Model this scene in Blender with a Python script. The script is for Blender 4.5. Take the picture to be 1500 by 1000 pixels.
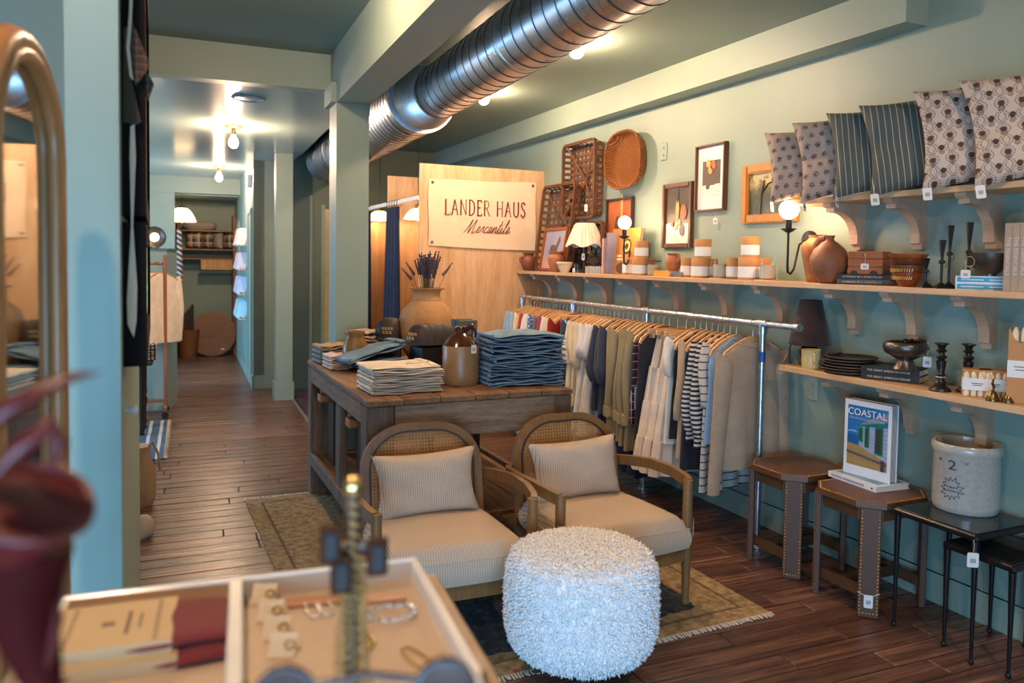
import bpy, math, random
from mathutils import Vector, Matrix
random.seed(7)
for o in list(bpy.data.objects): bpy.data.objects.remove(o, do_unlink=True)
SC = bpy.context.scene; COL = SC.collection
R = math.radians; PI = math.pi; sin, cos = math.sin, math.cos

# ------------------------------------------------------------------ camera
FPX, CXP, CYP, EYE = 1140.0, 750.0, 433.0, 1.5
_yaw, _pit, _rol = R(24.56), R(-2.6), R(0.88)
CF = Vector((sin(_yaw)*cos(_pit), cos(_yaw)*cos(_pit), sin(_pit)))
_R0 = Vector((cos(_yaw), -sin(_yaw), 0)); _U0 = _R0.cross(CF)
CR = _R0*cos(_rol)+_U0*sin(_rol); CU = CR.cross(CF)
cd = bpy.data.cameras.new('camera'); cam = bpy.data.objects.new('camera', cd); COL.objects.link(cam)
M = Matrix.Identity(4)
for i in range(3): M[i][0], M[i][1], M[i][2] = CR[i], CU[i], -CF[i]
M[2][3] = EYE
cam.matrix_world = M
cd.sensor_width = 36; cd.lens = FPX/1500*36; cd.shift_y = -(500-CYP)/1500; cd.clip_start = .05
cd.dof.use_dof = True; cd.dof.focus_distance = 4.0; cd.dof.aperture_fstop = 2.6
SC.camera = cam

# ------------------------------------------------------------------ world, light, exposure
W = bpy.data.worlds.new('world'); SC.world = W; W.use_nodes = True
W.node_tree.nodes['Background'].inputs[0].default_value = (.20, .33, .46, 1)
W.node_tree.nodes['Background'].inputs[1].default_value = .10
def area(name, loc, rot, sx, sy, power, col):
    l = bpy.data.lights.new(name, 'AREA'); l.shape = 'RECTANGLE'; l.size = sx; l.size_y = sy
    l.energy = power; l.color = col
    o = bpy.data.objects.new(name, l); COL.objects.link(o); o.location = loc; o.rotation_euler = rot
    return o
DAY = (.30, .62, 1.0)
WARM = (1.0, .66, .38)
# shop-front window behind the camera, daylight coming in low under the awning
area('window_daylight', (-.95, -.9, .75), (R(66), 0, R(-6)), 3.0, 1.2, 122, DAY)
# glazed side door on the left of the back hall
area('side_door_daylight', (-1.9, 10.2, 1.1), (R(76), 0, R(-90)), 1.6, 1.8, 70, DAY)
area('side_window_daylight', (-1.9, 6.6, 1.0), (R(66), 0, R(-90)), 1.2, 1.2, 48, DAY)
SC.view_settings.view_transform = 'Standard'
SC.view_settings.look = 'None'
SC.view_settings.exposure = 0.76
SC.view_settings.gamma = 1.0
SC.view_settings.use_curve_mapping = False

# ------------------------------------------------------------------ pixel helpers used to measure real places
def ray(px, py): return CF+CR*((px-CXP)/FPX)-CU*((py-CYP)/FPX)
def PX(px, py, X):
    d = ray(px, py); t = X/d.x; return Vector((X, d.y*t, EYE+d.z*t))
def PZ(px, py, z):
    d = ray(px, py); t = (z-EYE)/d.z; return Vector((d.x*t, d.y*t, z))
def PY(px, py, Y):
    d = ray(px, py); t = Y/d.y; return Vector((d.x*t, Y, EYE+d.z*t))
def dep(p): return (Vector(p)-Vector((0, 0, EYE))).dot(CF)
def mm(px_len, p): return px_len*dep(p)/FPX      # pixels -> metres at point p

# ------------------------------------------------------------------ mesh builder
class MB:
    def __init__(s): s.v = []; s.f = []; s.x = Matrix.Identity(4)
    def at(s, loc=(0, 0, 0), rot=(0, 0, 0)):
        from mathutils import Euler
        s.x = Matrix.Translation(loc) @ Euler(rot).to_matrix().to_4x4(); return s
    def add(s, vs, fs):
        b = len(s.v); s.v += [s.x @ Vector(p) for p in vs]; s.f += [[i+b for i in q] for q in fs]; return s
    def box(s, x0, x1, y0, y1, z0, z1):
        return s.add([(x0,y0,z0),(x1,y0,z0),(x1,y1,z0),(x0,y1,z0),(x0,y0,z1),(x1,y0,z1),(x1,y1,z1),(x0,y1,z1)],
            [(0,3,2,1),(4,5,6,7),(0,1,5,4),(1,2,6,5),(2,3,7,6),(3,0,4,7)])
    def bbox(s, x0, x1, y0, y1, z0, z1, b=.004):
        # box with bevelled vertical and top edges
        pts = [(x0+b,y0),(x1-b,y0),(x1,y0+b),(x1,y1-b),(x1-b,y1),(x0+b,y1),(x0,y1-b),(x0,y0+b)]
        cx, cy = (x0+x1)/2, (y0+y1)/2
        def sh(p): return (p[0]+(b if p[0] < cx else -b), p[1]+(b if p[1] < cy else -b))
        n = 8; vs = [sh(p)+(z0,) for p in pts]+[p+(z0+b,) for p in pts]+[p+(z1-b,) for p in pts]+[sh(p)+(z1,) for p in pts]
        fs = [tuple(range(n-1, -1, -1)), tuple(range(3*n, 4*n))]
        for k in range(3):
            for i in range(n): fs.append((k*n+i, k*n+(i+1) % n, (k+1)*n+(i+1) % n, (k+1)*n+i))
        return s.add(vs, fs)
    def prism(s, pts, z0, z1):
        n = len(pts); a = sum(pts[i][0]*pts[(i+1) % n][1]-pts[(i+1) % n][0]*pts[i][1] for i in range(n))
        if a < 0: pts = pts[::-1]
        return s.add([p+(z0,) for p in pts]+[p+(z1,) for p in pts],
            [tuple(range(n-1, -1, -1)), tuple(range(n, 2*n))]+[(i, (i+1) % n, n+(i+1) % n, n+i) for i in range(n)])
    def prism_y(s, pts, y0, y1):      # outline in (x,z), thickness along y
        n = len(pts); a = sum(pts[i][0]*pts[(i+1) % n][1]-pts[(i+1) % n][0]*pts[i][1] for i in range(n))
        if a < 0: pts = pts[::-1]
        return s.add([(p[0], y0, p[1]) for p in pts]+[(p[0], y1, p[1]) for p in pts],
            [tuple(range(n)), tuple(range(2*n-1, n-1, -1))]+[((i+1) % n, i, n+i, n+(i+1) % n) for i in range(n)])
    def lathe(s, prof, n=28, c=(0, 0, 0), sx=1, sy=1):
        vs = []; fs = []; m = len(prof)
        for r, z in prof:
            for k in range(n):
                a = 2*PI*k/n; vs.append((c[0]+r*sx*cos(a), c[1]+r*sy*sin(a), c[2]+z))
        for i in range(m-1):
            for k in range(n): fs.append((i*n+k, i*n+(k+1) % n, (i+1)*n+(k+1) % n, (i+1)*n+k))
        if prof[0][0] > 1e-5: fs.append(tuple(range(n-1, -1, -1)))
        if prof[-1][0] > 1e-5: fs.append(tuple(range((m-1)*n, m*n)))
        return s.add(vs, fs)
    def tube(s, path, r, n=8, closed=False, sq=1.0):
        path = [Vector(p) for p in path]; m = len(path); rs = r if isinstance(r, (list, tuple)) else [r]*m
        vs = []; fs = []; prev = None
        for i, p in enumerate(path):
            if closed: t = path[(i+1) % m]-path[i-1]
            else: t = path[min(i+1, m-1)]-path[max(i-1, 0)]
            t.normalize()
            up = prev if prev is not None else (Vector((0, 0, 1)) if abs(t.z) < .9 else Vector((1, 0, 0)))
            a = t.cross(up)
            if a.length < 1e-5: a = t.cross(Vector((0, 1, 0)))
            a.normalize(); b = a.cross(t); prev = b
            for k in range(n):
                q = 2*PI*k/n; vs.append(p+a*(rs[i]*cos(q))+b*(rs[i]*sq*sin(q)))
        for i in range(m if closed else m-1):
            j = (i+1) % m
            for k in range(n): fs.append((i*n+k, i*n+(k+1) % n, j*n+(k+1) % n, j*n+k))
        if not closed: fs += [tuple(range(n-1, -1, -1)), tuple(range((m-1)*n, m*n))]
        return s.add(vs, fs)
    def bar(s, path, w, h, up=(0, 0, 1), closed=False):   # rectangular bar swept along a path
        path = [Vector(p) for p in path]; m = len(path); vs = []; fs = []
        for i, p in enumerate(path):
            t = (path[(i+1) % m]-path[i-1]) if closed else (path[min(i+1, m-1)]-path[max(i-1, 0)]); t.normalize()
            u = Vector(up); a = t.cross(u).normalized(); b = a.cross(t).normalized()
            for ca, cb in ((-1, -1), (1, -1), (1, 1), (-1, 1)): vs.append(p+a*(w/2*ca)+b*(h/2*cb))
        for i in range(m if closed else m-1):
            j = (i+1) % m
            for k in range(4): fs.append((i*4+k, i*4+(k+1) % 4, j*4+(k+1) % 4, j*4+k))
        if not closed: fs += [(3, 2, 1, 0), tuple(range((m-1)*4, m*4))]
        return s.add(vs, fs)
    def ball(s, c, r, n=16, m=10, sz=1):
        return s.lathe([(max(r*sin(PI*i/m), 0 if 0 < i < m else 1e-6), -r*sz*cos(PI*i/m)) for i in range(m+1)], n, c)
    def grid(s, fn, nu, nv, flip=False):
        vs = [fn(i/(nu-1), j/(nv-1)) for j in range(nv) for i in range(nu)]
        fs = [(j*nu+i, j*nu+i+1, (j+1)*nu+i+1, (j+1)*nu+i) for j in range(nv-1) for i in range(nu-1)]
        if flip: fs = [f[::-1] for f in fs]
        return s.add(vs, fs)
    def loft(s, rings, cap=True):
        n = len(rings[0]); vs = [p for r in rings for p in r]; fs = []
        for i in range(len(rings)-1):
            for k in range(n): fs.append((i*n+k, i*n+(k+1) % n, (i+1)*n+(k+1) % n, (i+1)*n+k))
        if cap: fs += [tuple(range(n-1, -1, -1)), tuple(range((len(rings)-1)*n, len(rings)*n))]
        return s.add(vs, fs)
    def mesh(s, name, mt, smooth=None):
        me = bpy.data.meshes.new(name); me.from_pydata([tuple(v) for v in s.v], [], s.f); me.validate()
        if mt: me.materials.append(mt)
        if smooth:
            for p in me.polygons: p.use_smooth = True
            me.set_sharp_from_angle(angle=R(smooth))
        me.update(); return me

def link(name, me, parent=None, loc=(0, 0, 0), rot=(0, 0, 0)):
    o = bpy.data.objects.new(name, me); COL.objects.link(o); o.location = loc; o.rotation_euler = rot
    if parent: o.parent = parent
    return o
def part(name, mb, mt, parent=None, smooth=40, loc=(0, 0, 0), rot=(0, 0, 0), label=None):
    o = link(name, mb.mesh(name, mt, smooth), parent, loc, rot)
    if label: o['label'] = label
    return o
def tag(o, label, cat, group=None):
    o['label'] = label; o['category'] = cat
    if group: o['group'] = group
    return o
def thing(name, label, cat, loc=(0, 0, 0), rz=0, group=None):
    o = bpy.data.objects.new(name, None); o.empty_display_size = .05; COL.objects.link(o)
    o.location = loc; o.rotation_euler = (0, 0, rz); return tag(o, label, cat, group)
def single(name, mb, mt, label, cat, loc=(0, 0, 0), rot=(0, 0, 0), group=None, smooth=40):
    return tag(part(name, mb, mt, None, smooth, loc, rot), label, cat, group)
def struct(name, mb, mt, smooth=None, hall=False, parent=None):
    o = link(name, mb.mesh(name, mt, smooth), parent, (0, 0, 0), (0, 0, HROT) if hall else (0, 0, 0))
    if not parent: o['kind'] = 'structure'
    return o
HROT = R(-1.95)     # the hall, beam and planks run 1.95 degrees off the right wall
def H(u, v, z=0): return Vector((u*cos(HROT)-v*sin(HROT), u*sin(HROT)+v*cos(HROT), z))

# ------------------------------------------------------------------ materials
def srgb(r, g, b):
    f = lambda c: (c/255/12.92) if c <= 10.3 else (((c/255)+.055)/1.055)**2.4
    return (f(r), f(g), f(b), 1)
class NT:
    def __init__(s, name):
        s.m = bpy.data.materials.new(name); s.m.use_nodes = True; s.t = s.m.node_tree
        s.b = s.t.nodes['Principled BSDF']
    def n(s, ty, **kw):
        x = s.t.nodes.new(ty)
        for k, v in kw.items():
            if k.startswith('i_'): x.inputs[int(k[2:]) if k[2:].isdigit() else k[2:]].default_value = v
            else: setattr(x, k, v)
        return x
    def l(s, a, b): s.t.links.new(a, b)
    def coords(s, scale=(1, 1, 1), rot=(0, 0, 0), kind='Object'):
        c = s.n('ShaderNodeTexCoord'); m = s.n('ShaderNodeMapping'); m.inputs['Scale'].default_value = scale
        m.inputs['Rotation'].default_value = rot; s.l(c.outputs[kind], m.inputs[0]); return m.outputs[0]
    def noise(s, vec, scale, detail=3, rough=.5, out=0):
        x = s.n('ShaderNodeTexNoise'); x.inputs['Scale'].default_value = scale; x.inputs['Detail'].default_value = detail
        x.inputs['Roughness'].default_value = rough; s.l(vec, x.inputs['Vector']); return x.outputs[out]
    def ramp(s, fac, stops, interp='LINEAR'):
        x = s.n('ShaderNodeValToRGB'); x.color_ramp.interpolation = interp; e = x.color_ramp.elements
        while len(e) < len(stops): e.new(.5)
        for q, (p, c) in zip(e, stops): q.position = p; q.color = c if len(c) == 4 else (*c, 1)
        s.l(fac, x.inputs[0]); return x.outputs[0]
    def mix(s, fac, a, b, mode='MIX'):
        x = s.n('ShaderNodeMix', data_type='RGBA', blend_type=mode)
        for v, i in ((fac, 0), (a, 6), (b, 7)):
            if hasattr(v, 'is_output'): s.l(v, x.inputs[i])
            else: x.inputs[i].default_value = v
        return x.outputs[2]
    def math(s, op, a, b=0.0, c=0.0):
        x = s.n('ShaderNodeMath', operation=op)
        for i, v in enumerate((a, b, c)):
            if hasattr(v, 'is_output'): s.l(v, x.inputs[i])
            else: x.inputs[i].default_value = v
        return x.outputs[0]
    def sep(s, vec):
        x = s.n('ShaderNodeSeparateXYZ'); s.l(vec, x.inputs[0]); return x.outputs
    def col(s, c):
        if hasattr(c, 'is_output'): s.l(c, s.b.inputs['Base Color'])
        else: s.b.inputs['Base Color'].default_value = c
    def bump(s, h, st=.3, d=.01):
        x = s.n('ShaderNodeBump'); x.inputs['Strength'].default_value = st; x.inputs['Distance'].default_value = d
        s.l(h, x.inputs['Height']); s.l(x.outputs[0], s.b.inputs['Normal'])
    def rough(s, v, metal=0):
        s.b.inputs['Roughness'].default_value = v; s.b.inputs['Metallic'].default_value = metal
_cache = {}
def plain(name, c, rough=.6, metal=0, var=.12, sc=14, bump=0):
    if name in _cache: return _cache[name]
    t = NT(name); v = t.coords(); n = t.noise(v, sc, 4, .6)
    a = tuple(max(0, x*(1-var)) for x in c[:3])+(1,); b = tuple(min(1, x*(1+var)) for x in c[:3])+(1,)
    t.col(t.ramp(n, [(.3, a), (.7, b)])); t.rough(rough, metal)
    if bump: t.bump(t.noise(v, sc*6, 3), bump, .004)
    _cache[name] = t.m; return t.m
def wood(name, c1, c2, axis=2, sc=9, stretch=10, rough=.5, bump=.25, c3=None, spec=None):
    if name in _cache: return _cache[name]
    t = NT(name); s = [stretch]*3; s[axis] = 1.0
    v = t.coords(tuple(s)); oi = t.n('ShaderNodeObjectInfo')
    ad = t.n('ShaderNodeVectorMath', operation='ADD'); t.l(v, ad.inputs[0])
    cm = t.n('ShaderNodeCombineXYZ'); mu = t.math('MULTIPLY', oi.outputs['Random'], 37.0)
    for i in range(3): t.l(mu, cm.inputs[i])
    t.l(cm.outputs[0], ad.inputs[1]); vv = ad.outputs[0]
    n = t.noise(vv, sc*.35, 6, .65); n2 = t.noise(vv, sc*1.6, 4, .7)
    f = t.math('ADD', t.math('MULTIPLY', n, .65), t.math('MULTIPLY', n2, .35))
    st = [(.3, c1), (.68, c2)] if c3 is None else [(.25, c3), (.45, c1), (.7, c2)]
    base = t.ramp(f, st)
    t.col(t.mix(t.math('MULTIPLY', oi.outputs['Random'], .35), base, tuple(x*.62 for x in c1[:3])+(1,)))
    t.rough(rough); t.bump(f, bump, .006); _cache[name] = t.m; return t.m
def emit(name, c, s):
    if name in _cache: return _cache[name]
    t = NT(name); t.col(c); t.b.inputs['Emission Color'].default_value = c; t.b.inputs['Emission Strength'].default_value = s
    _cache[name] = t.m; return t.m
def cloth(name, c, rough=.9, fold=.0, weave=260, var=.10):
    if name in _cache: return _cache[name]
    t = NT(name); v = t.coords(); n = t.noise(v, 9, 4, .6); w = t.noise(v, weave, 2, .6)
    f = t.math('ADD', t.math('MULTIPLY', n, .6), t.math('MULTIPLY', w, .4))
    a = tuple(x*(1-var*1.6) for x in c[:3])+(1,); b = tuple(min(1, x*(1+var)) for x in c[:3])+(1,)
    t.col(t.ramp(f, [(.35, a), (.65, b)])); t.rough(rough); t.b.inputs['Sheen Weight'].default_value = .15
    t.bump(w, .35, .002); _cache[name] = t.m; return t.m
def stripes(name, base, line, axis=0, per=.02, duty=.3, rough=.85, base2=None):
    if name in _cache: return _cache[name]
    t = NT(name); v = t.coords(); x = t.sep(v)[axis]
    f = t.math('FRACT', t.math('DIVIDE', t.math('ADD', x, 50.0), per))
    g = t.math('LESS_THAN', f, duty); n = t.noise(v, 60, 3, .6)
    b0 = t.mix(n, tuple(q*.85 for q in base[:3])+(1,), base2 or base)
    t.col(t.mix(g, b0, line)); t.rough(rough); t.bump(t.noise(v, 240, 2), .25, .002); _cache[name] = t.m; return t.m
def glass(name, c=(1, 1, 1, 1), rough=.03):
    if name in _cache: return _cache[name]
    t = NT(name); t.col(c); t.rough(rough); t.b.inputs['Transmission Weight'].default_value = 1; t.b.inputs['IOR'].default_value = 1.3
    _cache[name] = t.m; return t.m

def paint(name, c, rough=.45, bump=.12):
    t = NT(name); v = t.coords(); n = t.noise(v, 1.3, 5, .6); o = t.noise(v, 90, 3, .6)
    t.col(t.ramp(n, [(.3, tuple(x*.95 for x in c[:3])+(1,)), (.7, tuple(min(1, x*1.04) for x in c[:3])+(1,))]))
    t.rough(rough); t.bump(o, bump, .002); return t.m
PAINT = paint('sage_paint', (.245, .325, .272, 1), .5)
PAINTC = paint('ceiling_paint', (.17, .235, .20, 1), .42)
GLOSS = paint('gloss_ceiling_paint', (.30, .39, .38, 1), .17, .05)
DKPAINT = paint('dark_green_paint', (.10, .135, .10, 1), .5)
def floor_mat(name):
    t = NT(name); v = t.coords((.30, 10, 10)); oi = t.n('ShaderNodeObjectInfo')
    ge = t.n('ShaderNodeNewGeometry'); r = t.math('FRACT', t.math('ADD', oi.outputs['Random'], t.math('MULTIPLY', ge.outputs['Random Per Island'], 3.7)))
    ad = t.n('ShaderNodeVectorMath', operation='ADD'); t.l(v, ad.inputs[0]); cm = t.n('ShaderNodeCombineXYZ')
    mu = t.math('MULTIPLY', r, 61.0); t.l(mu, cm.inputs[0]); t.l(mu, cm.inputs[1]); t.l(cm.outputs[0], ad.inputs[1])
    n = t.noise(ad.outputs[0], 2.2, 6, .7); n2 = t.noise(ad.outputs[0], 9, 4, .65)
    f = t.math('ADD', t.math('MULTIPLY', n, .6), t.math('MULTIPLY', n2, .4))
    c = t.ramp(f, [(.30, srgb(40, 25, 20)), (.45, srgb(88, 58, 45)), (.57, srgb(134, 95, 75)), (.72, srgb(198, 162, 138))])
    d = t.mix(t.math('MULTIPLY', r, .72), c, srgb(66, 41, 33)); t.col(d)
    rr = t.ramp(n2, [(.3, (.22,)*3), (.7, (.40,)*3)]); t.l(rr, t.b.inputs['Roughness'])
    sv = t.coords((.6, 46, 1)); w = t.noise(sv, 2.6, 2, .5)
    t.bump(t.math('ADD', t.math('MULTIPLY', w, .7), t.math('MULTIPLY', f, .5)), .22, .010); return t.m
FLOORM = floor_mat('hand_scraped_floor')
PINE = wood('pine_board', srgb(196, 152, 108), srgb(224, 188, 144), 1, 8, 9, .5, .12)
CORBEL = wood('corbel_wood', srgb(178, 146, 118), srgb(204, 174, 146), 2, 8, 8, .55, .12)
PLY = wood('plywood', srgb(208, 166, 126), srgb(234, 204, 168), 2, 6, 8, .45, .12, srgb(176, 126, 86))
OAK = wood('oak_frame', srgb(112, 76, 42), srgb(150, 108, 62), 2, 10, 9, .45, .15)
RUSTIC = wood('rustic_table_wood', srgb(120, 96, 76), srgb(172, 146, 120), 0, 9, 9, .75, .6, srgb(54, 38, 26))
RUSTICZ = wood('rustic_leg_wood', srgb(92, 72, 56), srgb(134, 110, 90), 2, 9, 9, .75, .5, srgb(44, 32, 24))
RUSTTOP = wood('rustic_top_wood', srgb(112, 78, 50), srgb(158, 118, 80), 1, 9, 9, .7, .5, srgb(58, 38, 24))
DKWOOD = wood('dark_wood', srgb(48, 30, 22), srgb(78, 50, 36), 2, 10, 9, .4, .15)
WALNUT = wood('walnut_frame', srgb(78, 48, 30), srgb(112, 72, 44), 2, 10, 9, .4, .15)
GOLDWD = wood('golden_oak', srgb(170, 104, 34), srgb(208, 142, 58), 2, 10, 9, .4, .15)
HANGW = wood('hanger_wood', srgb(196, 148, 100), srgb(222, 178, 128), 0, 10, 9, .4, .08)
BASKETW = wood('basket_splint', srgb(78, 46, 25), srgb(124, 78, 44), 2, 12, 9, .6, .2)
BLACKM = plain('black_metal', (.012, .012, .014, 1), .32, .4, .1)
BLACK = plain('matte_black', (.014, .013, .013, 1), .55)
STEEL = plain('galvanised_steel', (.56, .60, .66, 1), .28, .95, .18, 30)
BRASS = plain('brass', (.62, .42, .16, 1), .25, .95, .15)
GOLD = plain('gold', (.85, .58, .22, 1), .2, 1, .1)
WHITE = plain('white_paint', (.78, .78, .76, 1), .5, 0, .03)
PAPER = plain('white_card', (.74, .73, .70, 1), .7, 0, .04)
CREAM = plain('cream_card', (.66, .57, .43, 1), .7, 0, .05)
INK = plain('ink', (.03, .03, .03, 1), .7)
def tagpart(parent, loc, w=.03, h=.045, rz=0, string=.05):
    g = part('price_tag', MB().prism([(-w/2+.004,0),(w/2-.004,0),(w/2,.004),(w/2,h-.004),(w/2-.004,h),(-w/2+.004,h),(-w/2,h-.004),(-w/2,.004)],-.0006,.0006), PAPER, parent, None, loc, (R(90), 0, rz), 'white price tag')
    m = MB()
    for i in range(5): m.box(-w*.22+i*w*.1, -w*.22+i*w*.1+w*.05, h*.3, h*.6, .0007, .0010)
    part('barcode', m, INK, g, None)
    if string: part('string', MB().tube([(0, h-.004, 0), (.002, h+string*.5, .002), (0, h+string, 0)], .0009, 5), CREAM, g)
    return g
# ================================================================== THE SETTING
XW = 3.17
fl = struct('floor', MB().box(-3.2, 3.7, -2.6, 14.6, -.06, -.013), plain('subfloor', (.02, .013, .01, 1), .8), None, True)
PW = .115
plank_me = {}
def plank_mesh(L):
    k = round(L, 2)
    if k not in plank_me: plank_me[k] = MB().bbox(0, k-.004, 0, PW-.005, -.013, 0, .0035).mesh('plank', FLOORM)
    return plank_me[k]
rnd = random.Random(3)
rows = 0; v = 1.62; far = MB()
while v < 14.4:
    u = -1.0 - rnd.random()*.9
    umax = 3.45 if v < 9.2 else .75
    while u < umax:
        L = rnd.choice((.7, .95, 1.2, 1.2, 1.45))
        if v < 5.9 and u+L > -.6:
            o = link('plank', plank_mesh(L), fl, (u, v, 0), (0, 0, 0)); o.location.z = rnd.uniform(-.0012, .0)
        elif v >= 5.9: far.bbox(u, u+L-.004, v, v+PW-.006, -.013, rnd.uniform(-.0012, 0), .0035)
        u += L
    v += PW
fp = part('far_planks', far, FLOORM, fl, None); fp['kind'] = 'stuff'
nearp = part('near_boards', MB().box(-3.2, 3.5, -2.6, 1.61, -.013, 0), FLOORM, fl, None)

struct('wall_right', MB().box(XW, XW+.12, -2.6, 9.3, 0, 2.85), PAINT)
struct('trim_1', MB().box(3.03, XW, 2.471, 9.0, 2.585, 2.77), PAINT)                     # soffit on the right wall
# baseboard of the right wall, in lengths with a small cap
bb = struct('baseboard_right', MB().box(XW-.012, XW, -2.6, 9.0, 0, .135).box(XW-.016, XW, -2.6, 9.0, .118, .135), PAINT)
ws = MB()
for y in (1.62, 1.78, 1.94, 2.10): ws.box(XW-.004, XW, y, y+.006, .135, .70)
part('panel_seam', ws, PAINT, bpy.data.objects['wall_right'], None)
struct('ceiling', MB().box(1.0, 3.7, -2.6, 9.4, 2.77, 2.85).box(-3.2, .95, -2.6, 5.30, 2.837, 2.93), PAINTC, None, True)
struct('trim_2', MB().box(.876, 1.085, -2.6, 5.055, 2.49, 2.90).box(.876, 1.085, 5.055, 5.32, 2.49, 2.90).box(.842, .876, 5.055, 5.33, 2.49, 2.615), PAINT, None, True)   # beam
struct('trim_3', MB().box(.876, 1.085, 5.055, 5.32, 0, 2.49).box(.864, 1.097, 5.043, 5.332, 0, .14), PAINT, None, True)     # near column
struct('trim_4', MB().box(-3.2, .876, 5.28, 5.47, 2.605, 2.84), PAINT, None, True)                                     # header to the hall
struct('ceiling.001', MB().add([(-3.2,5.40,2.605),(1.10,5.40,2.605),(1.10,8.5,2.57),(-3.2,8.5,2.57),(-3.2,5.40,2.7),(1.10,5.40,2.7),(1.10,8.5,2.7),(-3.2,8.5,2.7)],[(0,3,2,1),(4,5,6,7),(0,1,5,4),(1,2,6,5),(2,3,7,6),(3,0,4,7)]).box(-3.2, 1.10, 8.5, 11.7, 2.582, 2.7), GLOSS, None, True)
struct('trim_5', MB().box(1.085, 1.11, 5.32, 9.2, 2.60, 2.85), PAINTC, None, True)
struct('trim_6', MB().box(.84, 1.01, 8.40, 8.58, 0, 2.57).box(.825, 1.025, 8.385, 8.595, 0, .19), PAINT, None, True)     # far column
struct('wall_hall_right', MB().box(.68, .80, 9.23, 13.1, 0, 2.6).box(.68, 1.02, 9.23, 9.35, 0, 2.6), PAINT, None, True)
struct('baseboard_hall', MB().box(.664, .68, 9.214, 13.0, 0, .15).box(.664, 1.0, 9.214, 9.23, 0, .15), PAINT, None, True)
struct('wall_back', MB().box(1.0, 3.7, 9.05, 9.15, 0, 2.85), DKPAINT, None, True)
struct('trim_7', MB().box(1.27, 1.30, 9.03, 9.05, 0, 2.2).box(1.40, 1.44, 9.03, 9.05, 0, 2.1).box(1.83, 1.85, 9.03, 9.05, 0, 2.77).box(1.66, 1.68, 9.03, 9.05, 0, 2.77), PAINT, None, True)
d = struct('door_1', MB().box(1.44, 1.64, 9.02, 9.05, 0, 2.05), plain('yellowed_door', (.55, .42, .18, 1), .5), None, True)
struct('trim_8', MB().box(-1.2, .70, 11.66, 11.82, 2.36, 2.6), PAINT, None, True)                                     # far header
struct('wall_hall_end', MB().box(-3.2, -.17, 11.68, 11.8, 0, 2.4).box(-.29, -.17, 11.8, 13.1, 0, 2.4).box(-.4, .8, 13.0, 13.12, 0, 2.6), PAINT, None, True)
struct('ceiling.002', MB().box(-.4, .8, 11.8, 13.1, 2.34, 2.4), PAINTC, None, True)
struct('wall_half', MB().prism([(-3.0, 8.2), (-.19, 8.2), (-.115, 8.56), (-.115, 9.2), (-3.0, 9.2)], 0, 1.55), PAINT, None, True)
struct('trim_9', MB().prism([(-3.0, 8.18), (-.175, 8.18), (-.095, 8.56), (-.095, 9.2), (-3.0, 9.2)], 1.55, 1.565), DKPAINT, None, True)
# doorway set into the hall wall and a second one near the end
struct('door_2', MB().box(.668, .682, 9.42, 9.86, 0, 2.0).box(.66, .682, 9.38, 9.43, 0, 2.05).box(.66, .682, 9.86, 9.91, 0, 2.05).box(.66, .682, 9.38, 9.91, 2.0, 2.05), PAINT, None, True)
struct('door_3', MB().box(.66, .682, 11.75, 11.8, 0, 2.05).box(.66, .682, 12.2, 12.25, 0, 2.05).box(.66, .682, 11.75, 12.25, 2.0, 2.05).box(.672, .684, 11.8, 12.2, 0, 2.0), PAINT, None, True)
struct('trim_10', MB().box(1.0, 1.022, 6.4, 8.4, 0, .012), plain('threshold_metal', (.6, .6, .6, 1), .3, .8), None, True)
# left partition (end grain faces the window), the wall beyond it
struct('wall_left', MB().box(-.170, -.071, 1.85, 3.70, 0, 2.84), PAINT)
struct('wall_left_back', MB().box(-3.2, -.170, 3.58, 3.70, 0, 2.84), PAINT)
struct('wall_far_left', MB().box(-3.3, -3.2, -2.6, 12, 0, 2.85), PAINT, None, True)
struct('wall_front', MB().box(-3.2, 3.7, -1.75, -1.6, 0, .12).box(-3.2, 3.7, -1.75, -1.6, 1.75, 2.9), PAINT, None, True)
# fitting-room partitions of plywood
struct('wall_fitting', MB().box(2.005, XW, 6.28, 6.30, 0, 2.30), PLY)
struct('wall_fitting.001', MB().box(2.005, XW, 7.26, 7.28, 0, 2.285), PLY)
struct('wall_fitting.002', MB().box(2.005, XW, 8.32, 8.34, 0, 1.96), PLY)
struct('wall_fitting.003', MB().box(XW-.02, XW, 6.30, 8.32, 0, 1.95), PLY)
# wall plates
def plate(label, px, py, X=XW):
    p = PX(px, py, X)
    t = thing('wall_plate', label, 'wall plate', (X, p.y, p.z), 0)
    part('cover', MB().bbox(-.006, 0, -.036, .036, -.06, .06, .003), PAINT, t, None)
    for zz in (.026, -.026): part('toggle', MB().box(-.011, -.006, -.006, .006, zz-.008, zz+.008), PAINT, t, None)
plate('painted wall plate beside the oval basket, above the still life', 973, 222)
plate('painted wall plate under the lower shelf beside the beige sweater', 1191, 570)

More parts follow.
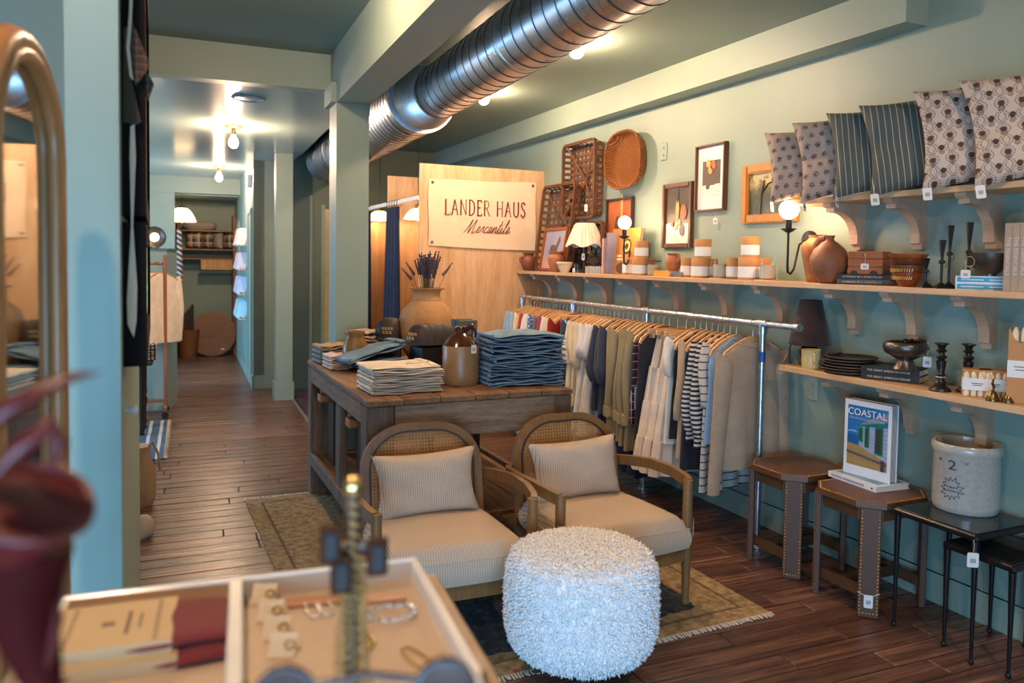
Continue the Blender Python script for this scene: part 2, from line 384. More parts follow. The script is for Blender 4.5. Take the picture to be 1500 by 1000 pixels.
# ------------------------------------------------------------------ spiral duct
DUCT = NT('spiral_duct_metal')
_v = DUCT.coords((1, 1, 1)); _n = DUCT.noise(DUCT.coords((4, 40, 4)), 3, 4, .6)
DUCT.col(DUCT.ramp(_n, [(.3, (.62, .63, .66, 1)), (.7, (.80, .80, .83, 1))])); DUCT.rough(.3, 1)
_r = DUCT.ramp(DUCT.noise(_v, 6, 4), [(.3, (.24,)*3), (.75, (.42,)*3)]); DUCT.l(_r, DUCT.b.inputs['Roughness']); DUCT = DUCT.m
SEAM = plain('duct_seam', (.10, .11, .12, 1), .35, .9)
dt = thing('air_duct', 'large shiny spiral metal air duct hanging beside the beam', 'air duct', H(1.51, 4.4, 2.585), HROT)
def seamed(name, r, v0, v1, pitch, uc=0, zc=0):
    n = 40; m = MB(); rings = []
    rings = [[(uc+r*cos(2*PI*k/n), y, zc+r*sin(2*PI*k/n)) for k in range(n)] for y in (v0, v1)]
    m.loft(rings[::-1]); o = part(name, m, DUCT, dt, 60)
    s = MB(); path = []; y = v0+.02; k = 0
    while y < v1-.01:
        a = 2*PI*k/n; path.append((uc+r*cos(a), y, zc+r*sin(a))); k += 1; y += pitch/n
    s.tube(path, .0035, 5); part('seam', s, SEAM, o, 60)
    return o
R1 = .168
seamed('pipe', R1, -6.0, .55, .112)
seamed('main_pipe', .222, .60, 4.4, .085, -.09, -.028)
part('reducer', MB().loft([[(-.09*t+(R1+(.222-R1)*t)*cos(2*PI*k/40), .52+.10*t, -.028*t+(R1+(.222-R1)*t)*sin(2*PI*k/40)) for k in range(40)] for t in (1, 0)]), DUCT, dt, 60)
part('flange', MB().loft([[(-.09+.232*cos(2*PI*k/40), y, -.028+.232*sin(2*PI*k/40)) for k in range(40)] for y in (.64, .60)]), DUCT, dt, 60)
for vv in (-2.6, -.9): part('strap', MB().loft([[(R1*1.012*cos(2*PI*k/40), y, R1*1.012*sin(2*PI*k/40)) for k in range(40)] for y in (vv+.04, vv)]), DUCT, dt, 60)

# ------------------------------------------------------------------ ceiling bulbs
BULB = emit('lit_bulb', (1.0, .655, .41, 1), 650)
def bulb(name, label, p, pear=False, s=1.0, group='bare bulbs on the ceilings', mt=BULB):
    t = thing(name, label, 'ceiling light', p, 0, group)
    part('base_plate', MB().lathe([(.075*s, 0), (.075*s, -.012), (.055*s, -.022), (.02*s, -.024)], 28), STEEL if not pear else BRASS, t)
    part('socket', MB().lathe([(.019*s, -.02), (.019*s, -.075), (.015*s, -.08)], 18), STEEL if not pear else BRASS, t)
    pr = [(.014, -.075), (.018, -.09), (.032, -.115), (.038, -.14), (.033, -.165), (.018, -.182), (1e-6, -.187)]
    if not pear: pr = [(.012, -.02)]+[(.042*sin(PI*i/10), -.06+.042*cos(PI*i/10)) for i in range(1, 10)]+[(1e-6, -.102)]
    part('bulb', MB().lathe([(r*s, z*s if pear else z) for r, z in pr], 20), mt, t, 60)
    return t
b = bulb('ceiling_light', 'glowing globe bulb on the ceiling beside the duct, nearer the pillows', (2.21, 3.99, 2.77))
b = bulb('ceiling_light', 'glowing globe bulb on the ceiling above the cloth banner', (2.25, 5.49, 2.77))
b = bulb('ceiling_light', 'bare bulb fixture on the hall ceiling nearest the round vent', PZ(342, 184, 2.588), True)
b = bulb('ceiling_light', 'bare bulb fixture further down the hall ceiling, before the far header', PZ(321, 243, 2.582), True)
b = bulb('ceiling_light', 'glowing bulb on the front room ceiling above the camera side of the header', H(.36, 3.35, 2.837), mt=emit('dim_bulb', (1.0, .655, .41, 1), 520))
b = bulb('ceiling_light', 'glowing bulb on the ceiling left of the beam near the shop front', (-.4, .6, 2.837))
b = bulb('ceiling_light', 'glowing bulb on the ceiling above the pouf near the shop front', (1.75, .35, 2.77))
p = PZ(364, 143, 2.602)
t = thing('ceiling_vent', 'round flush vent in the glossy hall ceiling', 'vent', p)
part('rim', MB().lathe([(.115, 0), (.115, -.008), (.098, -.014), (.095, -.004), (.09, 0)], 36), GLOSS, t)
part('disc', MB().lathe([(.09, -.001), (.09, -.008), (.03, -.012), (1e-6, -.012)], 36), GLOSS, t)
t = thing('alarm_box', 'small white alarm box with black face on hall wall', 'alarm', H(.68, 9.55, 2.37), HROT)
part('body', MB().bbox(-.05, 0, -.09, .09, -.07, .07, .006), WHITE, t, None)
part('face', MB().box(-.052, -.05, -.02, .075, -.05, .05), BLACK, t, None)
# ================================================================== WALL SHELVES
def text_mesh(body, size, mt, ext=.0004, sx=1.0, spacing=1.0):
    c = bpy.data.curves.new('txt', 'FONT'); c.body = body; c.size = size; c.extrude = ext; c.align_x = 'CENTER'; c.align_y = 'CENTER'; c.resolution_u = 3
    c.space_character = spacing
    o = bpy.data.objects.new('txt', c); COL.objects.link(o); bpy.context.view_layer.update()
    me = bpy.data.meshes.new_from_object(o.evaluated_get(bpy.context.evaluated_depsgraph_get()))
    bpy.data.objects.remove(o); me.materials.clear(); me.materials.append(mt)
    if sx != 1:
        for v in me.vertices: v.co.x *= sx
    return me
def lettering(name, body, size, mt, parent, loc, rot, sx=1.0, spacing=1.0):
    return link(name, text_mesh(body, size, mt, .0004, sx, spacing), parent, loc, rot)

_arc = [(-.18+.128*sin(R(a)), -.172+.128*cos(R(a))) for a in range(0, 91, 10)]
BR_OUT = [(0, 0), (-.235, 0), (-.237, -.012), (-.226, -.022), (-.214, -.024), (-.212, -.044), (-.18, -.044)]+_arc+[(-.052, -.196), (-.036, -.198), (-.036, -.222), (0, -.222)]
bracket_me = MB().prism_y(BR_OUT, -.024, .024).mesh('bracket', CORBEL)
def shelf(label, ztop, thick, boards, ys, X0=2.91):
    ymid = sum(boards[0])/2
    t = thing('wall_shelf', label, 'shelf', (XW, ymid, ztop-thick), 0)
    for a, b in boards:
        part('board', MB().bbox(X0-XW, 0, a-ymid+.001, b-ymid-.001, 0, thick, .002), PINE, t, None)
    for y in ys: link('bracket', bracket_me, t, (0, y-ymid+.024, 0))
    return t
SM, SU, SL = 1.411, 1.826, .985
shelf('long pine main shelf on carved brackets running above the clothes rail', SM, .026, [(3.34, 6.275), (1.2, 3.34)],
      [6.235, 6.0, 5.548, 5.087, 4.631, 4.191, 3.711, 3.255, 2.764, 2.431, 2.088, 1.7])
shelf('pine upper shelf on carved brackets holding the row of cushions', SU, .026, [(1.2, 3.03)], [2.77, 2.43, 2.086, 1.72])
shelf('short pine lower shelf with candlesticks above the side tables', SL, .028, [(1.2, 3.055)], [2.761, 2.429, 2.082, 1.72])

def at_shelf(px, X, z):            # a real point on a shelf: where the column of sight px meets the line X = const
    p = PX(px, 400, X); return Vector((X, p.y, z))
def vessel(name, label, cat, px, X, z, wpx, hpx, prof, mt, sx=1, n=32, smooth=50):
    p = at_shelf(px, X, z); w = mm(wpx, p)/2; h = mm(hpx, p)
    t = thing(name, label, cat, p); t['w'] = w; t['h'] = h
    part('body', MB().lathe([(max(r*w, 1e-6), q*h) for r, q in prof], n), mt, t, smooth)
    return t, w, h
TERRA = plain('terracotta', srgb(168, 104, 66), .7, 0, .18, 20, .2)
TERRAD = plain('dark_terracotta', srgb(122, 66, 40), .5, 0, .25, 18, .15)
CLAYB = plain('brown_clay', srgb(142, 88, 56), .6, 0, .28, 9, .25)
CREAMC = plain('cream_ceramic', srgb(226, 204, 168), .3, 0, .04)
KRAFT = plain('kraft_card', srgb(186, 132, 78), .7, 0, .07)
PEWTER = plain('dark_pewter', (.12, .105, .095, 1), .32, .8, .35, 12)
IRON = plain('black_iron', (.016, .016, .016, 1), .45, .5)
WAX = plain('wax', srgb(226, 206, 166), .5, 0, .03)
CLEAR = glass('clear_glass')

JAR = [(.45, 0), (.72, .06), (.95, .35), (1, .55), (.9, .75), (.62, .86), (.7, .93), (.78, 1), (.62, 1), (.55, .88), (.5, .6), (1e-6, .55)]
t, w, h = vessel('clay_jar', 'small dark red clay jar with side lugs at the far end of the shelf', 'jar', 774, 2.97, SM, 22, 26, JAR, TERRAD)
for s in (-1, 1): part('lug', MB().tube([(s*w*.85, 0, h*.75), (s*w*1.3, 0, h*.7), (s*w*1.25, 0, h*.5), (s*w*.95, 0, h*.45)], .007, 7), TERRAD, t)
t, w, h = vessel('clay_jar', 'terracotta jar in front of the horse picture', 'jar', 814, 2.955, SM, 24, 30,
    [(.55, 0), (.7, .1), (.95, .55), (1, .7), (.85, .84), (.75, .88), (.95, .96), (.95, 1), (.75, 1), (.6, .85), (1e-6, .8)], TERRA)
t, w, h = vessel('cream_bowl', 'cream ceramic bowl in front of the terracotta jar', 'bowl', 827, 2.94, SM, 25, 15.5,
    [(.5, 0), (.55, .08), (.82, .55), (.94, .82), (1, .85), (1, 1), (.92, 1), (.75, .5), (.4, .12), (1e-6, .1)], CREAMC)
p = at_shelf(845, 2.98, SM); t = thing('glass_tumbler', 'little clear glass tumbler beside the cream bowl', 'glass', p)
part('body', MB().lathe([(.018, 0), (.022, .004), (.026, .07), (.0235, .07), (.02, .008), (1e-6, .008)], 20), CLEAR, t)
tagpart(t, (-.028, 0, .005), .022, .03, R(-60), 0)

# gathered-shade table lamp
p = at_shelf(856, 3.02, SM); t = thing('table_lamp', 'black table lamp with gathered white fabric shade on the main shelf', 'lamp', p)
part('base', MB().lathe([(.055, 0), (.055, .012), (.03, .022), (.013, .05), (.012, .16), (.02, .18), (.02, .2), (.014, .22), (.014, .27), (1e-6, .275)], 24), BLACK, t)
def gath(i, j):
    a = 2*PI*i; r = .07+.075*j**.8+.006*sin(a*13)*j+.004*sin(a*29); return (r*cos(a), r*sin(a), .385-.175*j-.014*sin(a*5)*j**3)
part('shade', MB().grid(gath, 121, 8), cloth('lamp_linen', srgb(236, 218, 196)), t, 60)
part('shade_top', MB().lathe([(.07, .384), (.03, .38), (1e-6, .38)], 24), cloth('lamp_linen', srgb(236, 218, 196)), t)
tagpart(t, (-.03, -.03, .10), .028, .05, R(-60), .07)

# framed pictures
def picture(name, label, pts, X, fw, fmat, art, depth=.022, lean=0, mat_=0, matw=0):
    # pts = (left px, right px, top py, bottom py) at the centre of each side
    l, r, tp, bt = pts; a = PX(l, (tp+bt)/2, X); b = PX(r, (tp+bt)/2, X); cx = (l+r)/2
    zt = PX(cx, tp, X).z; zb = PX(cx, bt, X).z; w = abs(a.y-b.y); h = zt-zb
    t = thing(name, label, 'picture', (X, (a.y+b.y)/2, zb)); t.rotation_euler = (0, lean, 0)
    hw = w/2
    for nm, bx in (('frame_stile', (-hw, -hw+fw, 0, h)), ('frame_stile', (hw-fw, hw, 0, h)), ('frame_rail', (-hw+fw, hw-fw, 0, fw)), ('frame_rail', (-hw+fw, hw-fw, h-fw, h))):
        y0, y1, z0, z1 = bx
        part(nm, MB().box(-depth/2, depth/2, y0, y1, z0, z1), fmat, t, None)
        part('lip', MB().box(-depth/2-.006, -depth/2, y0+fw*.15, y1-fw*.15, z0+fw*.15, z1-fw*.15), fmat, t, None)
    part('backing', MB().box(0, depth/2-.002, -hw+fw, hw-fw, fw, h-fw), mat_ or art, t, None)
    if matw:
        m = part('print', MB().box(-.001, 0, -hw+fw+matw[0], hw-fw-matw[0], fw+matw[1], h-fw-matw[2]), art, t, None)
    return t, w, h
def art_still(name, bg, seed, cloth_h=.36):
    t = NT(name); v = t.coords(); s = t.sep(v)
    m = t.n('ShaderNodeMapping'); m.inputs['Location'].default_value = (seed, seed*.7, 0); t.l(v, m.inputs[0])
    n = t.noise(m.outputs[0], 16, 4, .6)
    c = t.ramp(n, [(.3, bg), (.7, tuple(x*1.8 for x in bg[:3])+(1,))])
    wm = t.math('LESS_THAN', t.math('ADD', s[2], t.math('MULTIPLY', t.math('SUBTRACT', n, .5), .05)), cloth_h)
    c = t.mix(wm, c, t.ramp(t.noise(v, 30, 3), [(.35, srgb(196, 190, 178)), (.7, srgb(236, 230, 220))])); t.col(c); t.rough(.4); return t.m
def blob(parent, items, x=-.003):
    # fruit and vessels of a painting: flat paint shapes, thin as paint
    for nm, y, z, ry, rz_, c in items:
        part(nm, MB().prism([(ry*cos(2*PI*k/18), rz_*sin(2*PI*k/18)) for k in range(18)], 0, .0008), plain('paint_%d_%d_%d' % c, srgb(*c), .5, 0, .3, 60), parent, None, (x, y, z), (R(90), 0, R(-90)))
t, w, h = picture('framed_painting', 'walnut framed still life of bottle and fruit on the wall', (972, 1015, 268, 363), XW-.012, .03, WALNUT, art_still('still_life_paint', srgb(52, 40, 30), 1, .16))
blob(t, [('bottle_paint', .0, .26, .020, .075, (172, 150, 72)), ('neck_paint', .0, .345, .008, .05, (60, 70, 90)), ('basket_paint', -.065, .235, .035, .05, (150, 86, 40)),
    ('apple_paint', .05, .165, .022, .024, (178, 70, 42)), ('pear_paint', .02, .150, .024, .03, (196, 160, 110)), ('peach_paint', -.02, .17, .02, .022, (200, 142, 104)), ('grape_paint', -.05, .12, .026, .04, (96, 84, 84))], -.0035)
WH = plain('mat_board', (.72, .71, .70, 1), .6, 0, .02)
t, w, h = picture('framed_print', 'thin framed fruit print with wide white mat above the candles', (1021, 1064, 211, 309), XW-.012, .012, WALNUT, art_still('fruit_print', srgb(60, 40, 26), 4, .165), .03, 0, WH, (.045, .08, .09))
blob(t, [('pear_paint', .025, .30, .022, .026, (196, 160, 60)), ('apple_paint', -.02, .285, .026, .028, (176, 84, 44)), ('peach_paint', .005, .255, .022, .024, (214, 140, 70)), ('plum_paint', .03, .155, .018, .018, (70, 62, 76))], -.0035)
tagpart(t, (-.018, -w*.25, -.085), .03, .04, R(-70), .04)
def art_land():
    t = NT('landscape_paint'); v = t.coords(); s = t.sep(v); n = t.noise(v, 22, 5, .65); n2 = t.noise(v, 8, 3)
    z = t.math('ADD', t.math('DIVIDE', s[2], .36), t.math('MULTIPLY', t.math('SUBTRACT', n2, .5), .5))
    c = t.ramp(z, [(.2, srgb(92, 98, 82)), (.38, srgb(60, 66, 44)), (.5, srgb(96, 96, 60)), (.62, srgb(176, 162, 112)), (.85, srgb(190, 182, 140))])
    t.col(t.mix(t.ramp(n, [(.5, (0, 0, 0)), (.62, (.75,)*3)]), c, srgb(46, 42, 26))); t.rough(.45); return t.m
t, w, h = picture('framed_landscape', 'golden oak framed landscape painting of a tree, half behind the cushion', (1089, 1170, 238, 326), XW-.012, .05, GOLDWD, art_land(), .03)
tr = MB().tube([(0, w*.16, .05), (0, w*.15, h*.5), (0, w*.10, h*.72)], .006, 6).tube([(0, w*.15, h*.5), (0, w*.02, h*.66), (0, -w*.1, h*.7)], .004, 6)
tr.x = Matrix.Identity(4); part('tree_paint', tr, plain('bark_paint', srgb(54, 40, 24), .5), t, 60, (-.002, 0, 0))
t, w, h = picture('framed_print', 'dark framed amber print on the wall behind the big brown book', (889, 927, 290, 400), XW-.014, .016, DKWOOD, plain('amber_print', srgb(166, 84, 34), .35, 0, .5, 7))
blob(t, [('jug_paint', .03, .35, .03, .08, (78, 44, 26)), ('beam_paint', -.03, .5, .02, .09, (214, 150, 90))], -.0035)
t, w, h = picture('framed_horse_picture', 'orange wooden framed horse picture leaning on the shelf', (791, 824, 333, 398), 2.995, .026, wood('orange_wood', srgb(140, 68, 30), srgb(172, 92, 44), 2, 10, 9, .4), plain('sky_print', srgb(150, 150, 168), .4, 0, .1), .018, R(9), WH, (.006, .006, .006))
t.location.z = SM+.002
HB = plain('horse_brown', srgb(96, 70, 66), .6); GR = plain('dusty_ground', srgb(190, 146, 124), .6)
part('ground', MB().box(-.0016, -.001, -w/2+.034, w/2-.034, .034, .12), GR, t, None)
part('horse', MB().prism_y([(1.35*a, .06+1.25*(b-.08)) for a, b in [(-.05, .12), (-.05, .2), (-.03, .215), (.02, .205), (.045, .26), (.06, .27), (.07, .235), (.055, .21), (.045, .19), (.04, .10), (.028, .10), (.024, .15), (-.02, .15), (-.028, .08), (-.042, .08)]], 0, .001), HB, t, None, (-.0025, 0, 0), (0, 0, R(-90)))
tagpart(t, (-.02, -w*.3, .10), .026, .045, R(-70), .06)

# ------------------------------------------------------------------ tobacco baskets (splint trays) and oval basket
def splint_basket(label, pts, X, lean=0, dpt=.07, z0=None, nv=7, nh=11):
    l, r, tp, bt = pts; Xf = X-dpt*.9; a = PX(l, (tp+bt)/2, Xf); b = PX(r, (tp+bt)/2, Xf); cx = (l+r)/2
    zt = PX(cx, tp, Xf).z; zb = PX(cx, bt, Xf).z if z0 is None else z0; w = abs(a.y-b.y); h = zt-zb
    t = thing('tobacco_basket', label, 'basket', (X, (a.y+b.y)/2, zb)); t.rotation_euler = (0, lean, 0); hw = w/2
    def rr(sx, x, ex=0, n=6, rad=.05):
        pts_ = []
        for (cy, cz, a0) in ((hw-rad, h-rad, 0), (-hw+rad, h-rad, 90), (-hw+rad, rad, 180), (hw-rad, rad, 270)):
            for k in range(n+1):
                q = R(a0+90*k/n); pts_.append((x, cy*sx+(rad+ex)*cos(q), (cz-h/2)*sx+h/2+(rad+ex)*sin(q)))
        return pts_
    part('rim', MB().bar(rr(1, -dpt), .010, .024, (1, 0, 0), True), BASKETW, t, 40)
    part('inner_rim', MB().bar(rr(1, -dpt, -.012), .008, .020, (1, 0, 0), True), BASKETW, t, 40)
    part('foot_rim', MB().bar(rr(.93, -.012), .008, .02, (1, 0, 0), True), BASKETW, t, 40)
    for i in range(nv):
        y = -hw*.84+2*hw*.84*i/(nv-1); x = .003*(i % 2)
        part('splint', MB().bar([(-dpt, y*1.07, h-.004), (-.02, y, h*.975), (-.006+x, y, h*.9), (-.006+x, y, h*.1), (-.02, y, h*.025), (-dpt, y*1.07, .004)], .024, .003, (1, 0, .001)), BASKETW, t, None)
    for i in range(nh):
        z = h*.07+h*.86*i/(nh-1); x = .003*((i+1) % 2)
        part('splint', MB().bar([(-dpt, -hw+.004, z), (-.02, -hw*.95, z), (-.009+x, -hw*.86, z), (-.009+x, hw*.86, z), (-.02, hw*.95, z), (-dpt, hw-.004, z)], .024, .003, (1, 0, .001)), BASKETW, t, None)
    part('brace', MB().bar([(-dpt*.9, hw*.8, h*.96), (-.02, 0, h*.52), (-dpt*.9, -hw*.8, h*.06)], .02, .004, (1, 0, .01)), BASKETW, t, None)
    part('brace', MB().bar([(-dpt*.9, -hw*.8, h*.9), (-.016, 0, h*.48), (-dpt*.9, hw*.8, h*.06)], .02, .004, (1, 0, .01)), BASKETW, t, None)
    return t, w, h
t, w, h = splint_basket('tall brown splint tobacco basket hung highest on the wall', (826, 873, 208, 320), XW-.004, 0, .085, None, 8, 12)
tagpart(t, (-.10, -w*.3, .05), .03, .055, R(-70), .1)
splint_basket('brown splint tobacco basket leaning beside the cloth banner', (786, 832, 270, 398), 3.065, R(6), .07, SM+.003, 7, 12)
splint_basket('small brown splint tobacco basket behind the white lamp shade', (833, 882, 326, 399), XW-.012, R(2), .06, SM+.003, 7, 7)
def wicker_mat():
    t = NT('woven_wicker'); v = t.coords(); s = t.sep(v)
    a = t.math('SINE', t.math('ADD', t.math('MULTIPLY', s[2], 400.0), t.math('MULTIPLY', t.math('SIGN', t.math('SINE', t.math('MULTIPLY', s[1], 230.0))), 1.57)))
    n = t.noise(v, 14, 4)
    c = t.ramp(a, [(.0, srgb(96, 52, 16)), (.6, srgb(168, 104, 44)), (1, srgb(196, 132, 64))]); t.col(t.mix(n, c, srgb(150, 86, 34))); t.rough(.45)
    t.bump(a, .8, .006); return t.m
WICK = wicker_mat()
p = PX(912, 234, XW-.075); p.x = XW-.004; w = abs(PX(887, 234, XW-.075).y-PX(939, 234, XW-.075).y)/2; h = (PX(914, 193, XW-.07).z-PX(914, 277, XW-.07).z)/2
t = thing('oval_basket', 'round-cornered oval woven wicker tray basket hung on the wall', 'basket', p)
def sq(a, k, x): c, s = cos(a), sin(a); e = .78; return (x, w*k*math.copysign(abs(c)**e, c), h*k*math.copysign(abs(s)**e, s))
m = MB().loft([[sq(2*PI*i/48, k, x) for i in range(48)] for k, x in ((.86, -.002), (.95, -.03), (1, -.075), (.97, -.078), (.92, -.04), (.84, -.016), (.5, -.013), (.05, -.012))])
part('bowl', m, WICK, t, 60)
part('rim', MB().tube([sq(2*PI*i/64, .99, -.078) for i in range(64)], .009, 8, True), WICK, t, 60)

# ------------------------------------------------------------------ sconces with lit globes
GLOBE = emit('lit_globe', (1.0, .66, .40, 1), 55)
def sconce(label, gx, gy, bx, by, rpx):
    g = PX(gx, gy, 2.93); bp = PX(bx, by, XW)
    t = thing('wall_sconce', label, 'wall lamp', bp, 0, 'globe sconces on the right wall'); q = g-bp; r = mm(rpx, g)
    part('backplate', MB().at((0, 0, 0), (0, R(-90), 0)).lathe([(.055, 0), (.055, .01), (.03, .016), (.012, .02)], 30), BLACKM, t)
    part('arm', MB().tube([(-.01, 0, 0), (-.04, 0, .0), (-.07+q.x*.1, q.y*.2, -.02), (q.x*.75, q.y*.8, -.15+.0), (q.x*.88, q.y*.9, -.175), (q.x*.98, q.y*.98, -.165), (q.x, q.y, -.13), (q.x, q.y, q.z-r-.055)], .006, 8), BLACKM, t, 60)
    part('cup', MB().lathe([(.006, -.02), (.022, -.012), (.038, 0), (.038, .003), (.016, .004), (.016, .05), (1e-6, .05)], 24, (q.x, q.y, q.z-r-.05)), BLACKM, t)
    part('globe', MB().ball(q, r, 24, 14), GLOBE, t, 70)
sconce('lit globe wall sconce between the brown print and the still life', 915, 326, 937, 352, 9.5)
sconce('lit globe wall sconce below the leftmost cushion', 1156, 307, 1187, 353, 14)
# ================================================================== THINGS ON THE MAIN SHELF
PAGES = plain('book_pages', srgb(214, 202, 184), .8, 0, .06, 80)
def book(label, loc, rz, L, Wd, T, mt, group=None, stand=False, title=None, tc=None, tsize=.01, name='book', pm=None, tilt=0):
    # spine runs along local x on the -y side, thickness along z; stand=True puts it upright with the spine vertical
    t = thing(name, label, 'book', loc, rz, group); cv = .0022
    rot = (0, R(-90), 0) if stand else (0, 0, 0)
    m = MB(); m.x = Matrix.Rotation(R(-90), 4, 'Y') @ Matrix.Translation((0, 0, 0)) if stand else Matrix.Identity(4)
    m.box(0, L, 0, Wd, 0, cv).box(0, L, 0, Wd, T-cv, T).box(0, L, 0, cv, cv, T-cv)
    part('cover', m, mt, t, None)
    m2 = MB(); m2.x = m.x; m2.box(.003, L-.003, cv, Wd-.004, cv, T-cv); part('pages', m2, pm or PAGES, t, None)
    if title:
        if stand: lettering('spine_title', title, tsize, tc, t, (-T/2, -.0006, L*.52), (R(90), R(90), 0), 1.0, 1.05)
        else: lettering('spine_title', title, tsize, tc, t, (L*.48, -.0006, T/2), (R(90), 0, 0), 1.0, 1.05)
    return t
def shelf_pt(px, X, z): return at_shelf(px, X, z)
GREYC = plain('grey_cover', srgb(120, 116, 116), .6); 
BWST = stripes('black_white_spine', srgb(206, 202, 194), srgb(34, 34, 36), 0, .017, .45)
for k in range(2):
    book(('upper' if k else 'lower')+' of two black and white patterned books under the small black bowl', shelf_pt(857, 2.95, SM+k*.0275)+Vector((0, 0, 0)), R(-80), .165, .13, .027, BWST, 'books stacked beside the white lamp')
t, w, h = vessel('black_bowl', 'shallow black bowl resting on two patterned books', 'bowl', 872, 3.03, SM+.055, 28, 12, [(.35, 0), (.4, .15), (.85, .75), (1, 1), (.94, 1), (.6, .4), (1e-6, .3)], PEWTER)
book('slim pink and grey paperback standing beside the big brown book', shelf_pt(885, 2.97, SM)+Vector((0, .02, 0)), R(-90), .26, .16, .018, plain('pink_cover', srgb(190, 150, 140), .5, 0, .1), 'upright books by the sconce', True)
book('slim violet grey book standing against the big brown book', shelf_pt(890, 2.97, SM)+Vector((0, .004, 0)), R(-90), .30, .17, .022, plain('violet_cover', srgb(112, 108, 126), .5, 0, .15), 'upright books by the sconce', True)
# large brown cookbook, cover facing the room
p = PX(895, 372, 3.04); q = PX(936, 372, 3.04)
t = thing('cookbook', 'large brown photo-covered book facing out behind the sconce arm', 'book', (3.03, (p.y+q.y)/2, SM+.001)); t.rotation_euler = (0, R(7), 0)
hw = (p.y-q.y)/2; hh = .33
BC = wood('brown_photo_cover', srgb(150, 88, 30), srgb(196, 132, 52), 2, 12, 6, .35, 0)
part('cover', MB().box(-.014, -.011, -hw, hw, 0, hh).box(.011, .014, -hw, hw, 0, hh).box(-.011, .011, hw-.003, hw, 0, hh), BC, t, None)
part('pages', MB().box(-.011, .011, -hw+.004, hw-.003, .003, hh-.003), PAGES, t, None)
blob(t, [('pan_print', -.03, .20, .055, .055, (54, 34, 20)), ('bowl_print', .01, .045, .07, .04, (70, 40, 20))], -.0152)
blob(t, [('yolk_print', -.03, .20, .042, .042, (224, 178, 70))], -.0162)
blob(t, [('hole_print', -.03, .20, .022, .022, (60, 40, 24))], -.0172)
part('title_mark', MB().box(-.0155, -.0148, .02, .085, .125, .138).box(-.0155, -.0148, -.02, .085, .10, .113), plain('cream_print', srgb(230, 200, 160), .6), t, None)

def tube_box(label, px, X, wpx, hpx, z=SM, group='kraft candle tubes on the main shelf'):
    p = at_shelf(px, X, z); r = mm(wpx, p)/2; h = mm(hpx, p); t = thing('candle_tube', label, 'candle box', p, 0, group)
    part('tube', MB().lathe([(r, 0), (r, h*.62), (r*.97, h*.62), (r*.97, h*.64)], 32), KRAFT, t)
    part('lid', MB().lathe([(r*1.01, h*.63), (r*1.01, h-.002), (r*.985, h), (1e-6, h)], 32), KRAFT, t)
    part('wrap_label', MB().lathe([(r*1.012, h*.12), (r*1.02, h*.12), (r*1.02, h*.60), (r*1.012, h*.60)], 32), PAPER, t, label='white paper band')
    return h
h = tube_box('kraft candle tube half hidden behind the sconce arm', 921, 3.02, 19, 25.5)
h = tube_box('kraft candle tube at the front beneath the raised tube near the brown book', 936, 2.965, 21, 25.5)
tube_box('kraft candle tube balanced on two others near the brown book', 939, 2.98, 20, 25, SM+h+.001)
tube_box('kraft candle tube behind the glass candle by the brown book', 948, 3.07, 20, 25)
t = thing('metal_grater', 'small domed metal tool leaning on top of the raised candle tube', 'utensil', at_shelf(941, 3.06, SM+2*h+.002-.0))
t.location = at_shelf(945, 3.08, SM+.14); t.location.z = SM+.137
part('blade', MB().prism_y([(.035*cos(PI*k/14), .03+.05*sin(PI*k/14)) for k in range(15)]+[(-.035, 0), (.035, 0)], -.003, .003), PEWTER, t, None, (0, 0, .0), (0, 0, R(-60)))
h = tube_box('kraft candle tube left of the pair under the still life', 1006, 3.03, 18, 28)
h = tube_box('kraft candle tube at the front under the fruit print', 1025, 2.975, 25, 28.5)
tube_box('kraft candle tube on top of the pair below the fruit print', 1029, 2.985, 23.5, 28, SM+h+.001)
tube_box('kraft candle tube peeking out behind the middle glass candle', 1040, 3.07, 22, 28)
h = tube_box('kraft candle tube between the two lidded glass candles', 1074, 3.03, 21, 31)
h = tube_box('kraft candle tube at the front nearest the golden landscape', 1096, 2.975, 29, 33)
tube_box('kraft candle tube stacked highest, nearest the golden landscape', 1098, 2.985, 26, 30, SM+h+.001)
tube_box('kraft candle tube behind the glass candle nearest the clay jugs', 1117, 3.07, 25, 32)
def candle(label, px, X, wpx, hpx, lid=False, coaster=True):
    p = at_shelf(px, X, SM); r = mm(wpx, p)/2; h = mm(hpx, p); t = thing('glass_candle', label, 'candle', p, 0, 'glass candles on the main shelf'); z0 = .006 if coaster else 0
    if coaster: part('coaster', MB().lathe([(r*1.5, 0), (r*1.55, .003), (r*1.5, .006), (1e-6, .006)], 28), PINE, t)
    part('glass', MB().lathe([(r, z0), (r, z0+h), (r*.94, z0+h), (r*.94, z0+.006), (1e-6, z0+.006)], 30), CLEAR, t)
    part('wax', MB().lathe([(r*.92, z0+.007), (r*.92, z0+h*.78), (1e-6, z0+h*.77)], 28), WAX, t)
    part('wick', MB().tube([(0, 0, z0+h*.77), (0, 0, z0+h*.86)], .001, 5), INK, t)
    if lid: part('lid', MB().lathe([(r*1.04, z0+h), (r*1.04, z0+h+.006), (1e-6, z0+h+.006)], 28), DKWOOD, t)
candle('lidded glass candle behind the yellow books', 958, 3.0, 20, 21, True, False)
candle('glass candle with wooden coaster below the fruit print', 1054, 2.985, 20, 25)
candle('glass candle with wooden coaster at the right end of the candle row', 1124, 2.985, 24, 28)
YEL = plain('yellow_cover', srgb(222, 160, 62), .5, 0, .06)
for k in range(2): book(('upper' if k else 'lower')+' of two small yellow books lying on the main shelf', shelf_pt(957, 2.93, SM+k*.0195), R(-82), .145, .09, .019, YEL, 'small yellow books')
for k in range(2): book(('upper' if k else 'lower')+' of two slim grey books under the little clay jug', shelf_pt(975, 2.965, SM+k*.0155), R(-82), .15, .11, .015, GREYC, 'slim grey books')
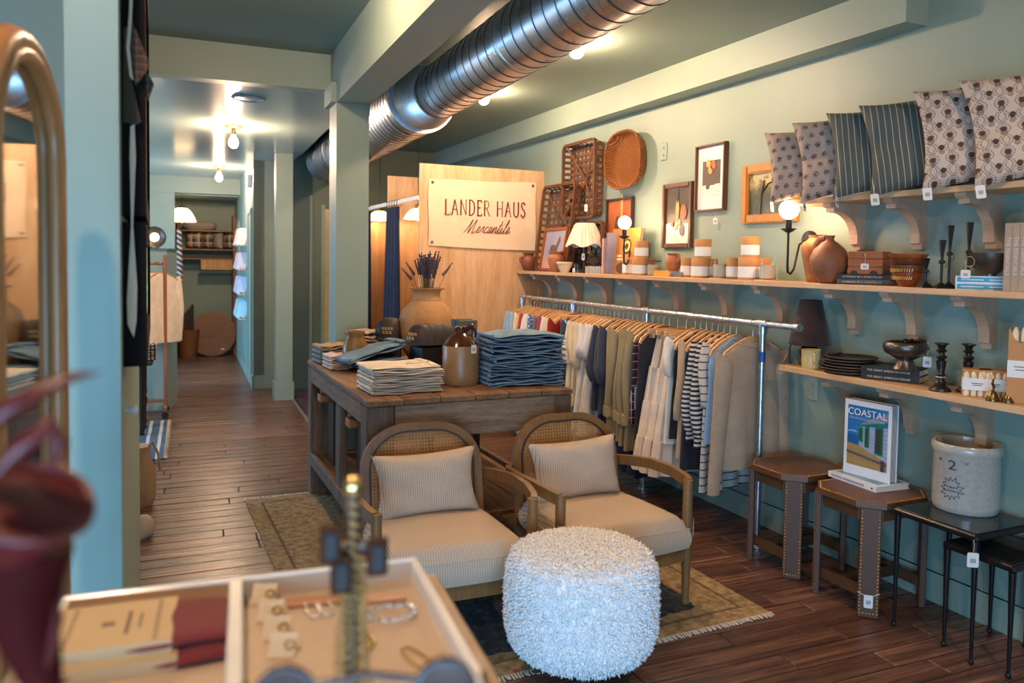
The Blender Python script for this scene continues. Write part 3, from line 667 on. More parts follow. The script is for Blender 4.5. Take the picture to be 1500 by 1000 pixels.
t, w, h = vessel('clay_jug', 'little terracotta jug with one handle on slim grey books', 'jug', 986, 3.02, SM+.031, 23, 27, [(.5, 0), (.78, .15), (1, .45), (.95, .65), (.7, .85), (.68, .9), (.85, 1), (.7, 1), (.55, .88), (1e-6, .7)], TERRA)
part('handle', MB().tube([(.0, -w*.75, h*.93), (.0, -w*1.15, h*.88), (.0, -w*1.2, h*.68), (.0, -w*.95, h*.5)], .008, 8), TERRA, t)

# ------------------------------------------------------------------ jugs, boxes, bowls, candlesticks at the right
JUG = [(.42, 0), (.5, .03), (.82, .2), (1, .42), (.98, .54), (.80, .70), (.46, .83), (.24, .89), (.20, .94), (.26, .985), (.26, 1), (.17, 1), (.13, .92), (1e-6, .85)]
t, w, h = vessel('clay_jug', 'banded brown clay jug standing behind the rounder jug', 'jug', 1196, 3.085, SM, 46, 69, [(.55, 0), (.6, .03), (.72, .25), (.9, .55), (1, .72), (.9, .84), (.6, .9), (.52, .94), (.58, 1), (.46, 1), (.4, .9), (1e-6, .85)], wood('banded_clay', srgb(136, 84, 44), srgb(184, 124, 66), 0, 14, 1, .55, .3))
t, w, h = vessel('clay_jug', 'round-bellied brown clay jug with loop handle beside the wooden boxes', 'jug', 1214, 2.99, SM, 55, 70, JUG, CLAYB, 1, 40)
part('handle', MB().tube([(-.01, w*.20, h*.95), (-.012, w*.58, h*.93), (-.014, w*.84, h*.80), (-.012, w*.84, h*.62)], .011, 8, False, 1.4), CLAYB, t)
CHERRY = wood('cherry_box_wood', srgb(150, 84, 48), srgb(184, 112, 70), 0, 8, 9, .4, .1)
SBK = plain('black_spine', srgb(46, 42, 42), .5); IVORY = plain('ivory_ink', srgb(214, 206, 190), .6)
bp = shelf_pt(1226, 2.945, SM)
book('lower of two dark books titled on storytelling, pale blue wear on the spine', bp, R(-64), .235, .16, .024, plain('blue_worn_spine', srgb(78, 88, 98), .5, 0, .5, 8), 'dark storyteller books', False, 'INTERIORS OF A STORYTELLER', IVORY, .012)
book('upper of two dark books titled on storytelling, under the wooden boxes', bp+Vector((0, 0, .0245)), R(-64), .235, .16, .024, SBK, 'dark storyteller books', False, 'INTERIORS OF A STORYTELLER', IVORY, .012)
bp2 = bp+Vector((.062, -.055, .0495)); r64 = R(-64)
for k in range(3):
    t = thing('wooden_box', ('bottom', 'middle', 'top')[k]+' one of three stacked reddish wooden boxes beside the clay jug', 'box', bp2+Vector((0, 0, k*.036)), r64, 'stacked wooden boxes')
    part('case', MB().bbox(-.03, .125, -.03, .12, 0, .0345, .003), CHERRY, t, None)
    if k == 0:
        for x in (.0, .085): part('scallop', MB().prism_y([(x+.018*cos(PI*a/10), .0+.018*sin(PI*a/10)) for a in range(11)], -.032, -.03), INK, t, None)
    if k == 2:
        part('latch', MB().at((.045, -.032, .018), (R(90), 0, 0)).lathe([(.007, 0), (.007, .003), (1e-6, .004)], 14), BRASS, t)
        tagpart(t, (.048, -.036, -.05), .036, .028, 0, .035)
BOWLM = [plain('bowl_glaze_%d' % k, c, .28, 0, .3, 16) for k, c in enumerate((srgb(134, 66, 32), srgb(110, 74, 50), srgb(100, 52, 32), srgb(150, 78, 40)))]
p = at_shelf(1330, 3.0, SM); z = 0
for k, (rr, hh, off) in enumerate(((.062, .062, 0), (.070, .058, .036), (.075, .054, .066), (.078, .05, .094))):
    t = thing('glazed_bowl', ('bottom yellow-dashed', 'second dull green banded', 'third dark', 'top rust-coloured')[k]+' bowl in the stack of four glazed bowls', 'bowl', p+Vector((0, 0, off)), 0, 'stacked glazed bowls')
    part('body', MB().lathe([(rr*.5, 0), (rr*.55, .004), (rr*.86, hh*.55), (rr, hh*.82), (rr*1.03, hh), (rr*.96, hh), (rr*.8, hh*.55), (rr*.4, .014), (1e-6, .012)], 36), BOWLM[k], t, 50)
    if k in (0, 1):
        m = MB()
        for q in range(16):
            a = PI*.55+q*.13; m.box(0, 0, 0, 0, 0, 0)
        for q in range(14):
            a = PI*.7+q*.14; r2 = rr*(.95 if k == 0 else .97); zz = hh*(.62 if k == 0 else .62)
            part('dash', MB().bar([(r2*cos(a), r2*sin(a), zz-.007), (r2*1.02*cos(a+.05), r2*1.02*sin(a+.05), zz+.007)], .004, .003, (cos(a), sin(a), 0)), plain('slip_yellow', srgb(204, 150, 60), .4), t, None)
def stick(label, px, X, z, top, rz=0, tg=None):
    p = at_shelf(px, X, z); h = top; t = thing('iron_candlestick', label, 'candlestick', p, rz, 'black iron candlesticks on the main shelf')
    part('foot', MB().lathe([(.036, 0), (.034, .004), (.012, .02), (.005, .028)], 4), IRON, t, None)
    part('stem', MB().tube([(0, 0, .02), (0, 0, h*.66)], .0055, 8), IRON, t)
    part('knot', MB().lathe([(1e-6, h*.55-.012), (.011, h*.55-.006), (.013, h*.55), (.011, h*.55+.006), (1e-6, h*.55+.012)], 14), IRON, t)
    part('cone', MB().lathe([(.005, h*.6), (.016, h-.001), (.016, h), (.013, h), (1e-6, h*.8)], 4), IRON, t, None)
    if tg: part('ring', MB().tube([(.014*cos(2*PI*k/14), -.012, h*.5+.014*sin(2*PI*k/14)) for k in range(14)], .0012, 6, True), BRASS, t)
    return t
stick('shortest black iron candlestick in front of the stacked bowls', 1356, 2.955, SM, .125, R(20), True)
stick('medium black iron candlestick leftmost of the tall three', 1379, 2.945, SM, .20, R(10), True)
stick('tall black iron candlestick touching the medium one', 1390, 3.01, SM, .262, R(10), True)
t = stick('tall black iron candlestick behind the turquoise books', 1418, 3.06, SM, .275, R(10), True)
TURQ = plain('turquoise_spine', srgb(64, 158, 196), .4, 0, .08)
bp = shelf_pt(1400, 2.93, SM)
WT = plain('white_ink', (.75, .75, .75, 1), .6)
for k in range(2):
    t = book(('upper' if k else 'lower')+' of two white-edged turquoise books under the pewter bowl', bp+Vector((0, 0, k*.0275)), R(-68), .215, .15, .027, plain('white_jacket', (.7, .74, .78, 1), .4), 'turquoise books')
    part('spine_panel', MB().box(.006, .209, -.0012, -.0002, .004, .023), TURQ, t, None)
    part('spine_print', MB().box(.02, .10, -.0018, -.0012, .011, .0145).box(.12, .185, -.0018, -.0012, .011, .0145), WT, t, None)
t, w, h = vessel('pewter_bowl', 'dark pewter footed bowl on turquoise books with a price tag', 'bowl', 1449, 3.005, SM+.055, 60, 34, [(.32, 0), (.32, .08), (.45, .16), (.85, .5), (.98, .85), (1.02, 1), (.96, 1), (.8, .55), (.4, .25), (1e-6, .22)], PEWTER, 1, 40)
tagpart(t, (-w*.85, w*.62, -.01), .034, .034, R(-60), .04)
part('ring_handle', MB().tube([(-w*.95, w*.35+.02*cos(2*PI*k/16), h*.62+.02*sin(2*PI*k/16)) for k in range(16)], .002, 6, True), BRASS, t)
TAN = plain('taupe_linen_cover', srgb(168, 146, 122), .7, 0, .05, 50)
for k in range(3):
    pp = shelf_pt(1481+11.6*k, 2.935, SM)
    book(('left one', 'middle one', 'right one')[k]+' of three tall taupe books standing at the shelf end', pp+Vector((0, 0, 0)), R(-78), .258, .17, .0265, TAN, 'tall taupe books', True, 'THE ESSENTIALS', plain('silver_ink', (.62, .62, .64, 1), .5), .019)

# ================================================================== CUSHIONS ON THE UPPER SHELF
def cushion_mesh(w, h, th, mt, n=22, seed=1, dent=.0):
    rd = random.Random(seed); ph = [rd.uniform(0, 6.28) for _ in range(6)]
    m = MB()
    def pt(i, j, s):
        x, y = 2*i-1, 2*j-1
        ex = 1-.13*(1-y*y)*abs(x)**2; ey = 1-.11*(1-x*x)*abs(y)**2
        f = max(0, (1-x**4))**.5*max(0, (1-y**4))**.5
        wr = .05*sin(7*x+ph[0]+3*y)*sin(5*y+ph[1])*f+.03*sin(15*x*y+ph[2])
        d = dent*math.exp(-((x+.75)**2*5+(y-.05)**2*22))
        return (x*w/2*ex, s*th/2*(f*(1+wr)-d*f) , (y*h/2*ey)+h/2)
    m.grid(lambda i, j: pt(i, j, -1), n, n)
    m.grid(lambda i, j: pt(i, j, 1), n, n, True)
    return m
def print_block():          # sprigs on oatmeal linen
    t = NT('sprig_linen'); v = t.coords(); s = t.sep(v); P = .047
    row = t.math('FLOOR', t.math('DIVIDE', s[2], P)); sh = t.math('MULTIPLY', t.math('MODULO', row, 2.0), .5)
    fx = t.math('SUBTRACT', t.math('FRACT', t.math('ADD', t.math('DIVIDE', t.math('ADD', s[0], 9*P), P), sh)), .5)
    fz = t.math('SUBTRACT', t.math('FRACT', t.math('DIVIDE', s[2], P)), .5)
    rr = t.math('SQRT', t.math('ADD', t.math('MULTIPLY', fx, fx), t.math('MULTIPLY', fz, fz)))
    an = t.math('ARCTAN2', fz, fx); pet = t.math('ADD', t.math('MULTIPLY', t.math('ABSOLUTE', t.math('SINE', t.math('MULTIPLY', an, 3.5))), .26), .06)
    g = t.math('MULTIPLY', t.math('LESS_THAN', rr, pet), t.math('GREATER_THAN', t.noise(v, 130, 2), .43))
    b = t.mix(t.noise(v, 200, 2), srgb(150, 132, 120), srgb(186, 166, 152)); t.col(t.mix(g, b, srgb(74, 56, 58))); t.rough(.9); t.bump(t.noise(v, 260, 2), .3, .002); return t.m
def ogee():                 # dotted ogee lattice with flowers
    t = NT('ogee_linen'); v = t.coords(); s = t.sep(v); PXX, PZZ = .066, .092
    def lat(ph):
        w = t.math('MULTIPLY', t.math('SINE', t.math('ADD', t.math('MULTIPLY', s[2], 2*PI/PZZ), ph)), .25)
        q = t.math('FRACT', t.math('ADD', t.math('DIVIDE', t.math('ADD', s[0], 9*PXX), PXX), w)); return t.math('ABSOLUTE', t.math('SUBTRACT', q, .5))
    dots = t.math('GREATER_THAN', t.math('SINE', t.math('MULTIPLY', s[2], 900.0)), -.2)
    def two(l): return t.math('ADD', t.math('LESS_THAN', t.math('ABSOLUTE', t.math('SUBTRACT', l, .075)), .035), 0.0)
    ln = t.math('MULTIPLY', t.math('MAXIMUM', two(lat(0.0)), two(lat(PI))), dots)
    def fl(dx, dz):
        fx = t.math('MULTIPLY', t.math('SUBTRACT', t.math('FRACT', t.math('ADD', t.math('DIVIDE', t.math('ADD', s[0], 9*PXX), PXX), dx)), .5), PXX)
        fz = t.math('MULTIPLY', t.math('SUBTRACT', t.math('FRACT', t.math('ADD', t.math('DIVIDE', s[2], PZZ), dz)), .5), PZZ)
        r_ = t.math('SQRT', t.math('ADD', t.math('MULTIPLY', fx, fx), t.math('MULTIPLY', fz, fz)))
        top = t.math('LESS_THAN', r_, .0100)
        fz2 = t.math('ADD', fz, .016); r2 = t.math('SQRT', t.math('ADD', t.math('MULTIPLY', fx, fx), t.math('MULTIPLY', fz2, fz2)))
        lf = t.math('MULTIPLY', t.math('LESS_THAN', r2, .011), t.math('GREATER_THAN', t.math('SINE', t.math('MULTIPLY', t.math('ADD', fz, t.math('MULTIPLY', t.math('ABSOLUTE', fx), -.6)), 900.0)), .0))
        return top, lf
    a, al = fl(0.0, .25); b, bl = fl(.5, .75)
    base = t.mix(t.noise(v, 200, 2), srgb(178, 160, 144), srgb(208, 192, 176))
    c = t.mix(ln, base, srgb(84, 80, 88)); c = t.mix(t.math('MAXIMUM', al, bl), c, srgb(66, 58, 46))
    c = t.mix(t.math('MAXIMUM', a, b), c, t.mix(t.noise(v, 150, 2), srgb(34, 28, 26), srgb(104, 70, 48))); t.col(c); t.rough(.9); t.bump(t.noise(v, 260, 2), .3, .002); return t.m
SPRIG, OGEE = print_block(), ogee()
TICK = stripes('green_ticking', srgb(82, 88, 82), srgb(176, 172, 156), 0, .0245, .11)
cush = [((1133, 300), .37, SPRIG, 'oatmeal sprig-print cushion at the left end of the upper shelf'),
        ((1180, 303), .40, SPRIG, 'oatmeal sprig-print cushion next to the green striped cushions'),
        ((1228, 297), .405, TICK, 'grey-green striped cushion next to the sprig-print cushions'),
        ((1283, 290), .415, TICK, 'grey-green striped cushion next to the ogee floral cushions'),
        ((1360, 280), .42, OGEE, 'ogee floral cushion next to the striped cushions'),
        ((1437, 275), .43, OGEE, 'ogee floral cushion at the right end of the upper shelf')]
for k, ((px, py), s, mt, lb) in enumerate(cush):
    p = PX(px, py, 2.83); rz = R(-47)
    ax = Vector((cos(rz), sin(rz), 0)); c = Vector((p.x, p.y, SU-.004))+ax*(s*.44)
    t = thing('cushion', lb, 'cushion', c, rz, 'cushions on the upper shelf'); t.rotation_euler = (R(-6), R(-8 if k % 2 else -6), rz)
    part('cover', cushion_mesh(s, s, .13, mt, 24, k, .7 if k in (1, 3, 5) else .2), mt, t, 80)
    tagpart(t, (-s*.46, -.03, -.045 if k < 3 else -.04), .034, .05, R(70) if k < 3 else R(10), .05)
# ================================================================== THINGS ON THE LOWER SHELF
DKSH = cloth('dark_brown_shade', srgb(52, 36, 32)); 
p = at_shelf(1189, 3.06, SL)
t = thing('table_lamp', 'small table lamp with dark brown cone shade on the lower shelf', 'lamp', p)
part('base', MB().lathe([(.05, 0), (.05, .012), (.03, .02), (.046, .05), (.05, .07), (.035, .1), (.012, .115), (.01, .15)], 28), plain('oxblood_glaze', srgb(60, 30, 28), .25), t)
part('shade', MB().lathe([(.104, .105), (.056, .335), (.053, .335), (.1, .106)], 40), DKSH, t, 60)
part('shade_top', MB().lathe([(.053, .333), (.01, .333), (.01, .15)], 30), DKSH, t)
part('cord', MB().tube([(-.09, .03, .12), (-.10, .035, .08), (-.098, .035, .04), (-.095, .03, .006)], .004, 7), BLACK, t)
t, w, h = vessel('cream_mug', 'cream enamel mug with two handles in front of the dark lamp', 'mug', 1192, 2.965, SL, 27, 28, [(.92, 0), (.95, .02), (.97, .5), (1, .98), (1.03, 1), (.95, 1), (.92, .5), (.9, .05), (1e-6, .05)], plain('cream_enamel', srgb(206, 184, 128), .3, 0, .04))
for s in (-1, 1):
    hd = part('handle', MB().tube([(0, s*w*.95, h*.85), (0, s*w*1.35, h*.8), (0, s*w*1.4, h*.5), (0, s*w*.95, h*.3)], .006, 8), plain('cream_enamel', srgb(206, 184, 128)), t); hd.rotation_euler = (0, 0, R(-30))
LEATH = plain('black_leather', (.018, .017, .017, 1), .5, 0, .3, 30)
p = at_shelf(1250, 3.02, SL)
for k in range(6):
    t = thing('round_tray', ('bottom', 'second', 'third', 'fourth', 'fifth', 'top')[k]+' tray in the stack of dark stitched round trays on the lower shelf', 'tray', p+Vector((rnd.uniform(-.006, .006), rnd.uniform(-.012, .012), k*.0135)), 0, 'stack of dark round trays')
    rr = .125-.002*k
    part('disc', MB().lathe([(rr*.86, 0), (rr*.9, .003), (rr, .012), (rr*.99, .0135), (rr*.86, .006), (1e-6, .005)], 44), LEATH, t, 50)
    part('rim', MB().tube([(rr*cos(2*PI*q/40), rr*sin(2*PI*q/40), .0125) for q in range(40)], .0028, 6, True), plain('brown_stitch', srgb(84, 60, 44), .6), t, 60)
    if k == 5: part('fringe', MB().tube([(-.06+.01*q, .09+.006*sin(q*2.1), .012+.006*abs(sin(q*1.3))) for q in range(10)], .006, 6), LEATH, t, 60)
DKG = plain('dark_green_cloth', srgb(34, 40, 40), .6)
bp = at_shelf(1266, 2.93, SL)
for k in range(2):
    t = book(('upper' if k else 'lower')+' of two dark books on American houses under the footed bowl', bp+Vector((0, 0, k*.0295)), R(-66), .245, .22, .029, DKG, 'dark house books', False, 'THE GREAT AMERICAN HOUSE', IVORY, .0125)
p = at_shelf(1331, 3.01, SL+.059)
t = thing('footed_bowl', 'dark bronze footed bowl standing on the two dark house books', 'bowl', p)
part('body', MB().lathe([(.05, 0), (.052, .004), (.035, .03), (.032, .045), (.05, .055), (.085, .075), (.094, .1), (.09, .118), (.08, .124), (.07, .12), (.07, .1), (.03, .075), (1e-6, .07)], 40), PEWTER, t, 50)
m = part('beads', MB(), BLACKM, t) if False else None
for q in range(9):
    a = q*.35; part('bead', MB().ball((.03+.05*cos(a), -.03+.05*sin(a), .125+.004*sin(q*3)), .009, 10, 6), BLACKM, t, 60)
tagpart(t, (.03, -.085, .02), .034, .046, R(-60), .07)
TURN = [(.042, 0), (.042, .006), (.03, .018), (.02, .026), (.024, .034), (.016, .046), (.014, .06), (.02, .068), (.013, .078), (.017, .1), (.02, .125), (.012, .13), (.022, .142), (.012, .152), (.012, .16), (.022, .168), (.012, .176), (.017, .19), (.027, .196), (.027, .2), (.012, .2), (1e-6, .19)]
BRZ = plain('dark_bronze', (.035, .03, .028, 1), .35, .7, .2)
for k, (px, X, lb) in enumerate(((1384, 2.965, 'turned dark bronze candlestick tied with white string beside the house books'), (1424, 3.05, 'turned dark bronze candlestick behind the boxed candles'))):
    t = thing('turned_candlestick', lb, 'candlestick', at_shelf(px, X, SL), 0, 'turned bronze candlesticks')
    part('shaft', MB().lathe(TURN, 26), BRZ, t, 50)
    if k == 0: part('string', MB().tube([(.0175*cos(2*PI*q/16), .0175*sin(2*PI*q/16), .058+.002*(q % 2)) for q in range(16)], .0014, 5, True), WHITE, t)
for k, (px, X) in enumerate(((1417, 2.94), (1442, 2.985))):
    p = at_shelf(px, X, SL)
    t = thing('candle_pack', ('boxed pack of short white candles with white label, front one', 'boxed pack of short white candles, partly hidden behind the front pack')[k], 'candle box', p, R(-52), 'boxed candles')
    for q in range(4): part('candle', MB().lathe([(.0115, 0), (.0115, .085), (.004, .098), (1e-6, .1)], 14), CREAMC, t, 50, (.014+q*.0245, .014, .001))
    part('box_back', MB().box(0, .102, .03, .095, 0, .105), KRAFT, t, None)
    part('box_band', MB().box(-.001, .103, -.001, .03, .026, .074).box(-.001, .0, .03, .096, .026, .074), PAPER, t, None, label='white paper label')
    lettering('label_print', 'BEESWAX\nTAPERS', .010, INK, t, (.05, -.0016, .05), (R(90), 0, 0)) if False else part('label_print', MB().box(.03, .07, -.0016, -.001, .052, .055).box(.034, .066, -.0016, -.001, .045, .0475), INK, t, None)
for k, (px, X) in enumerate(((1462, 2.94), (1485, 2.965))):
    t = thing('brass_bell', ('small dark brass hand bell in front of the boxed candles', 'small dark brass hand bell beside the tall taper box')[k], 'bell', at_shelf(px, X, SL), 0, 'brass hand bells')
    BB = plain('aged_brass', (.20, .13, .05, 1), .28, .9, .3)
    part('bell', MB().lathe([(.024, 0), (.025, .004), (.017, .022), (.012, .036), (.004, .042)], 24), BB, t)
    part('handle', MB().tube([(0, 0, .04), (.006, 0, .055), (-.006, 0, .07), (0, 0, .085)], [.004, .006, .006, .004], 8), BB, t)
p = at_shelf(1482, 2.95, SL)
t = thing('taper_box', 'tall tan box of taper candles with white label at the shelf end', 'candle box', p, R(-58))
part('box', MB().box(0, .085, 0, .05, 0, .235).prism_y([(0, .235), (.085, .235), (.085, .262), (.06, .236), (.04, .232), (.02, .245), (0, .29)], 0, .002), KRAFT, t, None)
part('label', MB().box(-.001, .086, -.0015, .0, .10, .165), PAPER, t, None, label='white paper label')
part('label_print', MB().box(.02, .065, -.0022, -.0015, .14, .143).box(.025, .06, -.0022, -.0015, .128, .131), INK, t, None)
for q in range(2): part('taper', MB().lathe([(.011, 0), (.0105, .27), (.004, .288), (1e-6, .29)], 14), CREAMC, t, 50, (.022+q*.026, .025, .002))

# ================================================================== CLOTHES RAIL
XR, ZR = 2.905, 1.187
t = thing('clothes_rail', 'long galvanised pipe clothes rail in front of the shelf wall', 'clothes rail', (XR, 4.6, 0))
PIPE = plain('galvanised_pipe', (.52, .58, .64, 1), .3, .95, .25, 40)
part('rail', MB().tube([(0, 1.56, ZR), (0, -1.66, ZR)], .0165, 14), PIPE, t)
part('end_cap', MB().tube([(0, -1.655, ZR), (0, -1.69, ZR)], .021, 14), PIPE, t)
for y in (1.53, .62, -.36, -1.43):
    part('post', MB().tube([(0, y, .015), (0, y, ZR)], .0165, 14), PIPE, t)
    part('tee_joint', MB().tube([(0, y-.035, ZR), (0, y+.035, ZR)], .023, 14).tube([(0, y, ZR-.055), (0, y, ZR)], .023, 14), PIPE, t)
    part('floor_flange', MB().lathe([(.05, 0), (.05, .008), (.024, .012), (.024, .035), (.0165, .035)], 24, (0, y, 0)), PIPE, t)
part('tape', MB().tube([(0, -1.43, .985), (0, -1.43, 1.04)], .0178, 14), plain('blue_tape', srgb(28, 78, 150), .5), t, label='blue tape on the post')

hanger_m = MB()
_hp = [(-.205, 0, -.115), (-.19, 0, -.088), (-.12, 0, -.05), (-.05, 0, -.022), (0, 0, -.014), (.05, 0, -.022), (.12, 0, -.05), (.19, 0, -.088), (.205, 0, -.115)]
hanger_m.bar(_hp, .012, .026, (0, 0, 1))
HANG_ME = hanger_m.mesh('hanger_body', HANGW, 40)
HOOK_ME = MB().tube([(0, 0, -.014), (0, 0, .03), (.004, 0, .04), (.016, 0, .05), (.022, 0, .066), (.016, 0, .084), (0, 0, .09), (-.016, 0, .084), (-.021, 0, .07)], .0017, 6).mesh('hook', STEEL, 60)
CLIPW = MB().bbox(-.19, .19, -.009, .009, -.05, -.018, .004).mesh('hanger_body', HANGW)
CLIP_ME = MB().box(-.012, .012, -.012, .012, -.075, -.03).mesh('clip', STEEL)
HOOKZ = ZR+.0165-.0883
def hanger(y, rz, label, clip=False, dz=0):
    label = ' '.join(label.split()[:16])
    o = thing('clothes_hanger', label, 'hanger', (XR, y, HOOKZ), rz, 'wooden hangers on the clothes rail')
    link('clip_bar' if clip else 'shoulder_bar', CLIPW if clip else HANG_ME, o); link('hook', HOOK_ME, o)
    if clip:
        for s in (-.15, .15): link('clip', CLIP_ME, o, (s, 0, 0))
    return o
def ring(z, hw, th, cx=0, fold=0, nf=5, ph=0, n=44, cy=0):
    out = []
    for k in range(n):
        a = 2*PI*k/n; c, s = cos(a), sin(a)
        x = hw*math.copysign(abs(c)**.75, c); y = th*math.copysign(abs(s)**.8, s)
        y += fold*sin(nf*x/max(hw, .01)*2.2+ph)*(1-abs(c)**6)
        out.append((cx+x, cy+y, z))
    return out
def top_mesh(L, wch=.22, whem=.24, th=.016, fold=.010, seed=0, skirt=False):
    rd = random.Random(seed); ph = rd.uniform(0, 6); nf = rd.choice((3, 4, 5)); rows = []
    if skirt:
        for q in (0, .06, .3, .6, .85, 1): rows.append(ring(-.06-L*q, .13+(whem-.13)*q, th*(.7+.9*q), 0, fold*(.3+q), nf, ph))
    else:
        for z, hw, k in ((-.012, .05, .5), (-.03, .085, .6), (-.062, .16, .8), (-.10, .205, .95), (-.16, wch, 1), (-.30, wch*.98, 1.05)): rows.append(ring(z, hw, th*k, 0, fold*(.1 if z > -.11 else .5), nf, ph))
        for q in (.25, .5, .75, 1): rows.append(ring(-.30-(L-.30)*q, wch+(whem-wch)*q, th*(1.05+.5*q), 0, fold*(.5+.7*q), nf, ph))
    return MB().loft(rows)
def sleeve(s, Ls, r0=.05, r1=.035, out=.035, seed=0, puff=0):
    rd = random.Random(seed+s); rows = []; n = 14
    for q in range(8):
        f = q/7; cx = s*(.19+out*f+.02*sin(f*3)); z = -.085-Ls*f; r = r0+(r1-r0)*f+puff*math.exp(-((f-.75)/.18)**2)
        rows.append([(cx+r*.72*cos(2*PI*k/n), .012*sin(f*5+seed)+r*.55*sin(2*PI*k/n), z+s*.05*cos(2*PI*k/n)*(1 if f < .15 else .2)) for k in range(n)])
    return MB().loft(rows)
garments = {}
def garment(y, rz, name, cat, label, mt, L=.62, sl=0, slm=None, clip=False, hl=None, skirt=False, seed=0, th=.016, whem=.24, puff=0, cuff=None, trim=None, r0=.05, r1=.035, group=None):
    hanger(y, rz, hl, clip)
    o = thing(name, label, cat, (XR, y, HOOKZ-.004), rz, group)
    part('body', top_mesh(L, .22, whem, th, .010 if th < .02 else .016, seed, skirt), mt, o, 70)
    if sl:
        for s in (-1, 1):
            part('sleeve', sleeve(s, sl, r0, r1, .035, seed, puff), slm or mt, o, 70)
            if cuff: part('cuff', MB().loft([[((s*.225)+(r1+.012)*.8*cos(2*PI*k/14), (r1+.012)*.65*sin(2*PI*k/14), z+.006*sin(k*2.3)) for k in range(14)] for z in (-.085-sl+.055, -.085-sl-.01)]), mt, o, 60)
    if not skirt: part('neckband', MB().tube([(.062*cos(2*PI*k/20), .014*sin(2*PI*k/20), -.020-.012*(1-abs(cos(2*PI*k/20)))) for k in range(20)], .0055, 6, True), trim or mt, o, 60)
    return o
def dots_cloth():
    t = NT('blue_floral_cloth'); v = t.coords(); n = t.n('ShaderNodeTexVoronoi'); n.inputs['Scale'].default_value = 55; t.l(v, n.inputs['Vector'])
    t.col(t.ramp(n.outputs['Distance'], [(.25, srgb(206, 214, 224)), (.35, srgb(54, 100, 160))], 'CONSTANT')); t.rough(.9); return t.m
def plaid(name, a, b, c, per=.05):
    t = NT(name); v = t.coords(); s = t.sep(v)
    f = lambda x, d, o: t.math('LESS_THAN', t.math('FRACT', t.math('ADD', t.math('DIVIDE', t.math('ADD', x, 40.0), per), o)), d)
    q = t.mix(t.math('MULTIPLY', t.math('ADD', f(s[0], .4, 0.0), f(s[2], .4, 0.0)), .5), a, b); t.col(t.mix(t.math('MAXIMUM', f(s[0], .08, .6), f(s[2], .08, .6)), q, c)); t.rough(.9); return t.m
C = dict(lblue=cloth('pale_denim_blue', srgb(146, 176, 204)), white=cloth('white_cotton', srgb(222, 218, 210)), red=cloth('red_cotton', srgb(176, 30, 36)), floral=dots_cloth(),
    grey=cloth('grey_jersey', srgb(104, 100, 108)), pink=cloth('raspberry_cotton', srgb(160, 58, 70)), cream=cloth('cream_knit', srgb(222, 204, 172), weave=120), dred=cloth('dark_red_cotton', srgb(140, 18, 28)),
    plaid=plaid('dark_plaid', srgb(40, 30, 40), srgb(110, 30, 44), srgb(200, 190, 190)), lace=cloth('white_gauze', srgb(218, 216, 216), weave=90), navy=cloth('navy_linen', srgb(50, 60, 80)),
    khaki=cloth('khaki_linen', srgb(150, 136, 102)), ink=cloth('ink_cotton', srgb(34, 36, 46)), tier=cloth('oatmeal_gauze', srgb(222, 206, 188), weave=150), black=cloth('black_cotton', srgb(28, 28, 32)),
    beige=cloth('beige_knit', srgb(172, 150, 126), weave=140), tan=cloth('tan_knit', srgb(190, 160, 126)))
BRETON = stripes('navy_breton', srgb(214, 206, 194), srgb(30, 34, 48), 2, .026, .5)
SAILOR = stripes('thin_black_stripe', srgb(206, 196, 184), srgb(40, 40, 48), 2, .042, .14)
# far to near: (colour, kind, sleeve length, body length, label)
seq = [('lblue', .35, .6, 'pale blue shirt at the far end of the clothes rail'), ('lblue', .35, .6, 'pale blue shirt second from the far end of the rail'), ('lblue', .35, .6, 'pale blue shirt third from the far end of the rail'),
  ('cream', .3, .6, 'off-white shirt between the pale blue shirts and the bright red top'), ('grey', .3, .55, 'grey shirt just before the bright red top'), ('red', .3, .55, 'bright red top near the far end of the rail'),
  ('white', .3, .6, 'white top just after the bright red one'), ('white', .3, .6, 'white top before the blue floral shirt'), ('floral', .3, .58, 'blue and white floral shirt on the rail'), ('grey', .3, .6, 'charcoal grey top after the floral shirt'),
  ('pink', .3, .58, 'raspberry pink top on the rail'), ('white', .35, .6, 'white blouse after the raspberry top'), ('cream', .35, .6, 'cream blouse, first of two before the dark red top'), ('cream', .35, .6, 'cream blouse touching the dark red top'),
  ('dred', .25, .6, 'dark red top on the rail behind the jeans stack')]
y = 6.02
for k, (c, sl, L, lb) in enumerate(seq):
    rz = R(rnd.uniform(8, 16)); garment(y, rz, 'hanging_blouse', 'top', lb, C[c], L, sl, hl='wooden hanger of the '+lb, seed=k); y -= .058
seq2 = [('plaid', 'dark plaid skirt clipped beside the dark red top'), ('ink', 'dark skirt clipped beside the plaid one')]
for k, (c, lb) in enumerate(seq2):
    garment(y, R(14), 'hanging_skirt', 'skirt', lb, C[c], .5, clip=True, skirt=True, hl='clip hanger of the '+lb, seed=40+k); y -= .055
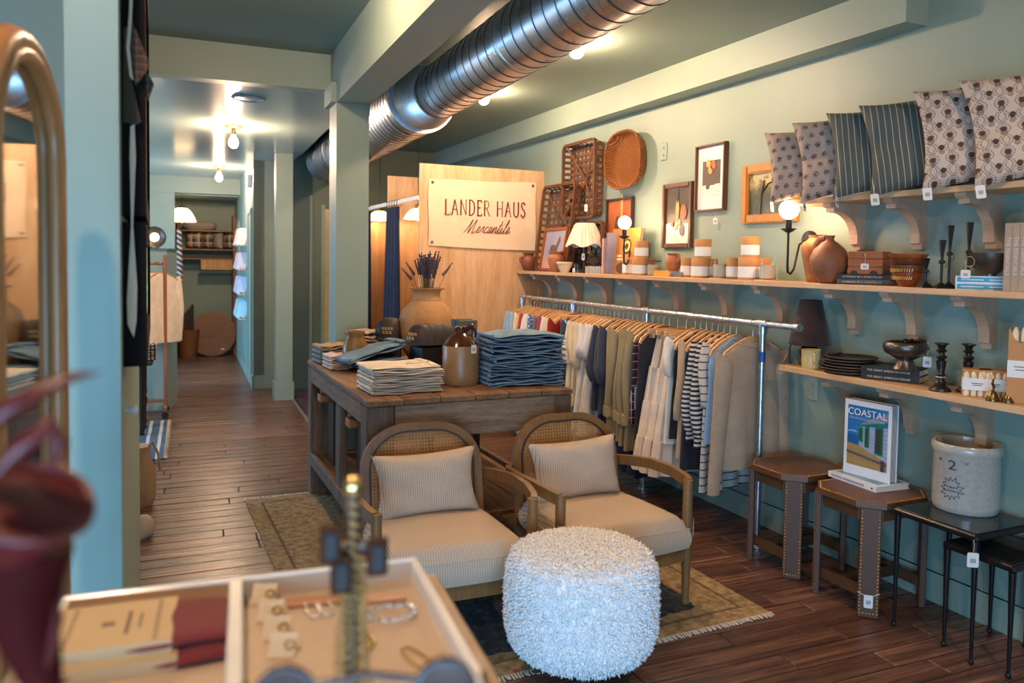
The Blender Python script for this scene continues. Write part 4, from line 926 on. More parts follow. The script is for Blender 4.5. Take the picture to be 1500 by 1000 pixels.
mid = [('navy', .3, .55, 0, 'small navy top hidden before the cream knits'), ('cream', .26, .62, 0, 'cream open-knit top, farthest of the cream four'), ('cream', .26, .62, 0, 'cream open-knit top, second of the cream four'),
  ('cream', .26, .64, 0, 'cream open-knit top, third of the cream four'), ('cream', .28, .66, .015, 'cream open-knit top nearest the white gauze dresses'),
  ('lace', .2, .78, .02, 'white gauze dress next to the cream knits'), ('lace', .2, .80, .02, 'white gauze dress, middle of three'), ('lace', .2, .80, .02, 'white gauze dress next to the navy shirts'),
  ('navy', .34, .62, .03, 'navy linen blouse with full sleeves, farthest of three'), ('navy', .34, .62, .03, 'navy linen blouse with full sleeves, middle one'), ('navy', .34, .62, .03, 'navy linen blouse with full sleeves nearest the khaki shirts'),
  ('khaki', .52, .74, 0, 'khaki shirt with rolled cuffs next to the navy blouses'), ('khaki', .52, .74, 0, 'khaki shirt with rolled cuffs, second of five'), ('khaki', .53, .76, 0, 'khaki shirt with rolled cuffs, third of five'),
  ('khaki', .54, .78, 0, 'khaki shirt with rolled cuffs, fourth of five'), ('khaki', .54, .8, 0, 'khaki shirt with rolled cuffs nearest the dark plaid piece')]
yk = {}
for k, (c, sl, L, pf, lb) in enumerate(mid):
    rz = R(rnd.uniform(9, 17))
    o = garment(y, rz, 'hanging_dress' if c == 'lace' else 'hanging_shirt', 'dress' if c == 'lace' else 'shirt', lb, C[c], L, sl, hl='wooden hanger of the '+lb, seed=60+k, puff=pf,
        cuff=(c == 'khaki'), th=.022 if c in ('lace', 'khaki') else .017, whem=.30 if c == 'lace' else .24, r0=.058 if pf else .05)
    y -= .058
near = [('plaid', 0, .62, 'dark plaid shirt between the khaki shirts and the ink blue one', False), ('ink', 0, .7, 'ink blue sleeveless top before the tiered skirts', False)]
for k, (c, sl, L, lb, cl) in enumerate(near):
    o = garment(y, R(12), 'hanging_blouse', 'top', lb, C[c], L, sl, hl='wooden hanger of the '+lb, seed=90+k); y -= .06
    if k == 0: tagpart(o, (-.21, -.03, -.52), .045, .14, R(12), .03)
tl = ['long oatmeal tiered skirt, farthest of three', 'long oatmeal tiered skirt, middle of three', 'long oatmeal tiered skirt nearest the black top']
for k, lb in enumerate(tl):
    rz = R(12); hanger(y, rz, 'clip hanger carrying the '+lb.replace('long ', ''), True)
    o = thing('tiered_skirt', lb, 'skirt', (XR, y, HOOKZ-.004), rz); z = -.06; rd = random.Random(k)
    for q, (hh, w0, w1) in enumerate(((.20, .10, .155), (.22, .16, .20), (.22, .205, .245), (.20, .25, .29))):
        ph = rd.uniform(0, 6)
        part('tier', MB().loft([ring(z-hh*f, w0+(w1-w0)*f, .02+.012*q+.012*f, 0, .008+.006*f+.003*q, 7+q, ph, 64) for f in (0, .08, .35, .7, 1)]), C['tier'], o, 70)
        z -= hh-.012
    y -= .085
last = [('white', .18, .66, 'pale sleeveless top between the tiered skirts and the black one', C['white']), ('black', .0, .62, 'black sleeveless top before the striped shirts', C['black']), ('tan', .42, .72, 'tan long-sleeved top behind the striped shirts', C['tan']),
    ('ink', .0, .78, 'dark navy top hanging behind the striped shirts', C['ink']), ('s', .46, .60, 'navy and white striped shirt, farther of the two', BRETON), ('s', .48, .62, 'navy and white striped shirt nearest the beige sweater', BRETON),
    ('s2', .30, .86, 'long white shirt with thin black stripes under the beige sweater', SAILOR), ('s3', .0, .58, 'pale blue top just behind the beige sweater', C['lblue'])]
for k, (c, sl, L, lb, mt) in enumerate(last):
    garment(y, R(rnd.uniform(10, 15)), 'hanging_blouse', 'top', lb, mt, L, sl, hl='wooden hanger of the '+lb, seed=120+k, th=.02, puff=.012 if c == 's' else 0); y -= .052
print('LASTY', y)
# beige sweater, the nearest piece on the rail
ys = 3.245; rz = R(4)
hanger(ys, rz, 'wooden hanger carrying the wide beige knitted sweater')
o = thing('knit_sweater', 'wide beige knitted sweater nearest on the clothes rail', 'sweater', (XR, ys, HOOKZ-.004), rz)
rows = [ring(-.03, .09, .014), ring(-.055, .15, .02), ring(-.09, .205, .024), ring(-.13, .235, .027), ring(-.3, .245, .03, 0, .01, 3, 1), ring(-.5, .25, .032, 0, .016, 3, 1), ring(-.66, .25, .034, 0, .02, 3, 1), ring(-.70, .235, .03, 0, .02, 3, 1)]
part('body', MB().loft(rows), C['beige'], o, 70)
for s in (-1, 1):
    rows = []
    for q in range(9):
        f = q/8; r = .07-.022*f; rows.append([(s*(.205+.055*f)+r*.75*cos(2*PI*k/16), r*.55*sin(2*PI*k/16)-.01, -.12-.70*f+s*.05*cos(2*PI*k/16)*(1-f)) for k in range(16)])
    part('sleeve', MB().loft(rows), C['beige'], o, 70)
    part('sleeve_seam', MB().tube([(s*(.222)+.066*.75*cos(2*PI*k/20), .066*.56*sin(2*PI*k/20)-.01, -.345+s*.02*cos(2*PI*k/20)) for k in range(20)], .0035, 5, True), C['beige'], o, 60)
part('neckband', MB().tube([(.105*cos(2*PI*k/28), .02*sin(2*PI*k/28), -.034-.022*(1-abs(cos(2*PI*k/28)))) for k in range(28)], .007, 6, True), C['beige'], o, 60)
# trousers hanging low behind, jeans on the floor-level bar
JEAN = cloth('mid_denim', srgb(44, 78, 116), weave=220); JEAND = cloth('dark_denim', srgb(30, 40, 62), weave=220)
for k in range(7):
    yy = 4.62-.075*k; X2 = XR+.12
    o = thing('hanging_jeans', ('blue jeans', 'dark jeans', 'dark jeans', 'blue jeans', 'dark jeans', 'blue jeans', 'dark jeans')[k]+' hanging low behind the shirts, '+('farthest', 'second from far', 'third from far', 'middle', 'third from near', 'second from near', 'nearest')[k], 'jeans', (XR, yy, .0), R(12), 'jeans hanging behind the shirts')
    mt = JEAN if k in (0, 3, 5) else JEAND
    for s in (-1, 1): part('leg', MB().loft([ring(.62, .075, .016, s*.07), ring(.45, .07, .018, s*.075, .004), ring(.12, .06, .02, s*.08, .006)]), mt, o, 70)
    part('waist', MB().loft([ring(.74, .13, .014), ring(.6, .15, .018)]), mt, o, 70)
# ================================================================== RUSTIC WORK TABLE
TX0, TX1, TY0, TY1, TZ = .87, 1.95, 3.49, 5.03, .848
t = thing('work_table', 'large weathered wooden work table piled with folded clothes', 'table', ((TX0+TX1)/2, (TY0+TY1)/2, 0))
cx, cy = (TX0+TX1)/2, (TY0+TY1)/2; hx, hy = (TX1-TX0)/2, (TY1-TY0)/2
nb = 6
for i in range(nb):
    x0 = -hx+2*hx*i/nb; part('top_board', MB().bbox(x0+.002, x0+2*hx/nb-.002, -hy-rnd.uniform(0, .008), hy, TZ-.032, TZ-rnd.uniform(0, .003), .005), RUSTTOP, t, None)
part('apron', MB().bbox(-hx+.14, hx-.10, -hy+.012, -hy+.045, TZ-.20, TZ-.033, .004), RUSTIC, t, None)
part('apron', MB().bbox(-hx+.14, hx-.10, hy-.045, hy-.012, TZ-.20, TZ-.033, .004), RUSTIC, t, None)
part('side_apron', MB().bbox(-hx+.006, -hx+.04, -hy+.13, hy-.10, TZ-.13, TZ-.033, .004), RUSTTOP, t, None)
part('side_apron', MB().bbox(hx-.04, hx-.006, -hy+.13, hy-.10, TZ-.13, TZ-.033, .004), RUSTTOP, t, None)
for sx in (-1, 1):
    for sy in (-1, 1):
        a, b = (-hx+.004, -hx+.135) if sx < 0 else (hx-.105, hx-.004); c, d = (-hy+.006, -hy+.125) if sy < 0 else (hy-.105, hy-.01)
        part('leg', MB().bbox(a, b, c, d, 0, TZ-.033, .006), RUSTICZ, t, None)
part('middle_post', MB().bbox(-hx+.01, -hx+.05, -.16, -.05, .22, TZ-.033, .004), RUSTICZ, t, None)
part('shelf_rail', MB().bbox(-hx+.0, -hx+.03, -hy+.12, hy-.1, .20, .275, .004), RUSTICZ, t, None)
part('shelf_rail', MB().bbox(hx-.03, hx, -hy+.12, hy-.1, .20, .275, .004), RUSTICZ, t, None)
for i in range(5):
    x0 = -hx+.032+(2*hx-.064)*i/5; part('shelf_board', MB().bbox(x0, x0+(2*hx-.064)/5-.004, -hy+.02, hy-.02, .225, .25, .003), RUSTTOP, t, None)
BLOCK = wood('orange_block_wood', srgb(136, 84, 42), srgb(180, 120, 66), 0, 9, 8, .65, .4)
for k, (yy, lb) in enumerate(((4.74, 'rough wooden bench tucked under the far end of the work table'), (3.98, 'rough wooden bench tucked under the near end of the work table'))):
    b = thing('wooden_bench', lb, 'bench', (1.28, yy, .252), 0, 'benches under the work table')
    for q in (0, 1): part('seat_board', MB().bbox(-.40+q*.035, .40, -.10+q*.105, -.005+q*.105, .385, .43, .005), BLOCK, b, None)
    for s in (-.30, .30): part('leg_board', MB().bbox(s-.02, s+.02, -.09, .09, 0, .385, .004), DKWOOD, b, None)
# rug under the table and chairs
def rug_mat():
    t = NT('faded_persian_rug'); v = t.coords(); s = t.sep(v); n = t.noise(v, 7, 6, .7); n2 = t.noise(v, 26, 5, .7)
    ax = t.math('SUBTRACT', .93, t.math('ABSOLUTE', s[0])); ay = t.math('SUBTRACT', 1.24, t.math('ABSOLUTE', s[1])); dd = t.math('MINIMUM', ax, ay)
    tan = t.ramp(n2, [(.3, srgb(104, 82, 52)), (.5, srgb(148, 122, 84)), (.62, srgb(172, 148, 108)), (.7, srgb(134, 106, 70))])
    fld = t.ramp(n2, [(.3, srgb(26, 30, 36)), (.5, srgb(48, 52, 56)), (.62, srgb(70, 72, 70)), (.72, srgb(124, 102, 74))])
    vo = t.n('ShaderNodeTexVoronoi'); vo.inputs['Scale'].default_value = 7; t.l(v, vo.inputs['Vector'])
    tan = t.mix(t.math('LESS_THAN', vo.outputs['Distance'], .12), tan, srgb(150, 70, 66))
    line = t.math('MULTIPLY', t.math('LESS_THAN', t.math('ABSOLUTE', t.math('SUBTRACT', dd, .09)), .008), .7)
    c = t.mix(t.math('LESS_THAN', t.math('ADD', t.math('MAXIMUM', t.math('DIVIDE', t.math('ABSOLUTE', t.math('SUBTRACT', s[0], .05)), .62), t.math('DIVIDE', t.math('ABSOLUTE', t.math('ADD', s[1], .66)), .42)), t.math('MULTIPLY', t.math('SUBTRACT', n, .5), .3)), 1.0), tan, fld)
    t.col(t.mix(line, c, srgb(80, 58, 40))); t.rough(.95); t.bump(t.noise(v, 300, 2), .5, .003); return t.m
rg = thing('area_rug', 'faded tan and blue-black patterned rug under the armchairs and table', 'rug', (1.44, 3.74, 0), R(1.2))
part('pile', MB().grid(lambda i, j: (-.93+1.86*i, -1.24+2.48*j, .007+.0008*sin(i*23+j*9)), 30, 40).box(-.93, .93, -1.24, 1.24, .0005, .006), rug_mat(), rg, 60)
m = MB()
for k in range(150):
    x = -.93+1.86*k/149
    for s in (-1, 1): m.bar([(x, s*1.238, .005), (x+rnd.uniform(-.006, .006), s*(1.262+rnd.uniform(0, .012)), .003)], .007, .003)
f = part('fringe', m, cloth('cream_fringe', srgb(206, 192, 168)), rg, None); f['kind'] = 'stuff'

# ------------------------------------------------------------------ folded clothes
def slab(w, d, th, z0, seed, wav=.004, nx=26):
    rd = random.Random(seed); p1, p2, p3 = (rd.uniform(0, 6) for _ in range(3)); rows = []
    for i in range(nx):
        f = i/(nx-1); x = -w/2+w*f; e = min(1, (min(f, 1-f)*w/(th*.55)))**.5 if 0 < f < 1 else .05
        zc = z0+th/2+wav*(sin(f*7+p1)+.6*sin(f*15+p2)); hh = th/2*e*(1+.10*sin(f*11+p3)); dd = d/2*(1-.02*(1-e)) + .003*sin(f*9+p2)
        rg_ = []
        for k in range(20):
            a = 2*PI*k/20; c, s = cos(a), sin(a); rg_.append((x, dd*math.copysign(abs(c)**.55, c), zc+hh*math.copysign(abs(s)**.8, s)))
        rows.append(rg_)
    return MB().loft(rows[::-1])
def folded(name, cat, label, mt, w, d, th, loc, rz, seed, group, wav=.003, waist=None):
    o = thing(name, label, cat, loc, rz, group)
    part('lower_fold', slab(w, d, th*.52, 0, seed, wav), mt, o, 60)
    part('upper_fold', slab(w*.985, d*.985, th*.52, th*.48, seed+500, wav), mt, o, 60)
    part('fold_edge', MB().tube([(-w/2*.97, -d*.42+d*.84*q/8, th*.5+.002*sin(q*2)) for q in range(9)], th*.42, 8), mt, o, 60)
    if waist:
        part('waistband', MB().bar([(w*.40, -d*.46, th*1.02), (w*.41, 0, th*1.12), (w*.40, d*.46, th*1.02)], .034, .006, (0, 0, 1)), mt, o, None)
        part('button', MB().ball((w*.40, -d*.1, th*1.16), .007, 10, 6), BRASS, o, 60)
        part('fly', MB().bar([(w*.38, -d*.08, th*1.1), (w*.2, -d*.1, th*1.05), (w*.1, -d*.04, th*1.04)], .02, .004, (0, 0, 1)), mt, o, None)
    return o
def denim(name, c):
    t = NT(name); v = t.coords(); n = t.noise(v, 14, 5, .65); w = t.noise(v, 330, 2, .5); oi = t.n('ShaderNodeObjectInfo')
    f = t.math('ADD', t.math('MULTIPLY', n, .7), t.math('MULTIPLY', w, .3))
    c0 = t.ramp(f, [(.3, tuple(x*.5 for x in c[:3])+(1,)), (.55, c), (.75, tuple(min(1, x*1.9) for x in c[:3])+(1,))])
    t.col(t.mix(t.math('MULTIPLY', oi.outputs['Random'], .4), c0, tuple(x*.6 for x in c[:3])+(1,))); t.rough(.9); t.bump(w, .4, .002); return t.m
DENIM = denim('stacked_denim', srgb(112, 142, 166)); CANVAS = cloth('ecru_denim', srgb(214, 200, 180), weave=260)
ordn = ['bottom', 'second', 'third', 'fourth', 'fifth', 'sixth', 'seventh', 'eighth', 'ninth', 'tenth', 'top']
p = PZ(772, 566, TZ); base = Vector((p.x+.03, p.y+.16, TZ))
for k in range(11):
    th = .026; folded('folded_jeans', 'jeans', ordn[k]+' pair in the tall stack of folded blue jeans', DENIM, .43-.008*(k % 3), .30, th, base+Vector((rnd.uniform(-.012, .012), rnd.uniform(-.006, .006), k*.0245)), R(-3+rnd.uniform(-3.5, 3.5)), k, 'stack of blue jeans', .0055)
p = PZ(598, 577, TZ); base = Vector((p.x-.0, p.y+.15, TZ))
o6 = ['bottom', 'second', 'third', 'fourth', 'fifth', 'sixth', 'top']
for k in range(7):
    folded('folded_trousers', 'trousers', o6[k]+' pair in the stack of ecru trousers at the table corner', CANVAS, .36, .29, .0195, base+Vector((rnd.uniform(-.006, .006), rnd.uniform(-.005, .005), k*.0185)), R(2+rnd.uniform(-2, 2)), 40+k, 'stack of ecru trousers', .002, k == 6)
p = PZ(560, 545, TZ); base = Vector((p.x+.0, p.y+.14, TZ))
for k in range(3):
    o = folded('folded_jeans', 'jeans', ('bottom', 'middle', 'top tilted buttoned')[k]+' pair of blue jeans in the short stack behind the ecru trousers', DENIM, .40 if k == 2 else .26, .22, .034, base+Vector((.03-.05*(k == 2), -.01+.006*k, k*.033+.028*(k == 2))), R(14), 60+k, 'short stack of jeans', .004, k == 2)
    if k == 2: o.rotation_euler = (0, R(-13), R(14))
OLIVE = cloth('olive_cotton', srgb(74, 74, 52)); p = PZ(708, 552, TZ)
for k in range(6): folded('folded_trousers', 'trousers', o6[k if k < 5 else 6]+' pair in the olive green stack behind the jug', OLIVE, .20, .26, .034, Vector((p.x+.05, p.y+.16, TZ+k*.033)), R(-6+k), 70+k, 'stack of olive trousers', .004)
GINGH = plaid('tan_gingham', srgb(176, 150, 116), srgb(112, 88, 62), srgb(196, 176, 148), .012); GREYB = cloth('blue_grey_cotton', srgb(120, 122, 118)); PINKC = cloth('pale_pink_cotton', srgb(214, 186, 168))
p = PZ(474, 528, TZ)
for k in range(4): folded('folded_shirt', 'shirt', ('bottom grey', 'second grey', 'third grey', 'top tan gingham')[k]+' shirt folded at the far left table corner', (GREYB, GREYB, GREYB, GINGH)[k], .20, .20, .03, Vector((1.0, 4.87, TZ+k*.029)), R(6), 80+k, 'folded shirts at the far left corner', .004)
p = PZ(486, 538, TZ)
for k in range(4): folded('folded_shirt', 'shirt', o6[k if k < 3 else 6]+' one of the pale pink folded shirts beside the mustard crock', PINKC, .13, .20, .022, Vector((.975, 4.60, TZ+k*.021)), R(4), 90+k, 'pale pink folded shirts', .003)
FLOR = plaid('spotted_shirting', srgb(198, 178, 160), srgb(176, 150, 130), srgb(66, 66, 84), .05)
p = PZ(563, 500, TZ)
for k in range(4): folded('folded_shirt', 'shirt', ('bottom', 'second', 'third', 'top')[k]+' one of the spotted folded shirts beside the clay vase', FLOR, .20, .20, .05, Vector((1.235, 4.90, TZ+k*.048)), R(10), 95+k, 'spotted folded shirts', .005)
# crock, wooden box, vase, jug
MUST = plain('mustard_glaze', srgb(128, 96, 44), .35, 0, .25, 14)
p = PY(520, 500, 4.60); s = dep(p)/FPX; hc = (PY(520, 485, 4.60).z-TZ)/36/s
t = thing('mustard_crock', 'small mustard glazed crock on the left of the table', 'crock', Vector((p.x, 4.60, TZ)))
part('body', MB().lathe([(r*18*s, z*36*s*hc) for r, z in [(.72, 0), (.8, .03), (1, .4), (.97, .62), (.74, .8), (.7, .86), (.82, .97), (.82, 1), (.64, 1), (.55, .85), (1e-4, .8)]], 36), MUST, t, 50)
p = PY(563, 505, 4.58)
t = thing('bark_box', 'low round wooden box with bark sides behind the folded jeans', 'box', Vector((p.x, 4.58, TZ)))
part('side', MB().lathe([(.088, 0), (.092, .01), (.092, .105), (.089, .108)], 36), DKWOOD, t)
part('lid', MB().lathe([(.095, .106), (.096, .12), (.09, .126), (1e-6, .13)], 36), OAK, t)
VASEM = wood('ribbed_clay', srgb(164, 116, 72), srgb(206, 158, 108), 0, 20, 1, .75, .5)
p = PY(625, 470, 4.76); vl = Vector((p.x, 4.76, TZ))
t = thing('clay_vase', 'big round tan clay vase with flared neck holding dried lavender', 'vase', vl); s = dep(vl)/FPX
prof = [(.52, 0), (.6, .01), (.86, .18), (1, .42), (.98, .56), (.86, .7), (.58, .80), (.49, .84), (.46, .92), (.50, .96), (.64, .99), (.64, 1), (.57, 1), (.43, .93), (.42, .84), (1e-4, .75)]
VH = PY(625, 421, 4.76).z-TZ
part('body', MB().lathe([(r*41.5*s, z*VH) for r, z in prof], 48), VASEM, t, 50)
part('neck_ring', MB().tube([(.50*41.5*s*cos(2*PI*k/36), .50*41.5*s*sin(2*PI*k/36), .84*VH) for k in range(36)], .005, 8, True), VASEM, t, 60)
LAV = cloth('lavender_bud', srgb(62, 52, 66)); LSTEM = plain('dried_stem', srgb(92, 84, 58), .8)
lv = thing('lavender_bunch', 'bunch of dried lavender standing in the clay vase', 'dried flowers', vl+Vector((0, 0, VH*.8)))
rd = random.Random(5)
for k in range(58):
    a = rd.uniform(0, 2*PI); sp = rd.random()**.5; hgt = rd.uniform(.22, .33); tipx, tipy = .085*sp*cos(a), .085*sp*sin(a)
    if k < 3: tipx, tipy, hgt = (-.13, .02, .19) if k == 0 else (.15, -.05, .2) if k == 1 else (-.15, .03, .15), 0, 0
    if k < 3: tipx, tipy, hgt = ((-.13, .02, .25), (.15, -.05, .25), (-.155, .03, .21))[k]
    st = part('stem', MB().tube([(tipx*.25, tipy*.25, 0), (tipx*.6, tipy*.6, hgt*.55), (tipx, tipy, hgt)], .0014, 5), LSTEM, lv, 60)
    hd = MB(); n = 6
    for q in range(n):
        f = q/(n-1); zz = hgt*(.72+.28*f); c = .8*f+.2
        hd.ball((tipx*(.66+.34*f)+rd.uniform(-.002, .002), tipy*(.66+.34*f)+rd.uniform(-.002, .002), zz), .0075*(1.15-.5*f), 6, 4, 1.5)
    part('flower_spike', hd, LAV, st, 60)['kind'] = 'stuff'
STONE = plain('tan_stoneware', srgb(140, 106, 68), .35, 0, .12, 10); BRGL = plain('brown_glaze', srgb(66, 36, 18), .12, 0, .3, 14)
p = PZ(673, 566, TZ); jl = Vector((p.x+.04, p.y+.09, TZ)); s = dep(jl)/FPX
t = thing('stoneware_jug', 'tan stoneware jug with glossy brown shoulder and price tag', 'jug', jl)
jr, jh = 27*s, 84*s
part('body', MB().lathe([(jr*.94, 0), (jr*.97, .006), (jr, jh*.2), (jr, jh*.66), (jr*.985, jh*.675)], 44), STONE, t, 50)
part('shoulder', MB().lathe([(jr*.985, jh*.675), (jr*.93, jh*.70), (jr*.72, jh*.80), (jr*.40, jh*.88), (jr*.32, jh*.90), (jr*.36, jh*.95), (jr*.36, jh*1.0), (jr*.2, jh), (jr*.18, jh*.92), (1e-6, jh*.9)], 44), BRGL, t, 50)
part('handle', MB().tube([(jr*.3, 0, jh*.95), (jr*.62, 0, jh*1.0), (jr*.78, 0, jh*.9), (jr*.72, 0, jh*.8)], .011, 8, False, 1.4), BRGL, t, 60)
tagpart(t, (jr*.35, -jr*1.0, jh*.56), .032, .045, R(12), .05)
# slate books standing behind the jug
SLATE = cloth('slate_book_cloth', srgb(84, 94, 102)); p = PY(667, 480, 4.40)
for k in range(2):
    book(('slate blue cloth book standing behind the jug, front one', 'slate blue cloth book with yellow spine panel, back one')[k], Vector((p.x+.012-.012*k, 4.36+.05*k, TZ)), R(-80), .285+.004*k, .125, .045, SLATE if not k else plain('teal_spine', srgb(58, 78, 86), .6), 'slate books on the table', True)
bpy.data.objects['book']
# black crate carrying caps, leather caps in a row
p = PZ(632, 548, TZ)
t = thing('display_block', 'dark wooden display block carrying the row of caps', 'box', Vector((p.x+.045, p.y+.11, TZ)), R(8))
part('crate', MB().bbox(-.11, .11, -.085, .085, 0, .15, .004), plain('blackened_wood', (.014, .011, .01, 1), .6), t, None)
CAPM = plain('waxed_brown_cotton', srgb(40, 28, 22), .6, 0, .25, 22, .3); YTH = plain('gold_thread', srgb(196, 156, 84), .6)
def cap(label, loc, rz):
    o = thing('baseball_cap', label, 'cap', loc, rz, 'dark caps with gold lettering')
    def dome(i, j):
        a = 2*PI*i; ph_ = R(88)*(1-j); r = .088*sin(ph_)**.7 if ph_ > .02 else .0; return (r*cos(a)*1.05, r*sin(a), .125*cos(ph_)**.8)
    part('crown', MB().grid(dome, 33, 9), CAPM, o, 60)
    part('visor', MB().loft([[(x, y, z+dz) for x, y, z in [(-.07, -.05, .006), (-.062, -.10, .0), (-.035, -.145, -.004), (0, -.158, -.005), (.035, -.145, -.004), (.062, -.10, 0), (.07, -.05, .006), (0, -.075, .012)]] for dz in (0, .004)]), CAPM, o, 50)
    for q in range(6):
        a = 2*PI*q/6; part('seam', MB().tube([(.092*cos(a)*sin(R(b))**.7*1.05, .0885*sin(a)*sin(R(b))**.7, .117*cos(R(b))**.8) for b in (86, 60, 40, 20, 6)], .0016, 5), CAPM, o, 60)
    part('button', MB().ball((0, 0, .116), .007, 10, 6), CAPM, o, 60)
    # embroidered capitals, two short rows
    for r_, n_, zz in ((0, 4, .062), (1, 3, .038)):
        for q in range(n_):
            a = R(-90)+(q-(n_-1)/2)*.22; rr = .094-.012*(.9 if r_ == 0 else 0)
            part('stitched_letter', MB().at((rr*cos(a)*1.03, rr*sin(a)*1.0, zz), (0, 0, a+PI/2)).bar([(-.006, 0, -.008), (-.006, 0, .008)], .004, .003, (0, 1, 0)).bar([(-.006, 0, .008), (.006, 0, .004), (-.004, 0, 0), (.006, 0, -.008)], .004, .003, (0, 1, 0)), YTH, o, None)
    return o
p = PY(588, 490, 4.66)
b = thing('display_block', 'low dark block under the leftmost cap beside the vase', 'box', Vector((p.x-.035, 4.80, TZ)))
part('block', MB().bbox(-.06, .06, -.06, .06, 0, .15, .003), plain('blackened_wood', (.014, .011, .01, 1), .6), b, None)
cap('dark brown cap with gold lettering left of the clay vase', b.location+Vector((0, 0, .153)), R(-25))
cb = bpy.data.objects['display_block'].location
for k in range(4):
    o = cap(('dark brown cap with gold lettering at the front of the nested row', 'dark brown cap second in the nested row before the vase', 'dark brown cap third in the nested row before the vase', 'dark brown cap last in the nested row, nearest the jug')[k], cb+Vector((-.072+.042*k, -.0-.004*k, .153)), R(-62))
    o.rotation_euler = (R(-6), 0, R(-62))
# ================================================================== ARMCHAIRS
SEATM = NT('ticking_stripe')
_v = SEATM.coords(); _s = SEATM.sep(_v); _x = _s[0]
_f = SEATM.math('FRACT', SEATM.math('DIVIDE', SEATM.math('ADD', _x, 5.0), .0098)); _l = SEATM.math('LESS_THAN', _f, .24)
_f2 = SEATM.math('FRACT', SEATM.math('DIVIDE', SEATM.math('ADD', _x, 5.0045), .0098)); _l2 = SEATM.math('MULTIPLY', SEATM.math('LESS_THAN', _f2, .10), .5)
_b = SEATM.mix(SEATM.noise(_v, 220, 2), srgb(186, 162, 138), srgb(216, 196, 174)); _c = SEATM.mix(SEATM.math('MULTIPLY', _l, .6), _b, srgb(92, 72, 58)); SEATM.col(SEATM.mix(_l2, _c, srgb(110, 92, 76)))
SEATM.rough(.9); SEATM.bump(SEATM.noise(_v, 240, 2), .3, .002); SEATM = SEATM.m
CANE = plain('rattan_cane', srgb(192, 138, 76), .5, 0, .15, 40)
CHW = wood('chair_oak', srgb(108, 74, 40), srgb(146, 106, 62), 2, 12, 6, .42, .12)
def arch(hw, z0, z1, rad, n=10):
    pts = [(-hw, z0)]
    for k in range(n+1):
        a = R(180-90*k/n); pts.append((-hw+rad+rad*cos(a), z1-rad+rad*sin(a)*.9))
    for k in range(n+1):
        a = R(90-90*k/n); pts.append((hw-rad+rad*cos(a), z1-rad+rad*sin(a)*.9))
    pts.append((hw, z0)); return pts
